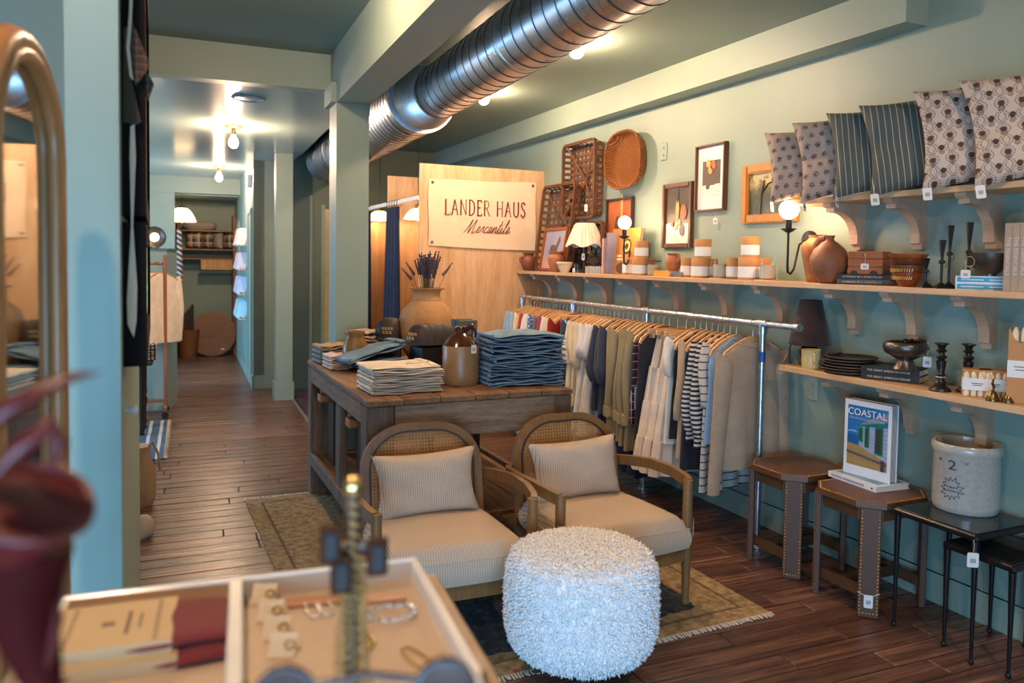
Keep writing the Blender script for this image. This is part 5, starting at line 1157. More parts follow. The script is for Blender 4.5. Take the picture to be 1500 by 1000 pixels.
def armchair(label, loc, rz, group, tg=False):
    t = thing('armchair', label, 'armchair', loc, rz, group)
    lean = R(10); Mx = Matrix.Translation((0, .50, .20)) @ Matrix.Rotation(-lean, 4, 'X')
    hw, hz = .278, .58
    out = arch(hw, 0, hz, .215); inn = arch(hw-.036, .0, hz-.036, .182)
    m = MB(); m.x = Mx
    n = len(out); vs = []; fs = []
    for y in (-.016, .016):
        vs += [(x, y, z) for x, z in out]+[(x, y, z) for x, z in inn]
    for i in range(n-1):
        fs += [(i, i+1, n+i+1, n+i), (2*n+i+1, 2*n+i, 3*n+i, 3*n+i+1), (i+1, i, 2*n+i, 2*n+i+1), (n+i, n+i+1, 3*n+i+1, 3*n+i)]
    fs += [(0, n, 3*n, 2*n), (n-1, 3*n-1, 4*n-1, 2*n-1)]
    m.add(vs, fs); part('back_frame', m, CHW, t, 30)
    m = MB(); m.x = Mx; m.bar([(x*1.0, -.017, z) for x, z in arch(hw-.040, .02, hz-.040, .178)], .007, .007, (0, 1, 0)); part('back_bead', m, plain('dark_bead', srgb(58, 36, 20), .5), t, 30)
    # cane: woven strands in four directions, clipped to the arch
    poly = arch(hw-.035, .02, hz-.035, .182)
    def inside(x, z):
        c = False; j = len(poly)-1
        for i in range(len(poly)):
            xi, zi = poly[i]; xj, zj = poly[j]
            if (zi > z) != (zj > z) and x < (xj-xi)*(z-zi)/(zj-zi)+xi: c = not c
            j = i
        return c
    def strand(mb, ox, oz, dx, dz, w, y):
        # longest run inside
        run = None
        for q in range(-400, 401):
            s_ = q*.0025; x, z = ox+dx*s_, oz+dz*s_
            if inside(x, z):
                if run is None: run = [s_, s_]
                run[1] = s_
        if run and run[1]-run[0] > .01: mb.bar([(ox+dx*run[0], y, oz+dz*run[0]), (ox+dx*run[1], y, oz+dz*run[1])], w, .0012, (0, 1, 0))
    m = MB(); m.x = Mx; pt = .0150; k = -20
    for k in range(-20, 21):
        for e in (-.0014, .0014): strand(m, k*pt+e, .25, 0, 1, .0017, .0)
    for k in range(1, 42):
        for e in (-.0014, .0014): strand(m, 0, k*pt+e, 1, 0, .0017, .0012)
    d = .7071
    for k in range(-44, 45):
        strand(m, k*pt*1.0+pt*.5, .25, d, d, .0021, .0024); strand(m, k*pt*1.0+pt*.5, .25, -d, d, .0021, -.0012)
    c = part('cane_panel', m, CANE, t, None); c['kind'] = 'stuff'
    for s in (-1, 1):
        part('front_leg', MB().tube([(s*.312, 0, 0), (s*.312, 0, .28), (s*.312, 0, .548)], [.0155, .022, .021], 16), CHW, t, 50)
        part('rear_leg', MB().tube([(s*.262, .60, 0), (s*.262, .52, .22), (s*.262, .50, .30)], [.016, .022, .022], 14), CHW, t, 50)
        part('arm', MB().bar([(s*.292, .585, .50), (s*.325, .50, .513), (s*.352, .34, .532), (s*.350, .16, .54), (s*.332, .04, .535), (s*.318, .0, .53)], .026, .046, (0, 0, 1)), CHW, t, 30)
        part('side_rail', MB().bar([(s*.305, 0, .225), (s*.30, .28, .225), (s*.265, .53, .225)], .026, .055, (0, 0, 1)), CHW, t, 30)
    part('front_rail', MB().bar([(-.312, -.0, .225), (-.16, -.03, .225), (0, -.036, .225), (.16, -.03, .225), (.312, 0, .225)], .026, .055, (0, 0, 1)), CHW, t, 30)
    part('back_rail', MB().bar([(-.262, .525, .225), (.262, .525, .225)], .026, .055, (0, 0, 1)), CHW, t, 30)
    # seat cushion
    nx, ny = 30, 26
    def outl(x, y): return x, y
    def sp(i, j, top):
        x = 2*i-1; y = 2*j-1; hwf = .292-.028*max(0, j)**2
        fx = math.copysign(min(1, abs(x)), x); X = fx*hwf; Y = -.045-.03*(1-x*x)*(1-j)+j*.575
        edge = min(1, min(1-abs(x), 1-abs(y))*7); e = edge**.5
        zt = .345+.05*e+.028*max(0, 1-x*x)*max(0, 1-y*y*.6)-.02*j
        return (X, Y, zt if top else .252+.012*(1-e))
    m = MB().grid(lambda i, j: sp(i, j, True), nx, ny).grid(lambda i, j: sp(i, j, False), nx, ny, True)
    # side wall
    per = [(k/(nx-1), 0) for k in range(nx)]+[(1, k/(ny-1)) for k in range(1, ny)]+[(1-k/(nx-1), 1) for k in range(1, nx)]+[(0, 1-k/(ny-1)) for k in range(1, ny-1)]
    def bul(p, f):
        a = Vector(sp(*p, False)); b = Vector(sp(*p, True)); c = a.lerp(b, f); d_ = Vector((c.x, c.y-.25, 0)).normalized()*.012*sin(PI*f); return tuple(c+d_)
    m.loft([[bul(p, f) for p in per] for f in (0, .25, .5, .75, 1)], False)
    part('seat_cushion', m, SEATM, t, 55)
    part('piping', MB().tube([tuple(Vector(sp(*p, True))+Vector((0, 0, .001))) for p in per], .0035, 6, True), SEATM, t, 60)
    pl = part('back_cushion', cushion_mesh(.47, .285, .16, SEATM, 24, 3, .1), SEATM, t, 80, (-.005, .41, .375), (R(-12), R(-2), 0))
    if tg: tagpart(t, (.335, -.012, .30), .028, .05, R(60), .03)
    return t
armchair('cane-backed oak armchair on the left, nearer the hall', (1.047, 2.765, .008), R(-4), 'cane-backed armchairs')
armchair('cane-backed oak armchair on the right, nearer the clothes rail', (1.795, 2.735, .008), R(-1), 'cane-backed armchairs', True)

# ================================================================== WHITE POUF
PF = thing('pouf', 'round fluffy white boucle pouf in front of the armchairs', 'pouf', (1.392, 2.405, 0))
WOOL = NT('white_boucle'); _v = WOOL.coords(); WOOL.col(WOOL.ramp(WOOL.noise(_v, 60, 3), [(.3, (.80, .79, .78, 1)), (.7, (.92, .91, .90, 1))])); WOOL.rough(.95); WOOL.b.inputs['Sheen Weight'].default_value = .3; WOOL = WOOL.m
pprof = [(.17, .105), (.225, .115), (.255, .15), (.268, .20), (.270, .28), (.268, .36), (.262, .41), (.245, .445), (.205, .462), (.13, .472), (1e-6, .475)]
part('cover', MB().lathe(pprof, 60), WOOL, PF, 60)
import numpy as np
rg_ = np.random.default_rng(4)
seg = []
for (r0, z0), (r1, z1) in zip(pprof[:-1], pprof[1:]):
    L_ = math.hypot(r1-r0, z1-z0); A = PI*(r0+r1)*L_; nrm = np.array([(z1-z0), -(r1-r0)])/L_; seg.append((A, r0, z0, r1, z1, nrm))
At = sum(s[0] for s in seg); NT_ = 15000; V = []; Fc = []
for A, r0, z0, r1, z1, nrm in seg:
    n = int(NT_*A/At)
    for _ in range(n):
        f = rg_.random(); 
        if r0 > r1+.05 or r1 > r0+.05: f = (math.sqrt(r0*r0+(r1*r1-r0*r0)*f)-r0)/(r1-r0)
        a = rg_.random()*2*PI; r = r0+(r1-r0)*f; z = z0+(z1-z0)*f
        N = Vector((nrm[0]*cos(a), nrm[0]*sin(a), nrm[1])); P = Vector((r*cos(a), r*sin(a), z))
        jit = Vector(rg_.normal(0, .55, 3)); D = (N*1.0+jit+Vector((0, 0, -.35))).normalized()
        if D.dot(N) < .15: D = (D+N*.8).normalized()
        T = D.orthogonal().normalized(); B = D.cross(T); w = .0042*(.8+.5*rg_.random()); ln = .013*(.7+.7*rg_.random()); cv = T*(ln*.45*rg_.normal())
        b = len(V)
        for k in range(3):
            q = 2*PI*k/3; V.append(P+(T*cos(q)+B*sin(q))*w*.8)
        for k in range(3):
            q = 2*PI*k/3; V.append(P+D*ln*.55+cv*.4+(T*cos(q)+B*sin(q))*w)
        V.append(P+D*ln+cv)
        for k in range(3):
            k2 = (k+1) % 3; Fc += [(b+k, b+k2, b+3+k2, b+3+k), (b+3+k, b+3+k2, b+6)]
mp = MB(); mp.v = V; mp.f = Fc
o = part('boucle_pile', mp, WOOL, PF, 180); o['kind'] = 'stuff'
for k in range(4):
    a = R(45+90*k+20); part('foot', MB().tube([(.16*cos(a), .16*sin(a), .008), (.155*cos(a), .155*sin(a), .12)], [.014, .02], 14), DKWOOD, PF, 50)

# ================================================================== NAILHEAD SIDE TABLES
LEA = plain('brown_leather_top', srgb(98, 64, 38), .42, 0, .16, 12, .15); LEAD = plain('brown_leather_leg', srgb(82, 54, 34), .5, 0, .14, 12, .15); NAIL = plain('nailhead_brass', srgb(190, 146, 88), .3, .7)
def nail_table(label, x0, x1, y0, y1, zt, price):
    cx, cy = (x0+x1)/2, (y0+y1)/2; hx, hy = (x1-x0)/2, (y1-y0)/2; ch = .085
    t = thing('nailhead_table', label, 'side table', (cx, cy, 0), 0, 'nailhead leather side tables')
    def octa(e, c=ch): a, b = hx+e, hy+e; return [(-a+c, -b), (a-c, -b), (a, -b+c), (a, b-c), (a-c, b), (-a+c, b), (-a, b-c), (-a, -b+c)]
    part('top', MB().prism(octa(0), zt-.026, zt), LEA, t, None)
    part('apron', MB().prism(octa(-.025, .07), zt-.085, zt-.026), LEAD, t, None)
    nl = MB(); pts = octa(-.010, ch*.97)
    for i in range(8):
        a, b = Vector(pts[i]), Vector(pts[(i+1) % 8]); n = max(2, int((b-a).length/.0125))
        for k in range(n):
            q = a.lerp(b, k/n); nl.lathe([(.0050, 0), (.0036, .0022), (1e-6, .003)], 6, (q.x, q.y, zt))
    part('nailheads', nl, NAIL, t, 60)['kind'] = 'stuff'
    for sx in (-1, 1):
        for sy in (-1, 1):
            px_, py_ = sx*(hx-.046), sy*(hy-.046); rz = math.atan2(py_, px_)+PI/2
            rz = R(45)*(1 if sx*sy < 0 else -1)+(PI if sy > 0 else 0)
            lg = part('leg', MB().bbox(-.042, .042, -.013, .013, 0, zt-.026, .003), LEAD, t, None, (px_, py_, 0), (0, 0, rz))
            ln = MB()
            for k in range(30):
                z = .018+(zt-.06)*k/29
                for s in (-1, 1): ln.at((s*.034, -.013, z), (R(90), 0, 0)).lathe([(.0050, 0), (.0036, .0022), (1e-6, .003)], 6)
            for k in range(1, 5): ln.at((-.034+.0136*k, -.013, .018), (R(90), 0, 0)).lathe([(.0050, 0), (.0036, .0022), (1e-6, .003)], 6)
            part('leg_nailheads', ln, NAIL, lg, 60)['kind'] = 'stuff'
            if price and sx < 0 and sy < 0:
                tagpart(lg, (.0, -.019, .045), .036, .055, 0, 0)
                part('tag_string', MB().tube([(-.044, -.016, .11), (-.02, -.018, .1), (.02, -.018, .1), (.044, -.016, .112)], .0012, 5), WHITE, lg, 60)
    for s in (-1, 1): part('stretcher', MB().bar([(s*(hx-.046), -(hy-.05), .10), (s*(hx-.046), hy-.05, .10)], .02, .045), LEAD, t, None)
    part('cross_stretcher', MB().bar([(-(hx-.046), 0, .10), (hx-.046, 0, .10)], .02, .04), LEAD, t, None)
    return t
ZT = .497
nail_table('brown leather nailhead side table carrying the coastal books', 2.715, 3.135, 2.285, 2.665, ZT, True)
nail_table('brown leather nailhead side table beside the hanging beige sweater', 2.715, 3.135, 2.725, 3.10, ZT, False)
# coastal books
WJ = plain('white_glossy_jacket', (.74, .76, .80, 1), .25, 0, .02); NAVY = plain('navy_ink', srgb(40, 60, 96), .6)
p0 = PZ(1213, 697, ZT); p1 = PZ(1283, 722, ZT)
d = (p1-p0); rzb = math.atan2(d.y, d.x); Lb = d.length
bk = book('white coastal book lying flat on the nailhead table', p0+Vector((0, 0, .001)), rzb, Lb, .20, .026, WJ, None, False, None, None, .01, 'coffee_table_book')
lettering('spine_title', 'COASTAL GRANDDAUGHTER', .0135, NAVY, bk, (Lb*.42, -.0007, .013), (R(90), 0, 0), 1.0, 1.1)
part('spine_mark', MB().at((Lb*.92, -.0004, .013), (R(90), 0, 0)).lathe([(.005, 0), (.005, .0006), (1e-6, .0008)], 16), plain('green_dot', srgb(40, 90, 70), .5), bk, None)
part('cover_print', MB().box(.02, Lb-.02, .03, .18, .026, .0264), plain('sea_blue_print', srgb(104, 150, 180), .3, 0, .3, 10), bk, None)
# upright copy: cover faces the camera
q0 = PZ(1235, 690, ZT+.027); q1 = PZ(1303, 709, ZT+.027); dd = q1-q0; rz2 = math.atan2(dd.y, dd.x); Wc = dd.length; Hc = mm(108, q0)
ub = thing('coffee_table_book', 'upright coastal book with blue sky and cottage on its cover', 'book', q0+Vector((0, 0, 0)), rz2)
Tb = .05
part('cover', MB().box(0, Wc, 0, .003, 0, Hc).box(0, Wc, Tb-.003, Tb, 0, Hc).box(0, .003, .003, Tb-.003, 0, Hc), WJ, ub, None)
part('pages', MB().box(.003, Wc-.004, .003, Tb-.003, .003, Hc-.003), stripes('layered_pages', srgb(206, 204, 202), srgb(120, 124, 136), 1, .006, .4), ub, None)
b0, b1, c0, c1 = Wc*.07, Wc*.93, Hc*.13, Hc*.93
def ink(nm, x0, x1, z0, z1, c, lay, pts=None):
    y = -.0004*lay; m = MB()
    if pts is None: m.box(x0, x1, y, y+.0003, z0, z1)
    else: m.prism_y([(b0+(b1-b0)*a, c0+(c1-c0)*b) for a, b in pts], y, y+.0003)
    return part(nm, m, plain('ink_%d_%d_%d' % c, srgb(*c), .3, 0, .12, 40), ub, None)
ink('sky_print', b0, b1, c0, c1, (36, 112, 176), 1)
ink('sea_print', 0, 0, 0, 0, (24, 92, 150), 2, [(0, .36), (.35, .36), (.35, .5), (0, .5)])
ink('cloud_print', 0, 0, 0, 0, (120, 176, 214), 3, [(0, .54), (.1, .56), (.28, .55), (.2, .59), (.05, .58)])
ink('dune_print', 0, 0, 0, 0, (158, 132, 84), 2, [(0, 0), (1, 0), (1, .26), (.3, .34), (0, .36)])
ink('wall_print', 0, 0, 0, 0, (150, 164, 196), 3, [(.3, .34), (.3, .66), (1, .72), (1, .16)])
for k in range(7): ink('siding_print', 0, 0, 0, 0, (110, 124, 160), 4, [(.3, .38+.04*k), (1, .22+.075*k), (1, .23+.075*k), (.3, .386+.04*k)])
ink('roof_print', 0, 0, 0, 0, (128, 136, 150), 5, [(.25, .67), (.62, .83), (1, .96), (1, .80)])
ink('eave_print', 0, 0, 0, 0, (30, 120, 90), 6, [(.25, .66), (1, .77), (1, .81), (.25, .68)])
for k, (a, b) in enumerate(((.30, .40), (.45, .56), (.70, .90))):
    ink('shutter_print', 0, 0, 0, 0, (20, 120, 70), 7, [(a, .42-.08*k), (b, .41-.08*k), (b, .66+.03*k), (a, .65+.03*k)])
    ink('pane_print', 0, 0, 0, 0, (54, 62, 66), 8, [(a+.02, .45-.08*k), (b-.04, .44-.08*k), (b-.04, .63+.03*k), (a+.02, .62+.03*k)])
ink('fence_print', 0, 0, 0, 0, (90, 84, 100), 9, [(0, .20), (1, .10), (1, .14), (0, .235)])
ink('post_print', 0, 0, 0, 0, (70, 62, 74), 10, [(.86, 0), (.95, 0), (.95, .18), (.86, .18)])
lettering('cover_title', 'COASTAL', Wc*.19, plain('white_print', (.85, .85, .85, 1), .4), ub, (Wc*.5, -.0056, Hc*.845), (R(90), 0, 0), 1.0)
lettering('cover_subtitle', 'GRANDDAUGHTER', Wc*.072, plain('pale_blue_print', srgb(150, 190, 220), .4), ub, (Wc*.5, -.0056, Hc*.765), (R(90), 0, 0), 1.0, 1.25)

# ================================================================== BLACK NESTING TABLES AND CROCK
GL = plain('black_glass_top', (.010, .012, .014, 1), .06, 0, .1)
def nest(label, x0, x1, y0, y1, zt, tg):
    t = thing('nesting_table', label, 'side table', ((x0+x1)/2, (y0+y1)/2, 0), 0, 'black nesting tables'); hx, hy = (x1-x0)/2, (y1-y0)/2
    part('frame', MB().bbox(-hx, hx, -hy, hy, zt-.030, zt-.004, .006), BLACKM, t, None)
    part('glass_top', MB().bbox(-hx+.008, hx-.008, -hy+.008, hy-.008, zt-.004, zt+.001, .002), GL, t, None)
    for sx in (-1, 1):
        for sy in (-1, 1):
            lx, ly = sx*(hx-.014), sy*(hy-.014)
            lg = part('leg', MB().lathe([(.006, .016), (.009, zt*.5), (.0135, zt-.03)], 12, (lx, ly, 0)), BLACKM, t, 50)
            part('ball_foot', MB().ball((lx, ly, .011), .011, 14, 8), BLACKM, lg, 60)
    if tg: tagpart(t, (-hx-.004, -hy+.01, zt-.125), .04, .055, R(-35), .05)
    return t
nest('larger black metal nesting table holding the stoneware crock', 2.78, 3.13, 1.875, 2.24, .503, True)
nest('smaller black metal nesting table pulled out lower in front', 2.815, 3.12, 1.755, 2.04, .425, False)
CROCKM = NT('salt_glaze_stoneware'); _v = CROCKM.coords(); _n = CROCKM.noise(_v, 60, 4, .7)
CROCKM.col(CROCKM.ramp(_n, [(.3, srgb(158, 156, 148)), (.6, srgb(174, 171, 162)), (.8, srgb(164, 158, 146))])); CROCKM.rough(.18); CROCKM = CROCKM.m
cl = PZ(1421, 755, .505); cl = Vector((cl.x+.075, cl.y+.075, .505)); cr_ = mm(89, cl)/2; chh = mm(98, cl)
t = thing('stoneware_crock', 'grey stoneware crock stamped with a blue number two', 'crock', cl)
part('body', MB().lathe([(cr_*.93, 0), (cr_*.96, .005), (cr_*.985, chh*.1), (cr_*.985, chh*.84), (cr_*1.02, chh*.86), (cr_*1.045, chh*.9), (cr_*1.045, chh*.97), (cr_*1.0, chh), (cr_*.93, chh*.99), (cr_*.9, chh*.9), (cr_*.89, chh*.05), (1e-6, chh*.04)], 56), CROCKM, t, 45)
BLU = plain('cobalt_stamp', srgb(44, 62, 92), .4)
def wrap(me, z, ang0, rr):
    for v in me.vertices:
        a = ang0+v.co.x/rr; r = rr+.0012+v.co.z; zz = z+v.co.y; v.co = (r*cos(a), r*sin(a), zz)
    return me
va = math.atan2(-cl.y, -cl.x); a0 = va-R(24)
link('stamped_number', wrap(text_mesh('2', .055, BLU, .0003, 1.35), chh*.70, a0, cr_*.985), t)
link('stamped_marks', wrap(text_mesh('"       "', .045, BLU, .0003), chh*.71, a0, cr_*.985), t)
sm = MB(); rdn = random.Random(2); lf = []
for k in range(26):
    a = 2*PI*k/26; r = .036*(1.15 if k % 2 else .72)*(1+.25*rdn.random()); lf.append((r*cos(a)*.95, r*sin(a)*1.05))
for i in range(26):
    a, b = lf[i], lf[(i+1) % 26]; sm.bar([(a[0], a[1], 0), (b[0], b[1], 0)], .0022, .0006, (0, 0, 1))
sme = sm.mesh('stamped_leaf', BLU); link('stamped_leaf', wrap(sme, chh*.36, a0, cr_*.985), t)
link('stamped_script', wrap(text_mesh('Western\nStoneware', .0145, BLU, .0003), chh*.36, a0, cr_*.985), t)
# ================================================================== BANNER, FITTING ROOMS
BY = 6.274
bc = [PY(627, 262, BY), PY(784, 268, BY), PY(781, 367, BY), PY(627, 359, BY)]
org = Vector((bc[3].x, BY, bc[3].z)); bw = bc[1].x-bc[0].x; bh = bc[0].z-bc[3].z
ban = thing('cloth_banner', 'cream cloth banner with dark red lettering pinned to the plywood', 'banner', org)
def bsurf(i, j):
    zt = bh-(bc[0].z-bc[1].z)*i+.004*sin(i*9); zb = (bc[2].z-bc[3].z)*i-.006*sin(PI*i)
    z = zb+(zt-zb)*j; y = -.004-.006*abs(sin(i*6+j*3.5))*(.3+.7*(1-j))-.012*max(0, i-.75)*abs(sin((i+j)*14))-.006*math.exp(-((i-.22-.25*(1-j))*9)**2)
    return (bw*i+.004*sin(j*7), y, z)
part('cloth', MB().grid(bsurf, 60, 40), cloth('banner_canvas', srgb(232, 204, 176), weave=300, var=.04), ban, 80)
for i, j in ((.03, .95), (.03, .05), (.965, .95)):
    q = bsurf(i, j); part('grommet', MB().at((q[0], q[1]-.003, q[2]), (R(90), 0, 0)).lathe([(.006, 0), (.012, .001), (.013, .003), (.006, .003)], 16), PEWTER, ban, 50)
REDINK = plain('dark_red_ink', srgb(112, 38, 26), .8, 0, .08)
GL_ = {'L': (.56, [[(.08, 0), (.08, 1)], [(.08, 0), (.5, 0), (.52, .16)]], [(.08, 1), (.02, 0)]), 'A': (.78, [[(.05, 0), (.36, 1)], [(.36, 1), (.68, 0)], [(.17, .36), (.56, .36)]], [(.05, 0), (.68, 0)]),
 'N': (.80, [[(.1, 0), (.1, 1)], [(.1, 1), (.66, 0)], [(.66, 0), (.66, 1)]], [(.1, 0), (.1, 1), (.66, 1)]), 'D': (.78, [[(.12, 0), (.12, 1)], [(.04, 1), (.35, 1), (.58, .82), (.66, .5), (.58, .18), (.35, 0), (.04, 0)]], []),
 'E': (.62, [[(.12, 0), (.12, 1)], [(.04, 1), (.5, 1), (.52, .86)], [(.12, .52), (.42, .52)], [(.04, 0), (.52, 0), (.54, .15)]], []), 'R': (.76, [[(.12, 0), (.12, 1)], [(.04, 1), (.4, 1), (.56, .86), (.56, .66), (.4, .52), (.12, .52)], [(.34, .52), (.66, 0)]], [(.12, 0), (.68, 0)]),
 'H': (.82, [[(.12, 0), (.12, 1)], [(.66, 0), (.66, 1)], [(.12, .52), (.66, .52)]], [(.12, 0), (.12, 1), (.66, 0), (.66, 1)]), 'U': (.78, [[(.12, 1), (.12, .3), (.2, .08), (.38, 0), (.56, .08), (.64, .3), (.64, 1)]], [(.12, 1), (.64, 1)]),
 'S': (.6, [[(.5, .82), (.42, .97), (.27, 1), (.13, .92), (.1, .75), (.2, .58), (.4, .45), (.5, .28), (.46, .1), (.3, 0), (.14, .03), (.06, .2)]], []), ' ': (.42, [], [])}
def place_text(word, x0, z0, ch, track, wid):
    tot = sum(GL_[c][0]+track for c in word)-track; sc = wid/tot; x = x0
    for c in word:
        a, st, sf = GL_[c]; m = MB()
        for k, s in enumerate(st): m.bar([(x+px_*sc, 0, z0+pz*ch) for px_, pz in s], sc*(.14 if k == 0 or c in 'DEUS' else .085), .0012, (0, 1, 0))
        for px_, pz in sf: m.bar([(x+(px_-.085)*sc, 0, z0+pz*ch), (x+(px_+.085)*sc, 0, z0+pz*ch)], sc*.05, .0012, (0, 1, 0))
        if st: part('printed_letter', m, REDINK, ban, None, (0, -.0155, 0))
        x += (a+track)*sc
l0 = PY(651, 313, BY)-org; l1 = PY(769, 319, BY)-org; ch = PY(651, 291, BY).z-PY(651, 313, BY).z
place_text('LANDER HAUS', l0.x, (l0.z+l1.z)/2-.002, ch*1.02, .12, l1.x-l0.x)
SCR = [(1.25, [[(.0, .02), (.18, .3), (.42, 1.0), (.44, .0), (.62, .45), (.86, 1.0), (.86, .06), (.98, .0), (1.15, .14)]]), (.42, [[(0, .14), (.22, .26), (.28, .44), (.16, .5), (.06, .3), (.12, .03), (.42, .14)]]), (.44, [[(0, .14), (.14, .42), (.2, .52), (.3, .44), (.28, .1), (.44, .14)]]),
 (.40, [[(.32, .42), (.16, .5), (.04, .25), (.14, .02), (.40, .14)]]), (.46, [[(.32, .44), (.14, .48), (.04, .2), (.12, .02), (.28, .3), (.33, .46), (.3, .06), (.46, .14)]]), (.52, [[(0, .14), (.08, .48), (.07, .02), (.14, .34), (.28, .5), (.36, .4), (.34, .06), (.52, .14)]]),
 (.36, [[(0, .14), (.14, .5), (.22, .92), (.12, .1), (.2, .02), (.36, .14)], [(.02, .62), (.34, .64)]]), (.30, [[(0, .14), (.1, .48), (.08, .08), (.16, .02), (.30, .14)], [(.13, .68), (.15, .71)]]), (.34, [[(0, .14), (.2, .7), (.24, 1.0), (.16, 1.0), (.1, .5), (.1, .08), (.18, .02), (.34, .14)]]), (.42, [[(0, .14), (.22, .26), (.28, .44), (.16, .5), (.06, .3), (.12, .03), (.5, .2)]])]
s0 = PY(678, 341, BY)-org; s1 = PY(744, 341, BY)-org; chs = PY(700, 321, BY).z-PY(700, 341, BY).z; tot = sum(a for a, _ in SCR); sc = (s1.x-s0.x)/tot; x = s0.x
def smooth_path(pts, n=5):
    out = []
    for i in range(len(pts)-1):
        p0 = pts[max(i-1, 0)]; p1 = pts[i]; p2 = pts[i+1]; p3 = pts[min(i+2, len(pts)-1)]
        for k in range(n):
            t = k/n; out.append(tuple(.5*((2*p1[d])+(-p0[d]+p2[d])*t+(2*p0[d]-5*p1[d]+4*p2[d]-p3[d])*t*t+(-p0[d]+3*p1[d]-3*p2[d]+p3[d])*t**3) for d in range(2)))
    return out+[pts[-1]]
for a, st in SCR:
    m = MB()
    for s in st: m.tube([(x+px_*sc+.45*chs*pz, 0, s0.z+pz*chs) for px_, pz in smooth_path(s)], .0030, 5)
    part('printed_script', m, REDINK, ban, 60, (0, -.0155, 0)); x += a*sc
rod = thing('curtain_rail', 'white curtain rail across the fitting room fronts', 'curtain rail', (1.998, 7.3, 2.012))
part('bar', MB().bbox(-.012, .012, -1.01, 1.0, -.018, .018, .003), WHITE, rod, None)
NAVYC = cloth('navy_curtain', srgb(30, 44, 72))
def curtain(label, ya, yb, flare):
    ym = (ya+yb)/2; o = thing('curtain', label, 'curtain', (1.998, ym, 1.972), 0, 'navy fitting room curtains'); hw = (ya-yb)/2
    def fn(i, j): return (.035*sin(i*26)*(.5+.5*j)-.012, (2*i-1)*hw*(1+flare*j)+flare*.1*j, -1.84*j)
    part('cloth', MB().grid(fn, 70, 12), NAVYC, o, 80)
    for k in range(5): part('ring', MB().tube([(.024*cos(2*PI*q/12), -hw*.9+1.8*hw*k/4, .03+.034*sin(2*PI*q/12)) for q in range(12)], .003, 6, True), BLACKM, o, 60)
curtain('navy curtain bunched beside the plywood banner wall', 7.21, 6.84, .45)
curtain('navy curtain edge showing beside the green column', 8.26, 7.88, .1)
SHADEG = emit('lit_glass_shade', (1.0, .66, .30, 1), 2.2)
def pendant(label, p, zc, s=1.0):
    o = thing('pendant_lamp', label, 'lamp', p, 0, 'fitting room pendants')
    part('cord', MB().tube([(0, 0, .12*s), (0, 0, zc-p[2])], .003, 6), BLACKM, o)
    part('cap', MB().lathe([(.02*s, .12*s), (.03*s, .10*s), (.034*s, .075*s)], 20), BRASS, o)
    def fr(i, j): a = 2*PI*i; r = (.035+.095*j**.8)*s*(1+.05*sin(a*10)*j); return (r*cos(a), r*sin(a), (.08-.10*j**1.6)*s)
    part('shade', MB().grid(fr, 81, 10), SHADEG, o, 70)
    part('bulb', MB().ball((0, 0, .0), .028*s, 14, 8), emit('pendant_bulb', (1, .66, .34, 1), 110), o, 60)
pendant('lit frilled glass pendant in the far fitting room', PX(556, 320, 2.15), 2.77)
pendant('lit frilled glass pendant hidden behind the banner wall edge', PX(612, 318, 2.21), 2.77)

# ================================================================== THE HALL
RUNR = stripes('striped_kilim', srgb(40, 44, 62), srgb(120, 36, 52), 1, .16, .35, .95, srgb(62, 66, 84))
rg = thing('kilim_runner', 'dark blue and red striped runner past the metal threshold', 'rug', H(1.55, 7.6, 0), HROT+R(25)*0)
part('pile', MB().box(-.5, .9, -1.2, 1.2, .0, .012), RUNR, rg, None)
part('edge', MB().box(-.515, -.5, -1.2, 1.2, 0, .013), plain('dark_binding', (.03, .03, .04, 1), .9), rg, None)
SRUG = stripes('blue_grey_stripe_rug', srgb(66, 86, 104), srgb(186, 182, 172), 0, .085, .3, .95)
rg = thing('striped_rug', 'blue and cream striped rug lying in folds in the hall', 'rug', H(-.55, 6.95, 0), HROT)
part('pile', MB().grid(lambda i, j: (-.40+.78*i, -.75+1.45*j, .008+.018*abs(sin(j*9.4))), 12, 60).box(-.40, .38, -.75, .70, 0, .006), SRUG, rg, 60)
m = MB()
for k in range(70): y = -.74+1.42*k/69; m.bar([(.378, y, .012+.018*abs(sin((k/69)*9.4))), (.402+.006*sin(k*2), y, .006)], .012, .004)
part('fringe', m, cloth('cream_fringe', srgb(206, 192, 168)), rg, None)['kind'] = 'stuff'
# rolling garment rack with cream sweaters
CW = wood('copper_wood', srgb(126, 76, 50), srgb(160, 104, 72), 2, 10, 9, .5, .1)
rk = thing('garment_rack', 'slim wooden rolling garment rack in front of the half wall', 'clothes rack', H(-.50, 7.95, 0), HROT)
for x in (-.30, .30):
    part('post', MB().bbox(x-.016, x+.016, -.014, .014, .06, 1.50, .003), CW, rk, None)
    part('base_rail', MB().bbox(x-.016, x+.016, -.2, .2, .06, .10, .003), CW, rk, None)
    for y in (-.18, .18): part('caster', MB().at((x, y, .03), (R(90), 0, 0)).lathe([(.03, -.012), (.03, .012)], 16), BLACK, rk, 50)
part('top_bar', MB().tube([(-.3, 0, 1.42), (.3, 0, 1.42)], .014, 10), CW, rk)
part('lower_bar', MB().bbox(-.3, .3, -.012, .012, .12, .155, .003), CW, rk, None)
SWEAT = cloth('cream_fleece', srgb(236, 224, 206))
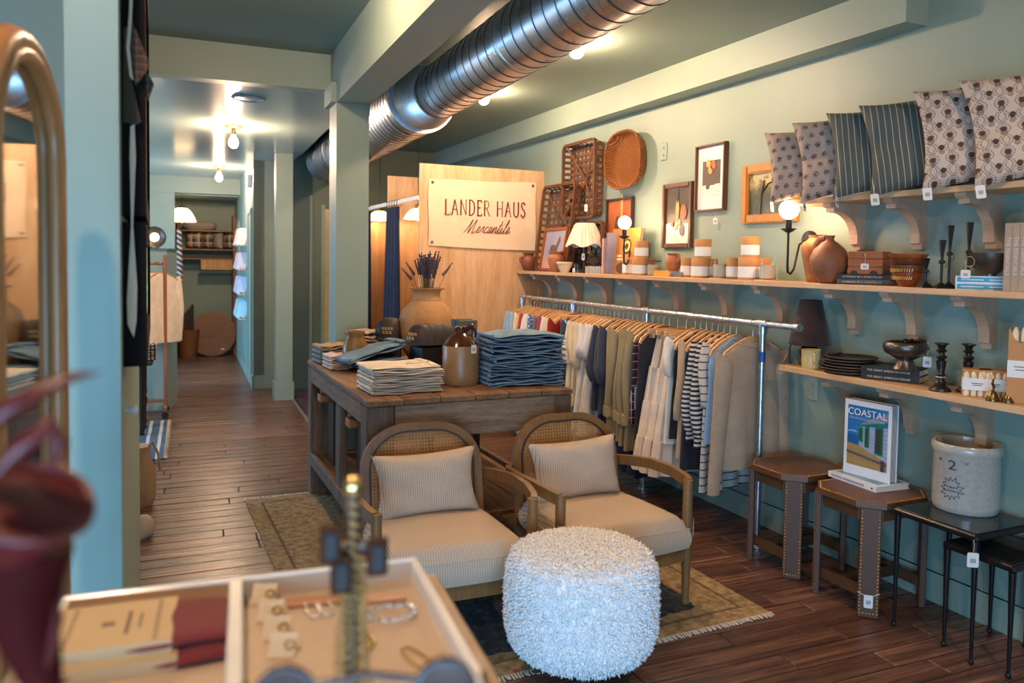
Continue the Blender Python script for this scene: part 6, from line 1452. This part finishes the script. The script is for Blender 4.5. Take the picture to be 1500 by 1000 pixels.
for k in range(5):
    p = H(-.50+.068*k, 7.95, 1.42+.014-.0883)
    hg = thing('clothes_hanger', 'wooden hanger on the rolling rack, '+('leftmost', 'second from left', 'middle', 'second from right', 'rightmost')[k], 'hanger', p, HROT+R(48), 'hangers on the rolling rack')
    link('shoulder_bar', HANG_ME, hg); link('hook', HOOK_ME, hg)
    o = thing('hanging_sweater', 'cream long-sleeved sweater on the rolling rack, '+('leftmost', 'second from left', 'middle', 'second from right', 'rightmost')[k], 'sweater', p+Vector((0, 0, -.004)), HROT+R(48), 'cream sweaters on the rolling rack')
    part('body', top_mesh(.66, .23, .25, .02, .01, 200+k), SWEAT, o, 70)
    for s in (-1, 1): part('sleeve', sleeve(s, .58, .055, .038, .04, 200+k), SWEAT, o, 70)
# glowing round dish lamp on the half wall
p = H(-.30, 8.30, 1.565)
o = thing('dish_lamp', 'round metal dish lamp with glowing centre on the half wall', 'lamp', p, HROT)
part('dish', MB().at((0, 0, .105), (R(90), 0, 0)).lathe([(.04, .0), (.075, .004), (.10, .018), (.105, .03), (.098, .03), (.07, .012), (.04, .01)], 40), PEWTER, o, 50)
part('glow', MB().at((0, 0, .105), (R(90), 0, 0)).lathe([(.04, .006), (.036, .018), (1e-6, .024)], 30), emit('dish_glow', (1, .78, .46, 1), 40), o, 50)
part('stand', MB().bbox(-.04, .04, -.03, .03, 0, .012, .003), PEWTER, o, None)
# alcove at the end of the hall
AV = 12.55
sh = thing('storage_shelf', 'wooden storage rack with two shelves in the alcove', 'shelf', H(.25, 12.75, 0), HROT)
for x in (-.38, .40): part('upright', MB().bbox(x-.02, x+.02, -.22, .22, 0, 2.12, .003), CW, sh, None)
for z in (1.86, 1.58, 1.44): part('shelf_board', MB().bbox(-.38, .40, -.2, .2, z, z+.022, .003), CW, sh, None)
PL1 = plaid('brown_plaid_wool', srgb(70, 48, 38), srgb(150, 130, 112), srgb(200, 190, 176), .11); LIN = cloth('greyish_linen', srgb(150, 136, 124))
o = thing('cushion', 'grey linen cushion lying flat on top of the alcove shelves', 'cushion', H(.16, 12.70, 1.945), HROT, 'cushions in the alcove'); part('cover', cushion_mesh(.5, .42, .14, LIN, 16, 3), LIN, o, 80, (0, -.21, .0), (R(-90), 0, 0)); o.location.z += .0
for k, (x, mt, lb) in enumerate(((-.16, PL1, 'leftmost'), (.02, PL1, 'second'), (.16, LIN, 'third'), (.33, PL1, 'rightmost'))):
    o = thing('cushion', lb+' cushion standing in the row on the alcove shelf', 'cushion', H(.25+x, 12.66, 1.604), HROT+R(-60 if k else -25), 'cushions in the alcove'); part('cover', cushion_mesh(.26, .25, .11, mt, 16, 10+k), mt, o, 80)
for k in range(12):
    o = thing('wooden_paddle', 'small pale wooden board hanging under the alcove shelf, '+('first', 'second', 'third', 'fourth', 'fifth', 'sixth', 'seventh', 'eighth', 'ninth', 'tenth', 'eleventh', 'last')[k]+' from left', 'board', H(.20+.036*k, 12.50, 1.29), HROT+R(30), 'wooden boards hanging under the alcove shelf')
    part('board', MB().bbox(-.03, .03, -.006, .006, 0, .15, .003), HANGW, o, None)
p = PZ(312, 505, 0); 
o = thing('round_tabletop', 'round wooden tabletop leaning against the alcove wall', 'tabletop', H(.33, 12.42, 0), HROT); o.rotation_euler = (R(-6), 0, HROT)
part('disc', MB().at((0, 0, .335), (R(90), 0, 0)).lathe([(.335, -.016), (.335, .016)], 60), wood('round_oak', srgb(112, 70, 38), srgb(150, 98, 58), 0, 7, 8, .5, .15), o, 40)
part('sticker', MB().box(.12, .17, -.018, -.0165, .09, .115), PAPER, o, None)
o = thing('woven_basket', 'tall tan woven basket beside the round tabletop', 'basket', H(.0, 12.35, 0), HROT)
part('body', MB().lathe([(.115, 0), (.12, .01), (.15, .36), (.155, .40), (.146, .40), (.11, .02), (1e-6, .02)], 30), WICK, o, 50)
part('rim', MB().tube([(.153*cos(2*PI*k/30), .153*sin(2*PI*k/30), .40) for k in range(30)], .01, 7, True), WICK, o, 60)
for k in range(4):
    r_ = thing('rolled_textile', ('leftmost', 'second', 'third', 'rightmost')[k]+' dark rolled textile standing in the woven basket', 'textile', H(-.04+.032*k, 12.36+.02*(k % 2), .022), HROT, 'rolled textiles in the basket')
    part('roll', MB().lathe([(.015, 0), (.02, .3), (.02, .60+.04*k), (.012, .64+.04*k)], 12), cloth('dark_rolled_wool', srgb(58, 40, 34)), r_, 50)
ROPE = NT('blue_cream_twist'); _v = ROPE.coords(); _s = ROPE.sep(_v)
_f = ROPE.math('LESS_THAN', ROPE.math('FRACT', ROPE.math('ADD', ROPE.math('MULTIPLY', _s[2], 14.0), ROPE.math('MULTIPLY', _s[0], 9.0))), .5); ROPE.col(ROPE.mix(_f, srgb(44, 52, 84), srgb(196, 170, 140))); ROPE.rough(.9); ROPE = ROPE.m
o = thing('hanging_throw', 'blue and cream twisted throw hanging at the alcove edge', 'throw', H(-.115, 11.72, .95), HROT)
part('cloth', MB().tube([(0, 0, 0), (.004, 0, .4), (0, 0, .9)], [.038, .042, .034], 12), ROPE, o, 60)
o = thing('pendant_lamp', 'lit scalloped cream pendant shade in the alcove', 'lamp', H(-.08, 12.0, 1.98), HROT)
part('cord', MB().tube([(0, 0, .2), (0, 0, .36)], .004, 6), BLACKM, o)
part('cap', MB().lathe([(.05, .215), (.05, .19), (.03, .185)], 18), BLACKM, o)
part('shade', MB().grid(lambda i, j: ((.04+.15*j**.7)*cos(2*PI*i), (.04+.15*j**.7)*sin(2*PI*i), .19-.19*j**1.5-.008*abs(sin(2*PI*i*9))*(j > .95)), 73, 10), emit('lit_cream_shade', (1, .70, .36, 1), 2.5), o, 70)
# book rack on the hall wall
for k, (z, c) in enumerate(((1.64, (196, 186, 176)), (1.33, (180, 172, 178)), (1.02, (168, 176, 196)), (.71, (150, 190, 200)))):
    o = thing('wall_rack', ('top', 'second', 'third', 'lowest')[k]+' wire book ledge on the hall wall', 'shelf', H(.678, 10.75, z), HROT, 'book ledges on the hall wall')
    part('tray', MB().box(-.09, 0, -.45, .45, -.006, 0).box(-.09, -.084, -.45, .45, 0, .03), BLACKM if k == 9 else WHITE, o, None)
    for q in range(5):
        b = thing('paperback', ('first', 'second', 'third', 'fourth', 'fifth')[q]+' pale paperback from the alcove side on the '+('top', 'second', 'third', 'lowest')[k]+' book ledge', 'book', H(.625, 11.1-.17*q, z+.001), HROT, 'paperbacks on the hall ledges'); b.rotation_euler = (0, R(14), HROT+R(38))
        part('cover', MB().box(-.018, 0, -.085, .085, 0, .22), plain('pale_cover_%d_%d' % (k, q % 2), srgb(*[int(x_*(1-.18*(q % 2))) for x_ in c]), .5), b, None)
        part('pages', MB().box(-.016, -.002, -.083, .0855, .002, .218), PAGES, b, None)
# console with turned leg, behind the left partition
cs = thing('console_table', 'black console table with turned legs in the hall', 'table', H(-.72, 7.15, 0), HROT)
part('top', MB().bbox(-.5, .45, -.22, .22, .60, .635, .008), plain('ebonised_wood', (.02, .016, .015, 1), .4), cs, None)
TL = [(.02, 0), (.03, .02), (.022, .05), (.034, .08), (.024, .1), (.026, .2), (.036, .27), (.024, .3), (.034, .33), (.03, .36), (.03, .6)]
for sx in (-.42, .36):
    for sy in (-.16, .16): part('turned_leg', MB().lathe(TL, 18, (sx, sy, 0)), plain('ebonised_wood', (.02, .016, .015, 1), .4), cs, 50)
for k in range(4):
    o = folded('knit_hat', 'hat', ('bottom', 'second', 'third', 'top')[k]+' of the striped knitted hats stacked on the console', stripes('striped_knit', srgb(70, 60, 66), srgb(190, 170, 150), 0, .03, .5), .17, .15, .034, H(-.33, 7.05, .636+k*.033), HROT+R(10), 300+k, 'knitted hats on the console', .003)
o = thing('jute_bag', 'crumpled jute bag on the floor behind the left partition', 'bag', H(-.30, 5.1, 0), HROT)
part('sack', MB().loft([[((.10+.02*sin(k*3+z*9))*f*cos(2*PI*k/18), (.08+.015*sin(k*2+z*7))*f*sin(2*PI*k/18), z) for k in range(18)] for z, f in ((0, .9), (.05, 1.05), (.2, 1), (.3, .8), (.36, .9))]), cloth('jute', srgb(164, 130, 92), weave=90), o, 60)
part('strap', MB().tube([(.06, 0, .34), (.10, 0, .38), (.13, 0, .3), (.14, 0, .2)], .008, 7), cloth('jute', srgb(164, 130, 92)), o, 60)
o = thing('canvas_pouch', 'small canvas pouch on the floor by the left partition', 'bag', H(-.255, 4.5, 0), HROT)
part('pouch', MB().loft([[(.07*f*cos(2*PI*k/14)+z*.3, .05*f*sin(2*PI*k/14), z) for k in range(14)] for z, f in ((0, .9), (.03, 1.1), (.09, .8), (.12, .3))]), cloth('pale_canvas', srgb(186, 164, 136)), o, 60)
# ------------------------------------------------------------------ shadow boxes and hangings on the left partition
PX0 = -.071
for k, (z0, z1, lb) in enumerate(((1.59, 2.34, 'deep dark shadow-box frame high on the left partition'), (1.24, 1.575, 'deep dark shadow-box frame lower on the left partition'))):
    o = thing('shadow_box', lb, 'frame', (PX0, 2.55, z0), 0, 'shadow boxes on the partition'); h = z1-z0; dk = plain('near_black_wood', (.011, .008, .008, 1), .85)
    for nm, b_ in (('frame_stile', (-.55, -.49, 0, h)), ('frame_stile', (.49, .55, 0, h)), ('frame_rail', (-.49, .49, 0, .05)), ('frame_rail', (-.49, .49, h-.05, h))):
        part(nm, MB().box(0, .05, b_[0], b_[1], b_[2], b_[3]), dk, o, None)
    part('gilt_slip', MB().box(.03, .042, -.49, -.475, .05, h-.05).box(.03, .042, .475, .49, .05, h-.05), BRASS, o, None)
    part('backing', MB().box(.0, .01, -.49, .49, .05, h-.05), plain('aged_print', srgb(120, 104, 84), .6, 0, .3, 8), o, None)
def strip(name, label, cat, mt, pts, thick=.006, loc=(0, 0, 0)):
    o = thing(name, label, cat, loc); part('cloth', MB().prism_y(pts, -thick/2, thick/2), mt, o, None); return o
def onface(px, py, Y): p = PY(px, py, Y); return (p.x, p.z)
CRM = cloth('cream_ribbon', srgb(206, 180, 148)); OLV = cloth('olive_felt', srgb(60, 50, 30)); HT = plaid('houndstooth_wool', srgb(66, 46, 36), srgb(104, 76, 56), srgb(40, 28, 24), .018)
def hang(name, label, cat, mt, pix, Y, th):
    pts = [onface(a, b, Y) for a, b in pix]; cx_ = sum(p[0] for p in pts)/len(pts); zt = max(p[1] for p in pts)
    return strip(name, label, cat, mt, [(p[0]-cx_, p[1]-zt) for p in pts], th, (cx_, Y, zt))
hang('cream_ribbon', 'long cream ribbon hanging over the lower dark shadow box', 'ribbon', CRM, [(191, 185), (197, 182), (199, 230), (195, 330), (201, 420), (200, 470), (196, 494), (187, 475), (186, 440), (192, 330), (190, 230)], 1.965, .004)
hang('cream_ribbon', 'short cream ribbon hanging at the top of the partition', 'ribbon', CRM, [(191, -40), (196, -40), (193, 30), (190, 70), (194, 110), (196, 118), (190, 112), (185, 70), (189, 20)], 1.955, .004)
hang('felt_pennant', 'olive felt pennant hanging over the upper shadow box', 'pennant', OLV, [(181, 40), (187, 40), (187, 95), (207, 178), (200, 182), (180, 178)], 1.975, .006)
hang('wool_scarf', 'brown houndstooth wool scarf hanging at the top of the partition', 'scarf', HT, [(194, -60), (197, -40), (193, 30), (218, 92), (217, 100), (205, 118), (198, 124), (193, 90), (190, 40)], 1.985, .02)
hang('wool_scarf', 'small brown houndstooth scarf tail behind the larger scarf', 'scarf', HT, [(212, 104), (216, 108), (226, 124), (217, 148), (213, 138)], 2.03, .02)
o = thing('coat_peg', 'small white peg on the side of the left partition', 'peg', (PX0, 2.05, 1.13))
part('stub', MB().at((0, 0, 0), (0, R(90), 0)).lathe([(.006, 0), (.006, .012), (.012, .018), (.012, .026), (1e-6, .03)], 16), WHITE, o, 50)
# ================================================================== FOREGROUND
def dull(m, s=.12):
    m.node_tree.nodes['Principled BSDF'].inputs['Specular IOR Level'].default_value = s; return m
AGOLD = plain('antique_gold', (.38, .19, .06, 1), .3, .9, .3)
# arched floor mirror
MIRW = wood('mirror_frame_wood', srgb(150, 96, 50), srgb(190, 132, 78), 2, 8, 6, .35, .08)
mr = thing('floor_mirror', 'tall arched wooden floor mirror at the left edge', 'mirror', (-.198, 1.46, 0), R(81))
ao = [(-.19, 0)]+[(-.19+.19+.19*cos(R(180-15*k)), 1.66+.19*sin(R(180-15*k))) for k in range(13)]+[(.19, 0)]
ai = [(x*.79, min(z, 1.66+(z-1.66)*.80 if z > 1.66 else z)) for x, z in ao]
part('frame', MB().tube([(x*.9, 0, z if z < 1.66 else 1.66+(z-1.66)*.9) for x, z in [(-.19, .02)]+ao[1:-1]+[(.19, .02)]], .024, 12), MIRW, mr, 60)
part('inner_frame', MB().tube([(x, -.012, z) for x, z in [(-.15, .03)]+ai[1:-1]+[(.15, .03)]], .014, 10), MIRW, mr, 60)
part('foot_rail', MB().bbox(-.19, .19, -.022, .022, 0, .05, .005), MIRW, mr, None)
MG = NT('mirror_glass'); MG.col((.62, .66, .66, 1)); MG.rough(.04, 1); part('glass', MB().prism_y([(x*1.0, max(z, .04)) for x, z in ai], -.004, .004), MG.m, mr, None)

# jewellery display: table, divided tray
TR = R(-5.5); tc = Vector((.108, .985, 0)); ZT2 = .965
dt_ = thing('display_table', 'small display table under the jewellery tray', 'table', tc, TR)
LINO = wood('pale_table_wood', srgb(150, 120, 92), srgb(180, 150, 118), 0, 8, 8, .5, .1)
part('top', MB().bbox(-.30, .30, -.29, .29, ZT2-.04, ZT2-.001, .005), LINO, dt_, None)
for sx in (-.25, .25):
    for sy in (-.25, .25): part('leg', MB().bbox(sx-.02, sx+.02, sy-.02, sy+.02, 0, ZT2-.04, .004), LINO, dt_, None)
ty = thing('jewellery_tray', 'shallow cream divided tray with pale rim in the foreground', 'tray', tc+Vector((0, 0, ZT2)), TR)
RIM = plain('pale_rim', srgb(240, 236, 230), .2, 0, .05); LIN2 = plain('tan_lining', srgb(204, 178, 152), .7, 0, .06); hw2, hd2, rh = .262, .272, .038
part('floor_panel', MB().box(-hw2, hw2, -hd2, hd2, 0, .006), LIN2, ty, None)
for nm, b_ in (('rim_side', (-hw2, hw2, hd2-.012, hd2)), ('rim_side', (-hw2, hw2, -hd2, -hd2+.012)), ('rim_side', (-hw2, -hw2+.012, -hd2+.012, hd2-.012)), ('rim_side', (hw2-.014, hw2, -hd2+.012, hd2-.012))):
    s_ = part(nm, MB().bbox(b_[0], b_[1], b_[2], b_[3], .0, rh, .003), RIM, ty, None)
part('lining', MB().box(-hw2+.012, hw2-.014, hd2-.014, hd2-.012, .006, rh-.004), LIN2, ty, None)
part('divider', MB().bbox(-.034, -.014, -hd2+.012, hd2-.014, .006, rh+.001, .003), RIM, ty, None)
def ontray(px, py, z=ZT2+.007): return PZ(px, py, z)
REDC = cloth('oxblood_bandana', srgb(122, 36, 30)); 
for k in range(2):
    p = ontray(104, 990)+Vector((-.03-.006*k, .0+.018*k-.02, .0165*k)); 
    o = thing('bandana_pack', ('lower', 'upper')[k]+' folded dark red bandana pack with cream paper band', 'textile', p, TR+R(1), 'bandana packs in the tray')
    part('cloth', slab(.222, .135, .016, 0, 400+k, .0008), REDC, o, 60, (.110, .065, 0))
    part('paper_band', MB().box(.0, .152, -.003, .133, -.0003, .0166), plain('cream_paper', srgb(206, 176, 134), .7, 0, .03), o, None, label='cream paper band')
    IP = plain('faded_ink', srgb(120, 96, 76), .7)
    if k:
        for q in range(18): part('band_border', MB().box(.022+.106*(q % 2), .028+.106*(q % 2), .006+.014*(q//2), .012+.014*(q//2), .0167, .0170), IP, o, None)
        part('band_print', MB().box(.062, .078, .06, .072, .0167, .0170).box(.092, .097, .03, .10, .0167, .0170).box(.108, .111, .045, .09, .0167, .0170), IP, o, None)
CARD = plain('earring_card', srgb(226, 206, 176), .6, 0, .04)
for k in range(4):
    p = ontray(384+9*k, 885+26*k, ZT2+.008)
    o = thing('earring_card', ('farthest', 'second', 'third', 'nearest')[k]+' leaning earring card in the row along the tray divider', 'jewellery', p, TR+R(-12), 'earring cards along the divider'); o.rotation_euler = (R(-48), 0, TR+R(-14))
    part('card', MB().bbox(-.018, .018, 0, .0015, 0, .034, .0005), CARD, o, None)
    part('hoop', MB().tube([(.010+.006*cos(2*PI*q/14), -.002, .016+.006*sin(2*PI*q/14)) for q in range(14)], .0014, 6, True), GOLD, o, 60)
o = thing('necklace_card', 'orange card with fine chains lying at the back of the tray', 'jewellery', ontray(462, 884), TR+R(-4))
part('card', MB().bbox(-.042, .042, -.008, .02, 0, .004, .001), plain('orange_card', srgb(186, 126, 84), .6), o, None)
for s in (-.016, .004): part('chain', MB().tube([(s, -.006, .005), (s+.004, -.03, .003), (s+.01, -.052, .003), (s+.02, -.05, .003), (s+.022, -.03, .003), (s+.014, -.006, .005)], .0012, 6), STEEL, o, 60)
o = thing('pink_card', 'pale pink card at the back right of the tray', 'jewellery', ontray(566, 876), TR+R(-6)); part('card', MB().bbox(-.03, .03, -.014, .014, 0, .004, .001), plain('pink_card', srgb(206, 158, 132), .6), o, None)
o = thing('crystal_bracelet', 'oval crystal bracelet lying in the right of the tray', 'jewellery', ontray(574, 898, ZT2+.012), TR)
part('band', MB().tube([(.034*cos(2*PI*q/28), .024*sin(2*PI*q/28), 0) for q in range(28)], .0016, 6, True), STEEL, o, 60)
for q in range(14):
    a = 2*PI*q/14; part('crystal', MB().ball((.034*cos(a), .024*sin(a), .002), .0036, 8, 6), plain('crystal', (.85, .86, .9, 1), .05, .9), o, 30)
o = thing('gold_earring', 'small cluster of gold beads beside the jewellery stand', 'jewellery', ontray(541, 940, ZT2+.008), TR)
for q in range(7): part('bead', MB().ball((.003*((q*37) % 5-2), .006*(q-3), .002), .004, 8, 6), GOLD, o, 50)
o = thing('link_chain', 'fine gold link chain lying near the right tray rim', 'jewellery', ontray(612, 965, ZT2+.008), TR)
part('chain', MB().tube([(-.016, .03, .001), (-.012, .0, .001), (0, -.03, .001), (.012, -.034, .001), (.016, -.01, .001), (.004, .02, .001), (-.006, .034, .001)], .0018, 6, True), GOLD, o, 60)
part('charm', MB().ball((.008, -.034, .003), .007, 10, 6), GOLD, o, 50)
# jewellery stand hung with chains
sp_ = PZ(515, 1010, ZT2+.007); sp_ = Vector((.165, .80, ZT2+.007)); 
def atd(px, py, Y=.80): return PY(px, py, Y)
b_ = atd(515, 980); st = thing('jewellery_stand', 'small wooden stand draped with gold chains in the foreground', 'jewellery stand', (b_.x, .80, ZT2+.007), TR)
hst = atd(515, 695).z-(ZT2+.007)
part('base', MB().lathe([(.035, 0), (.035, .01), (.012, .014)], 24), WALNUT, st)
part('post', MB().tube([(0, 0, .01), (0, 0, hst*.98)], .0085, 10), WALNUT, st)
part('arm', MB().bar([(-.03, 0, hst*.74), (.024, 0, hst*.74)], .012, .012), WALNUT, st, None)
part('finial', MB().ball((0, 0, hst*.96), .011, 12, 8), GOLD, st, 60)
rd = random.Random(11)
for k in range(9):
    x0 = -.022+.0052*k; zt_ = hst*(.98 if 2 < k < 6 else .72); zb_ = hst*rd.uniform(.04, .2)
    m = MB(); n = 26
    for q in range(n):
        f = q/(n-1); m.ball((x0*(.5+.5*f)+rd.uniform(-.0012, .0012), -.012+rd.uniform(-.001, .001), zt_+(zb_-zt_)*f), .0028, 6, 4)
    part('chain', m, AGOLD, st, 50)['kind'] = 'stuff'
for k, (px, py) in enumerate(((482, 790), (497, 833), (548, 805))):
    q = atd(px, py)-Vector(st.location); part('pendant', MB().bbox(-.011, .011, -.004, .004, -.020, .020, .002), dull(plain('dark_leather', srgb(72, 40, 24), .8), .1), st, None, (q.x, -.018, q.z))
    part('cabochon', MB().ball((0, -.005, 0), .007, 10, 6), dull(plain('dark_stone', (.05, .04, .04, 1), .6), .1), bpy.data.objects[st.children[-1].name], 50) if False else part('cabochon', MB().bbox(-.006, .006, -.007, -.004, -.013, .013, .001), dull(plain('dark_stone', (.05, .04, .04, 1), .6), .1), st, None, (q.x, -.018, q.z))
# tinted sunglasses, nearest the lens
TORT = plain('tortoiseshell', srgb(58, 34, 26), .2, 0, .5, 40); TINT = plain('brown_tinted_lens', srgb(92, 66, 58), .08, .1, .2, 6)
g0 = PY(408, 985, .62); g1 = PY(662, 968, .58); gm = (g0+g1)/2
sg = thing('sunglasses', 'brown tinted sunglasses standing at the bottom edge of the tray', 'sunglasses', (gm.x, gm.y, 0), math.atan2(g1.y-g0.y, g1.x-g0.x)); gw = (g1-g0).length/2; zz = g0.z-.022
sg.location.z = zz-.001
for s in (-1, 1):
    pts = [(s*gw*.92+.023*cos(2*PI*k/22)*1.0, 0, .0+.026*sin(2*PI*k/22)) for k in range(22)]
    part('rim', MB().tube(pts, .0035, 7, True), TORT, sg, 60)
    part('lens', MB().prism_y([(p_[0], p_[2]) for p_ in pts], -.0008, .0008), TINT, sg, None)
    part('temple', MB().tube([(s*(gw*.92+.031), 0, .014), (s*(gw*.92+.034), -.05, .012), (s*(gw*.92+.03), -.11, -.01)], .003, 7), TORT, sg, 60)
part('bridge', MB().tube([(-gw*.92+.022, 0, .012), (0, 0, .018), (gw*.92-.022, 0, .012)], .0032, 7), TORT, sg, 60)
# dark red sculpted flower vase, very near on the left
RDG = plain('oxblood_gloss', srgb(86, 20, 17), .4, 0, .3, 9); RDD = plain('deep_oxblood', srgb(60, 12, 10), .7, 0, .3, 9); RDI = dull(plain('painted_throat_shade', srgb(34, 10, 10), .85, 0, .3, 9)); dull(RDD, .05); dull(_cache['near_black_wood'], .1)  # throat colour is darkened to paint in the shade inside the trumpet
YF = .60
fc = PY(45, 735, YF); fs = dep(fc)/FPX
fv = thing('flower_vase', 'dark red glossy trumpet-flower vase with curling leaf at the left edge', 'vase', (fc.x, YF, 0), R(20))
zr = fc.z; rr = 84*fs
tl_ = R(-58)
m = MB(); m.x = Matrix.Translation((0, 0, zr)) @ Matrix.Rotation(R(30), 4, 'X') @ Matrix.Rotation(R(8), 4, 'Y')
part('trumpet', m.lathe([(rr*.16, -rr*2.2), (rr*.30, -rr*1.5), (rr*.62, -rr*.7), (rr*.86, -rr*.2), (rr*1.0, 0), (rr*.93, rr*.02)], 40), RDG, fv, 60)
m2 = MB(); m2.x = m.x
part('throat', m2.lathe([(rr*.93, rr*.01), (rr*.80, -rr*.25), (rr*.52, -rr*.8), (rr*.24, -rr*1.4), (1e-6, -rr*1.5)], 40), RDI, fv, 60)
m3 = MB(); m3.x = m.x
part('lip', m3.tube([(rr*.97*cos(2*PI*k/40), rr*.97*sin(2*PI*k/40), rr*.03*sin(2*PI*k/40*3)) for k in range(40)], rr*.085, 8, True), RDG, fv, 60)
lp = [PY(a, b, YF) for a, b in ((-30, 640), (10, 600), (60, 572), (105, 552), (150, 545))]
part('leaf', MB().tube([p_-Vector((fc.x, YF, 0)) for p_ in lp], [14*fs, 30*fs, 24*fs, 15*fs, 1*fs], 10, False, .55), RDG, fv, 60, (0, 0, 0), (0, 0, -R(20)))
lp = [PY(a, b, YF-.02) for a, b in ((-10, 700), (30, 655), (75, 620), (88, 650), (80, 690))]
part('inner_leaf', MB().tube([p_-Vector((fc.x, YF, 0)) for p_ in lp], [10*fs, 26*fs, 24*fs, 20*fs, 4*fs], 10, False, .6), RDG, fv, 60, (0, 0, 0), (0, 0, -R(20)))
lp = [PY(a, b, YF+.03) for a, b in ((40, 800), (30, 860), (40, 920), (60, 990), (70, 1080))]
part('stem', MB().tube([p_-Vector((fc.x, YF, 0)) for p_ in lp], [66*fs, 60*fs, 44*fs, 30*fs, 20*fs], 14), RDD, fv, 60, (0, 0, 0), (0, 0, -R(20)))
lp = [PY(a, b, YF+.02) for a, b in ((78, 870), (84, 905), (76, 945), (66, 985))]
part('low_leaf', MB().tube([p_-Vector((fc.x, YF, 0)) for p_ in lp], [3*fs, 18*fs, 18*fs, 6*fs], 10, False, .5), RDG, fv, 60, (0, 0, 0), (0, 0, -R(20)))
pb = PY(70, 1080, YF+.03)-Vector((fc.x, YF, 0))
part('pedestal', MB().lathe([(.06, 0), (.06, .02), (.02, .05), (.016, pb.z+.02)], 24, (pb.x, pb.y, 0)), RDD, fv, 50, (0, 0, 0), (0, 0, -R(20)))
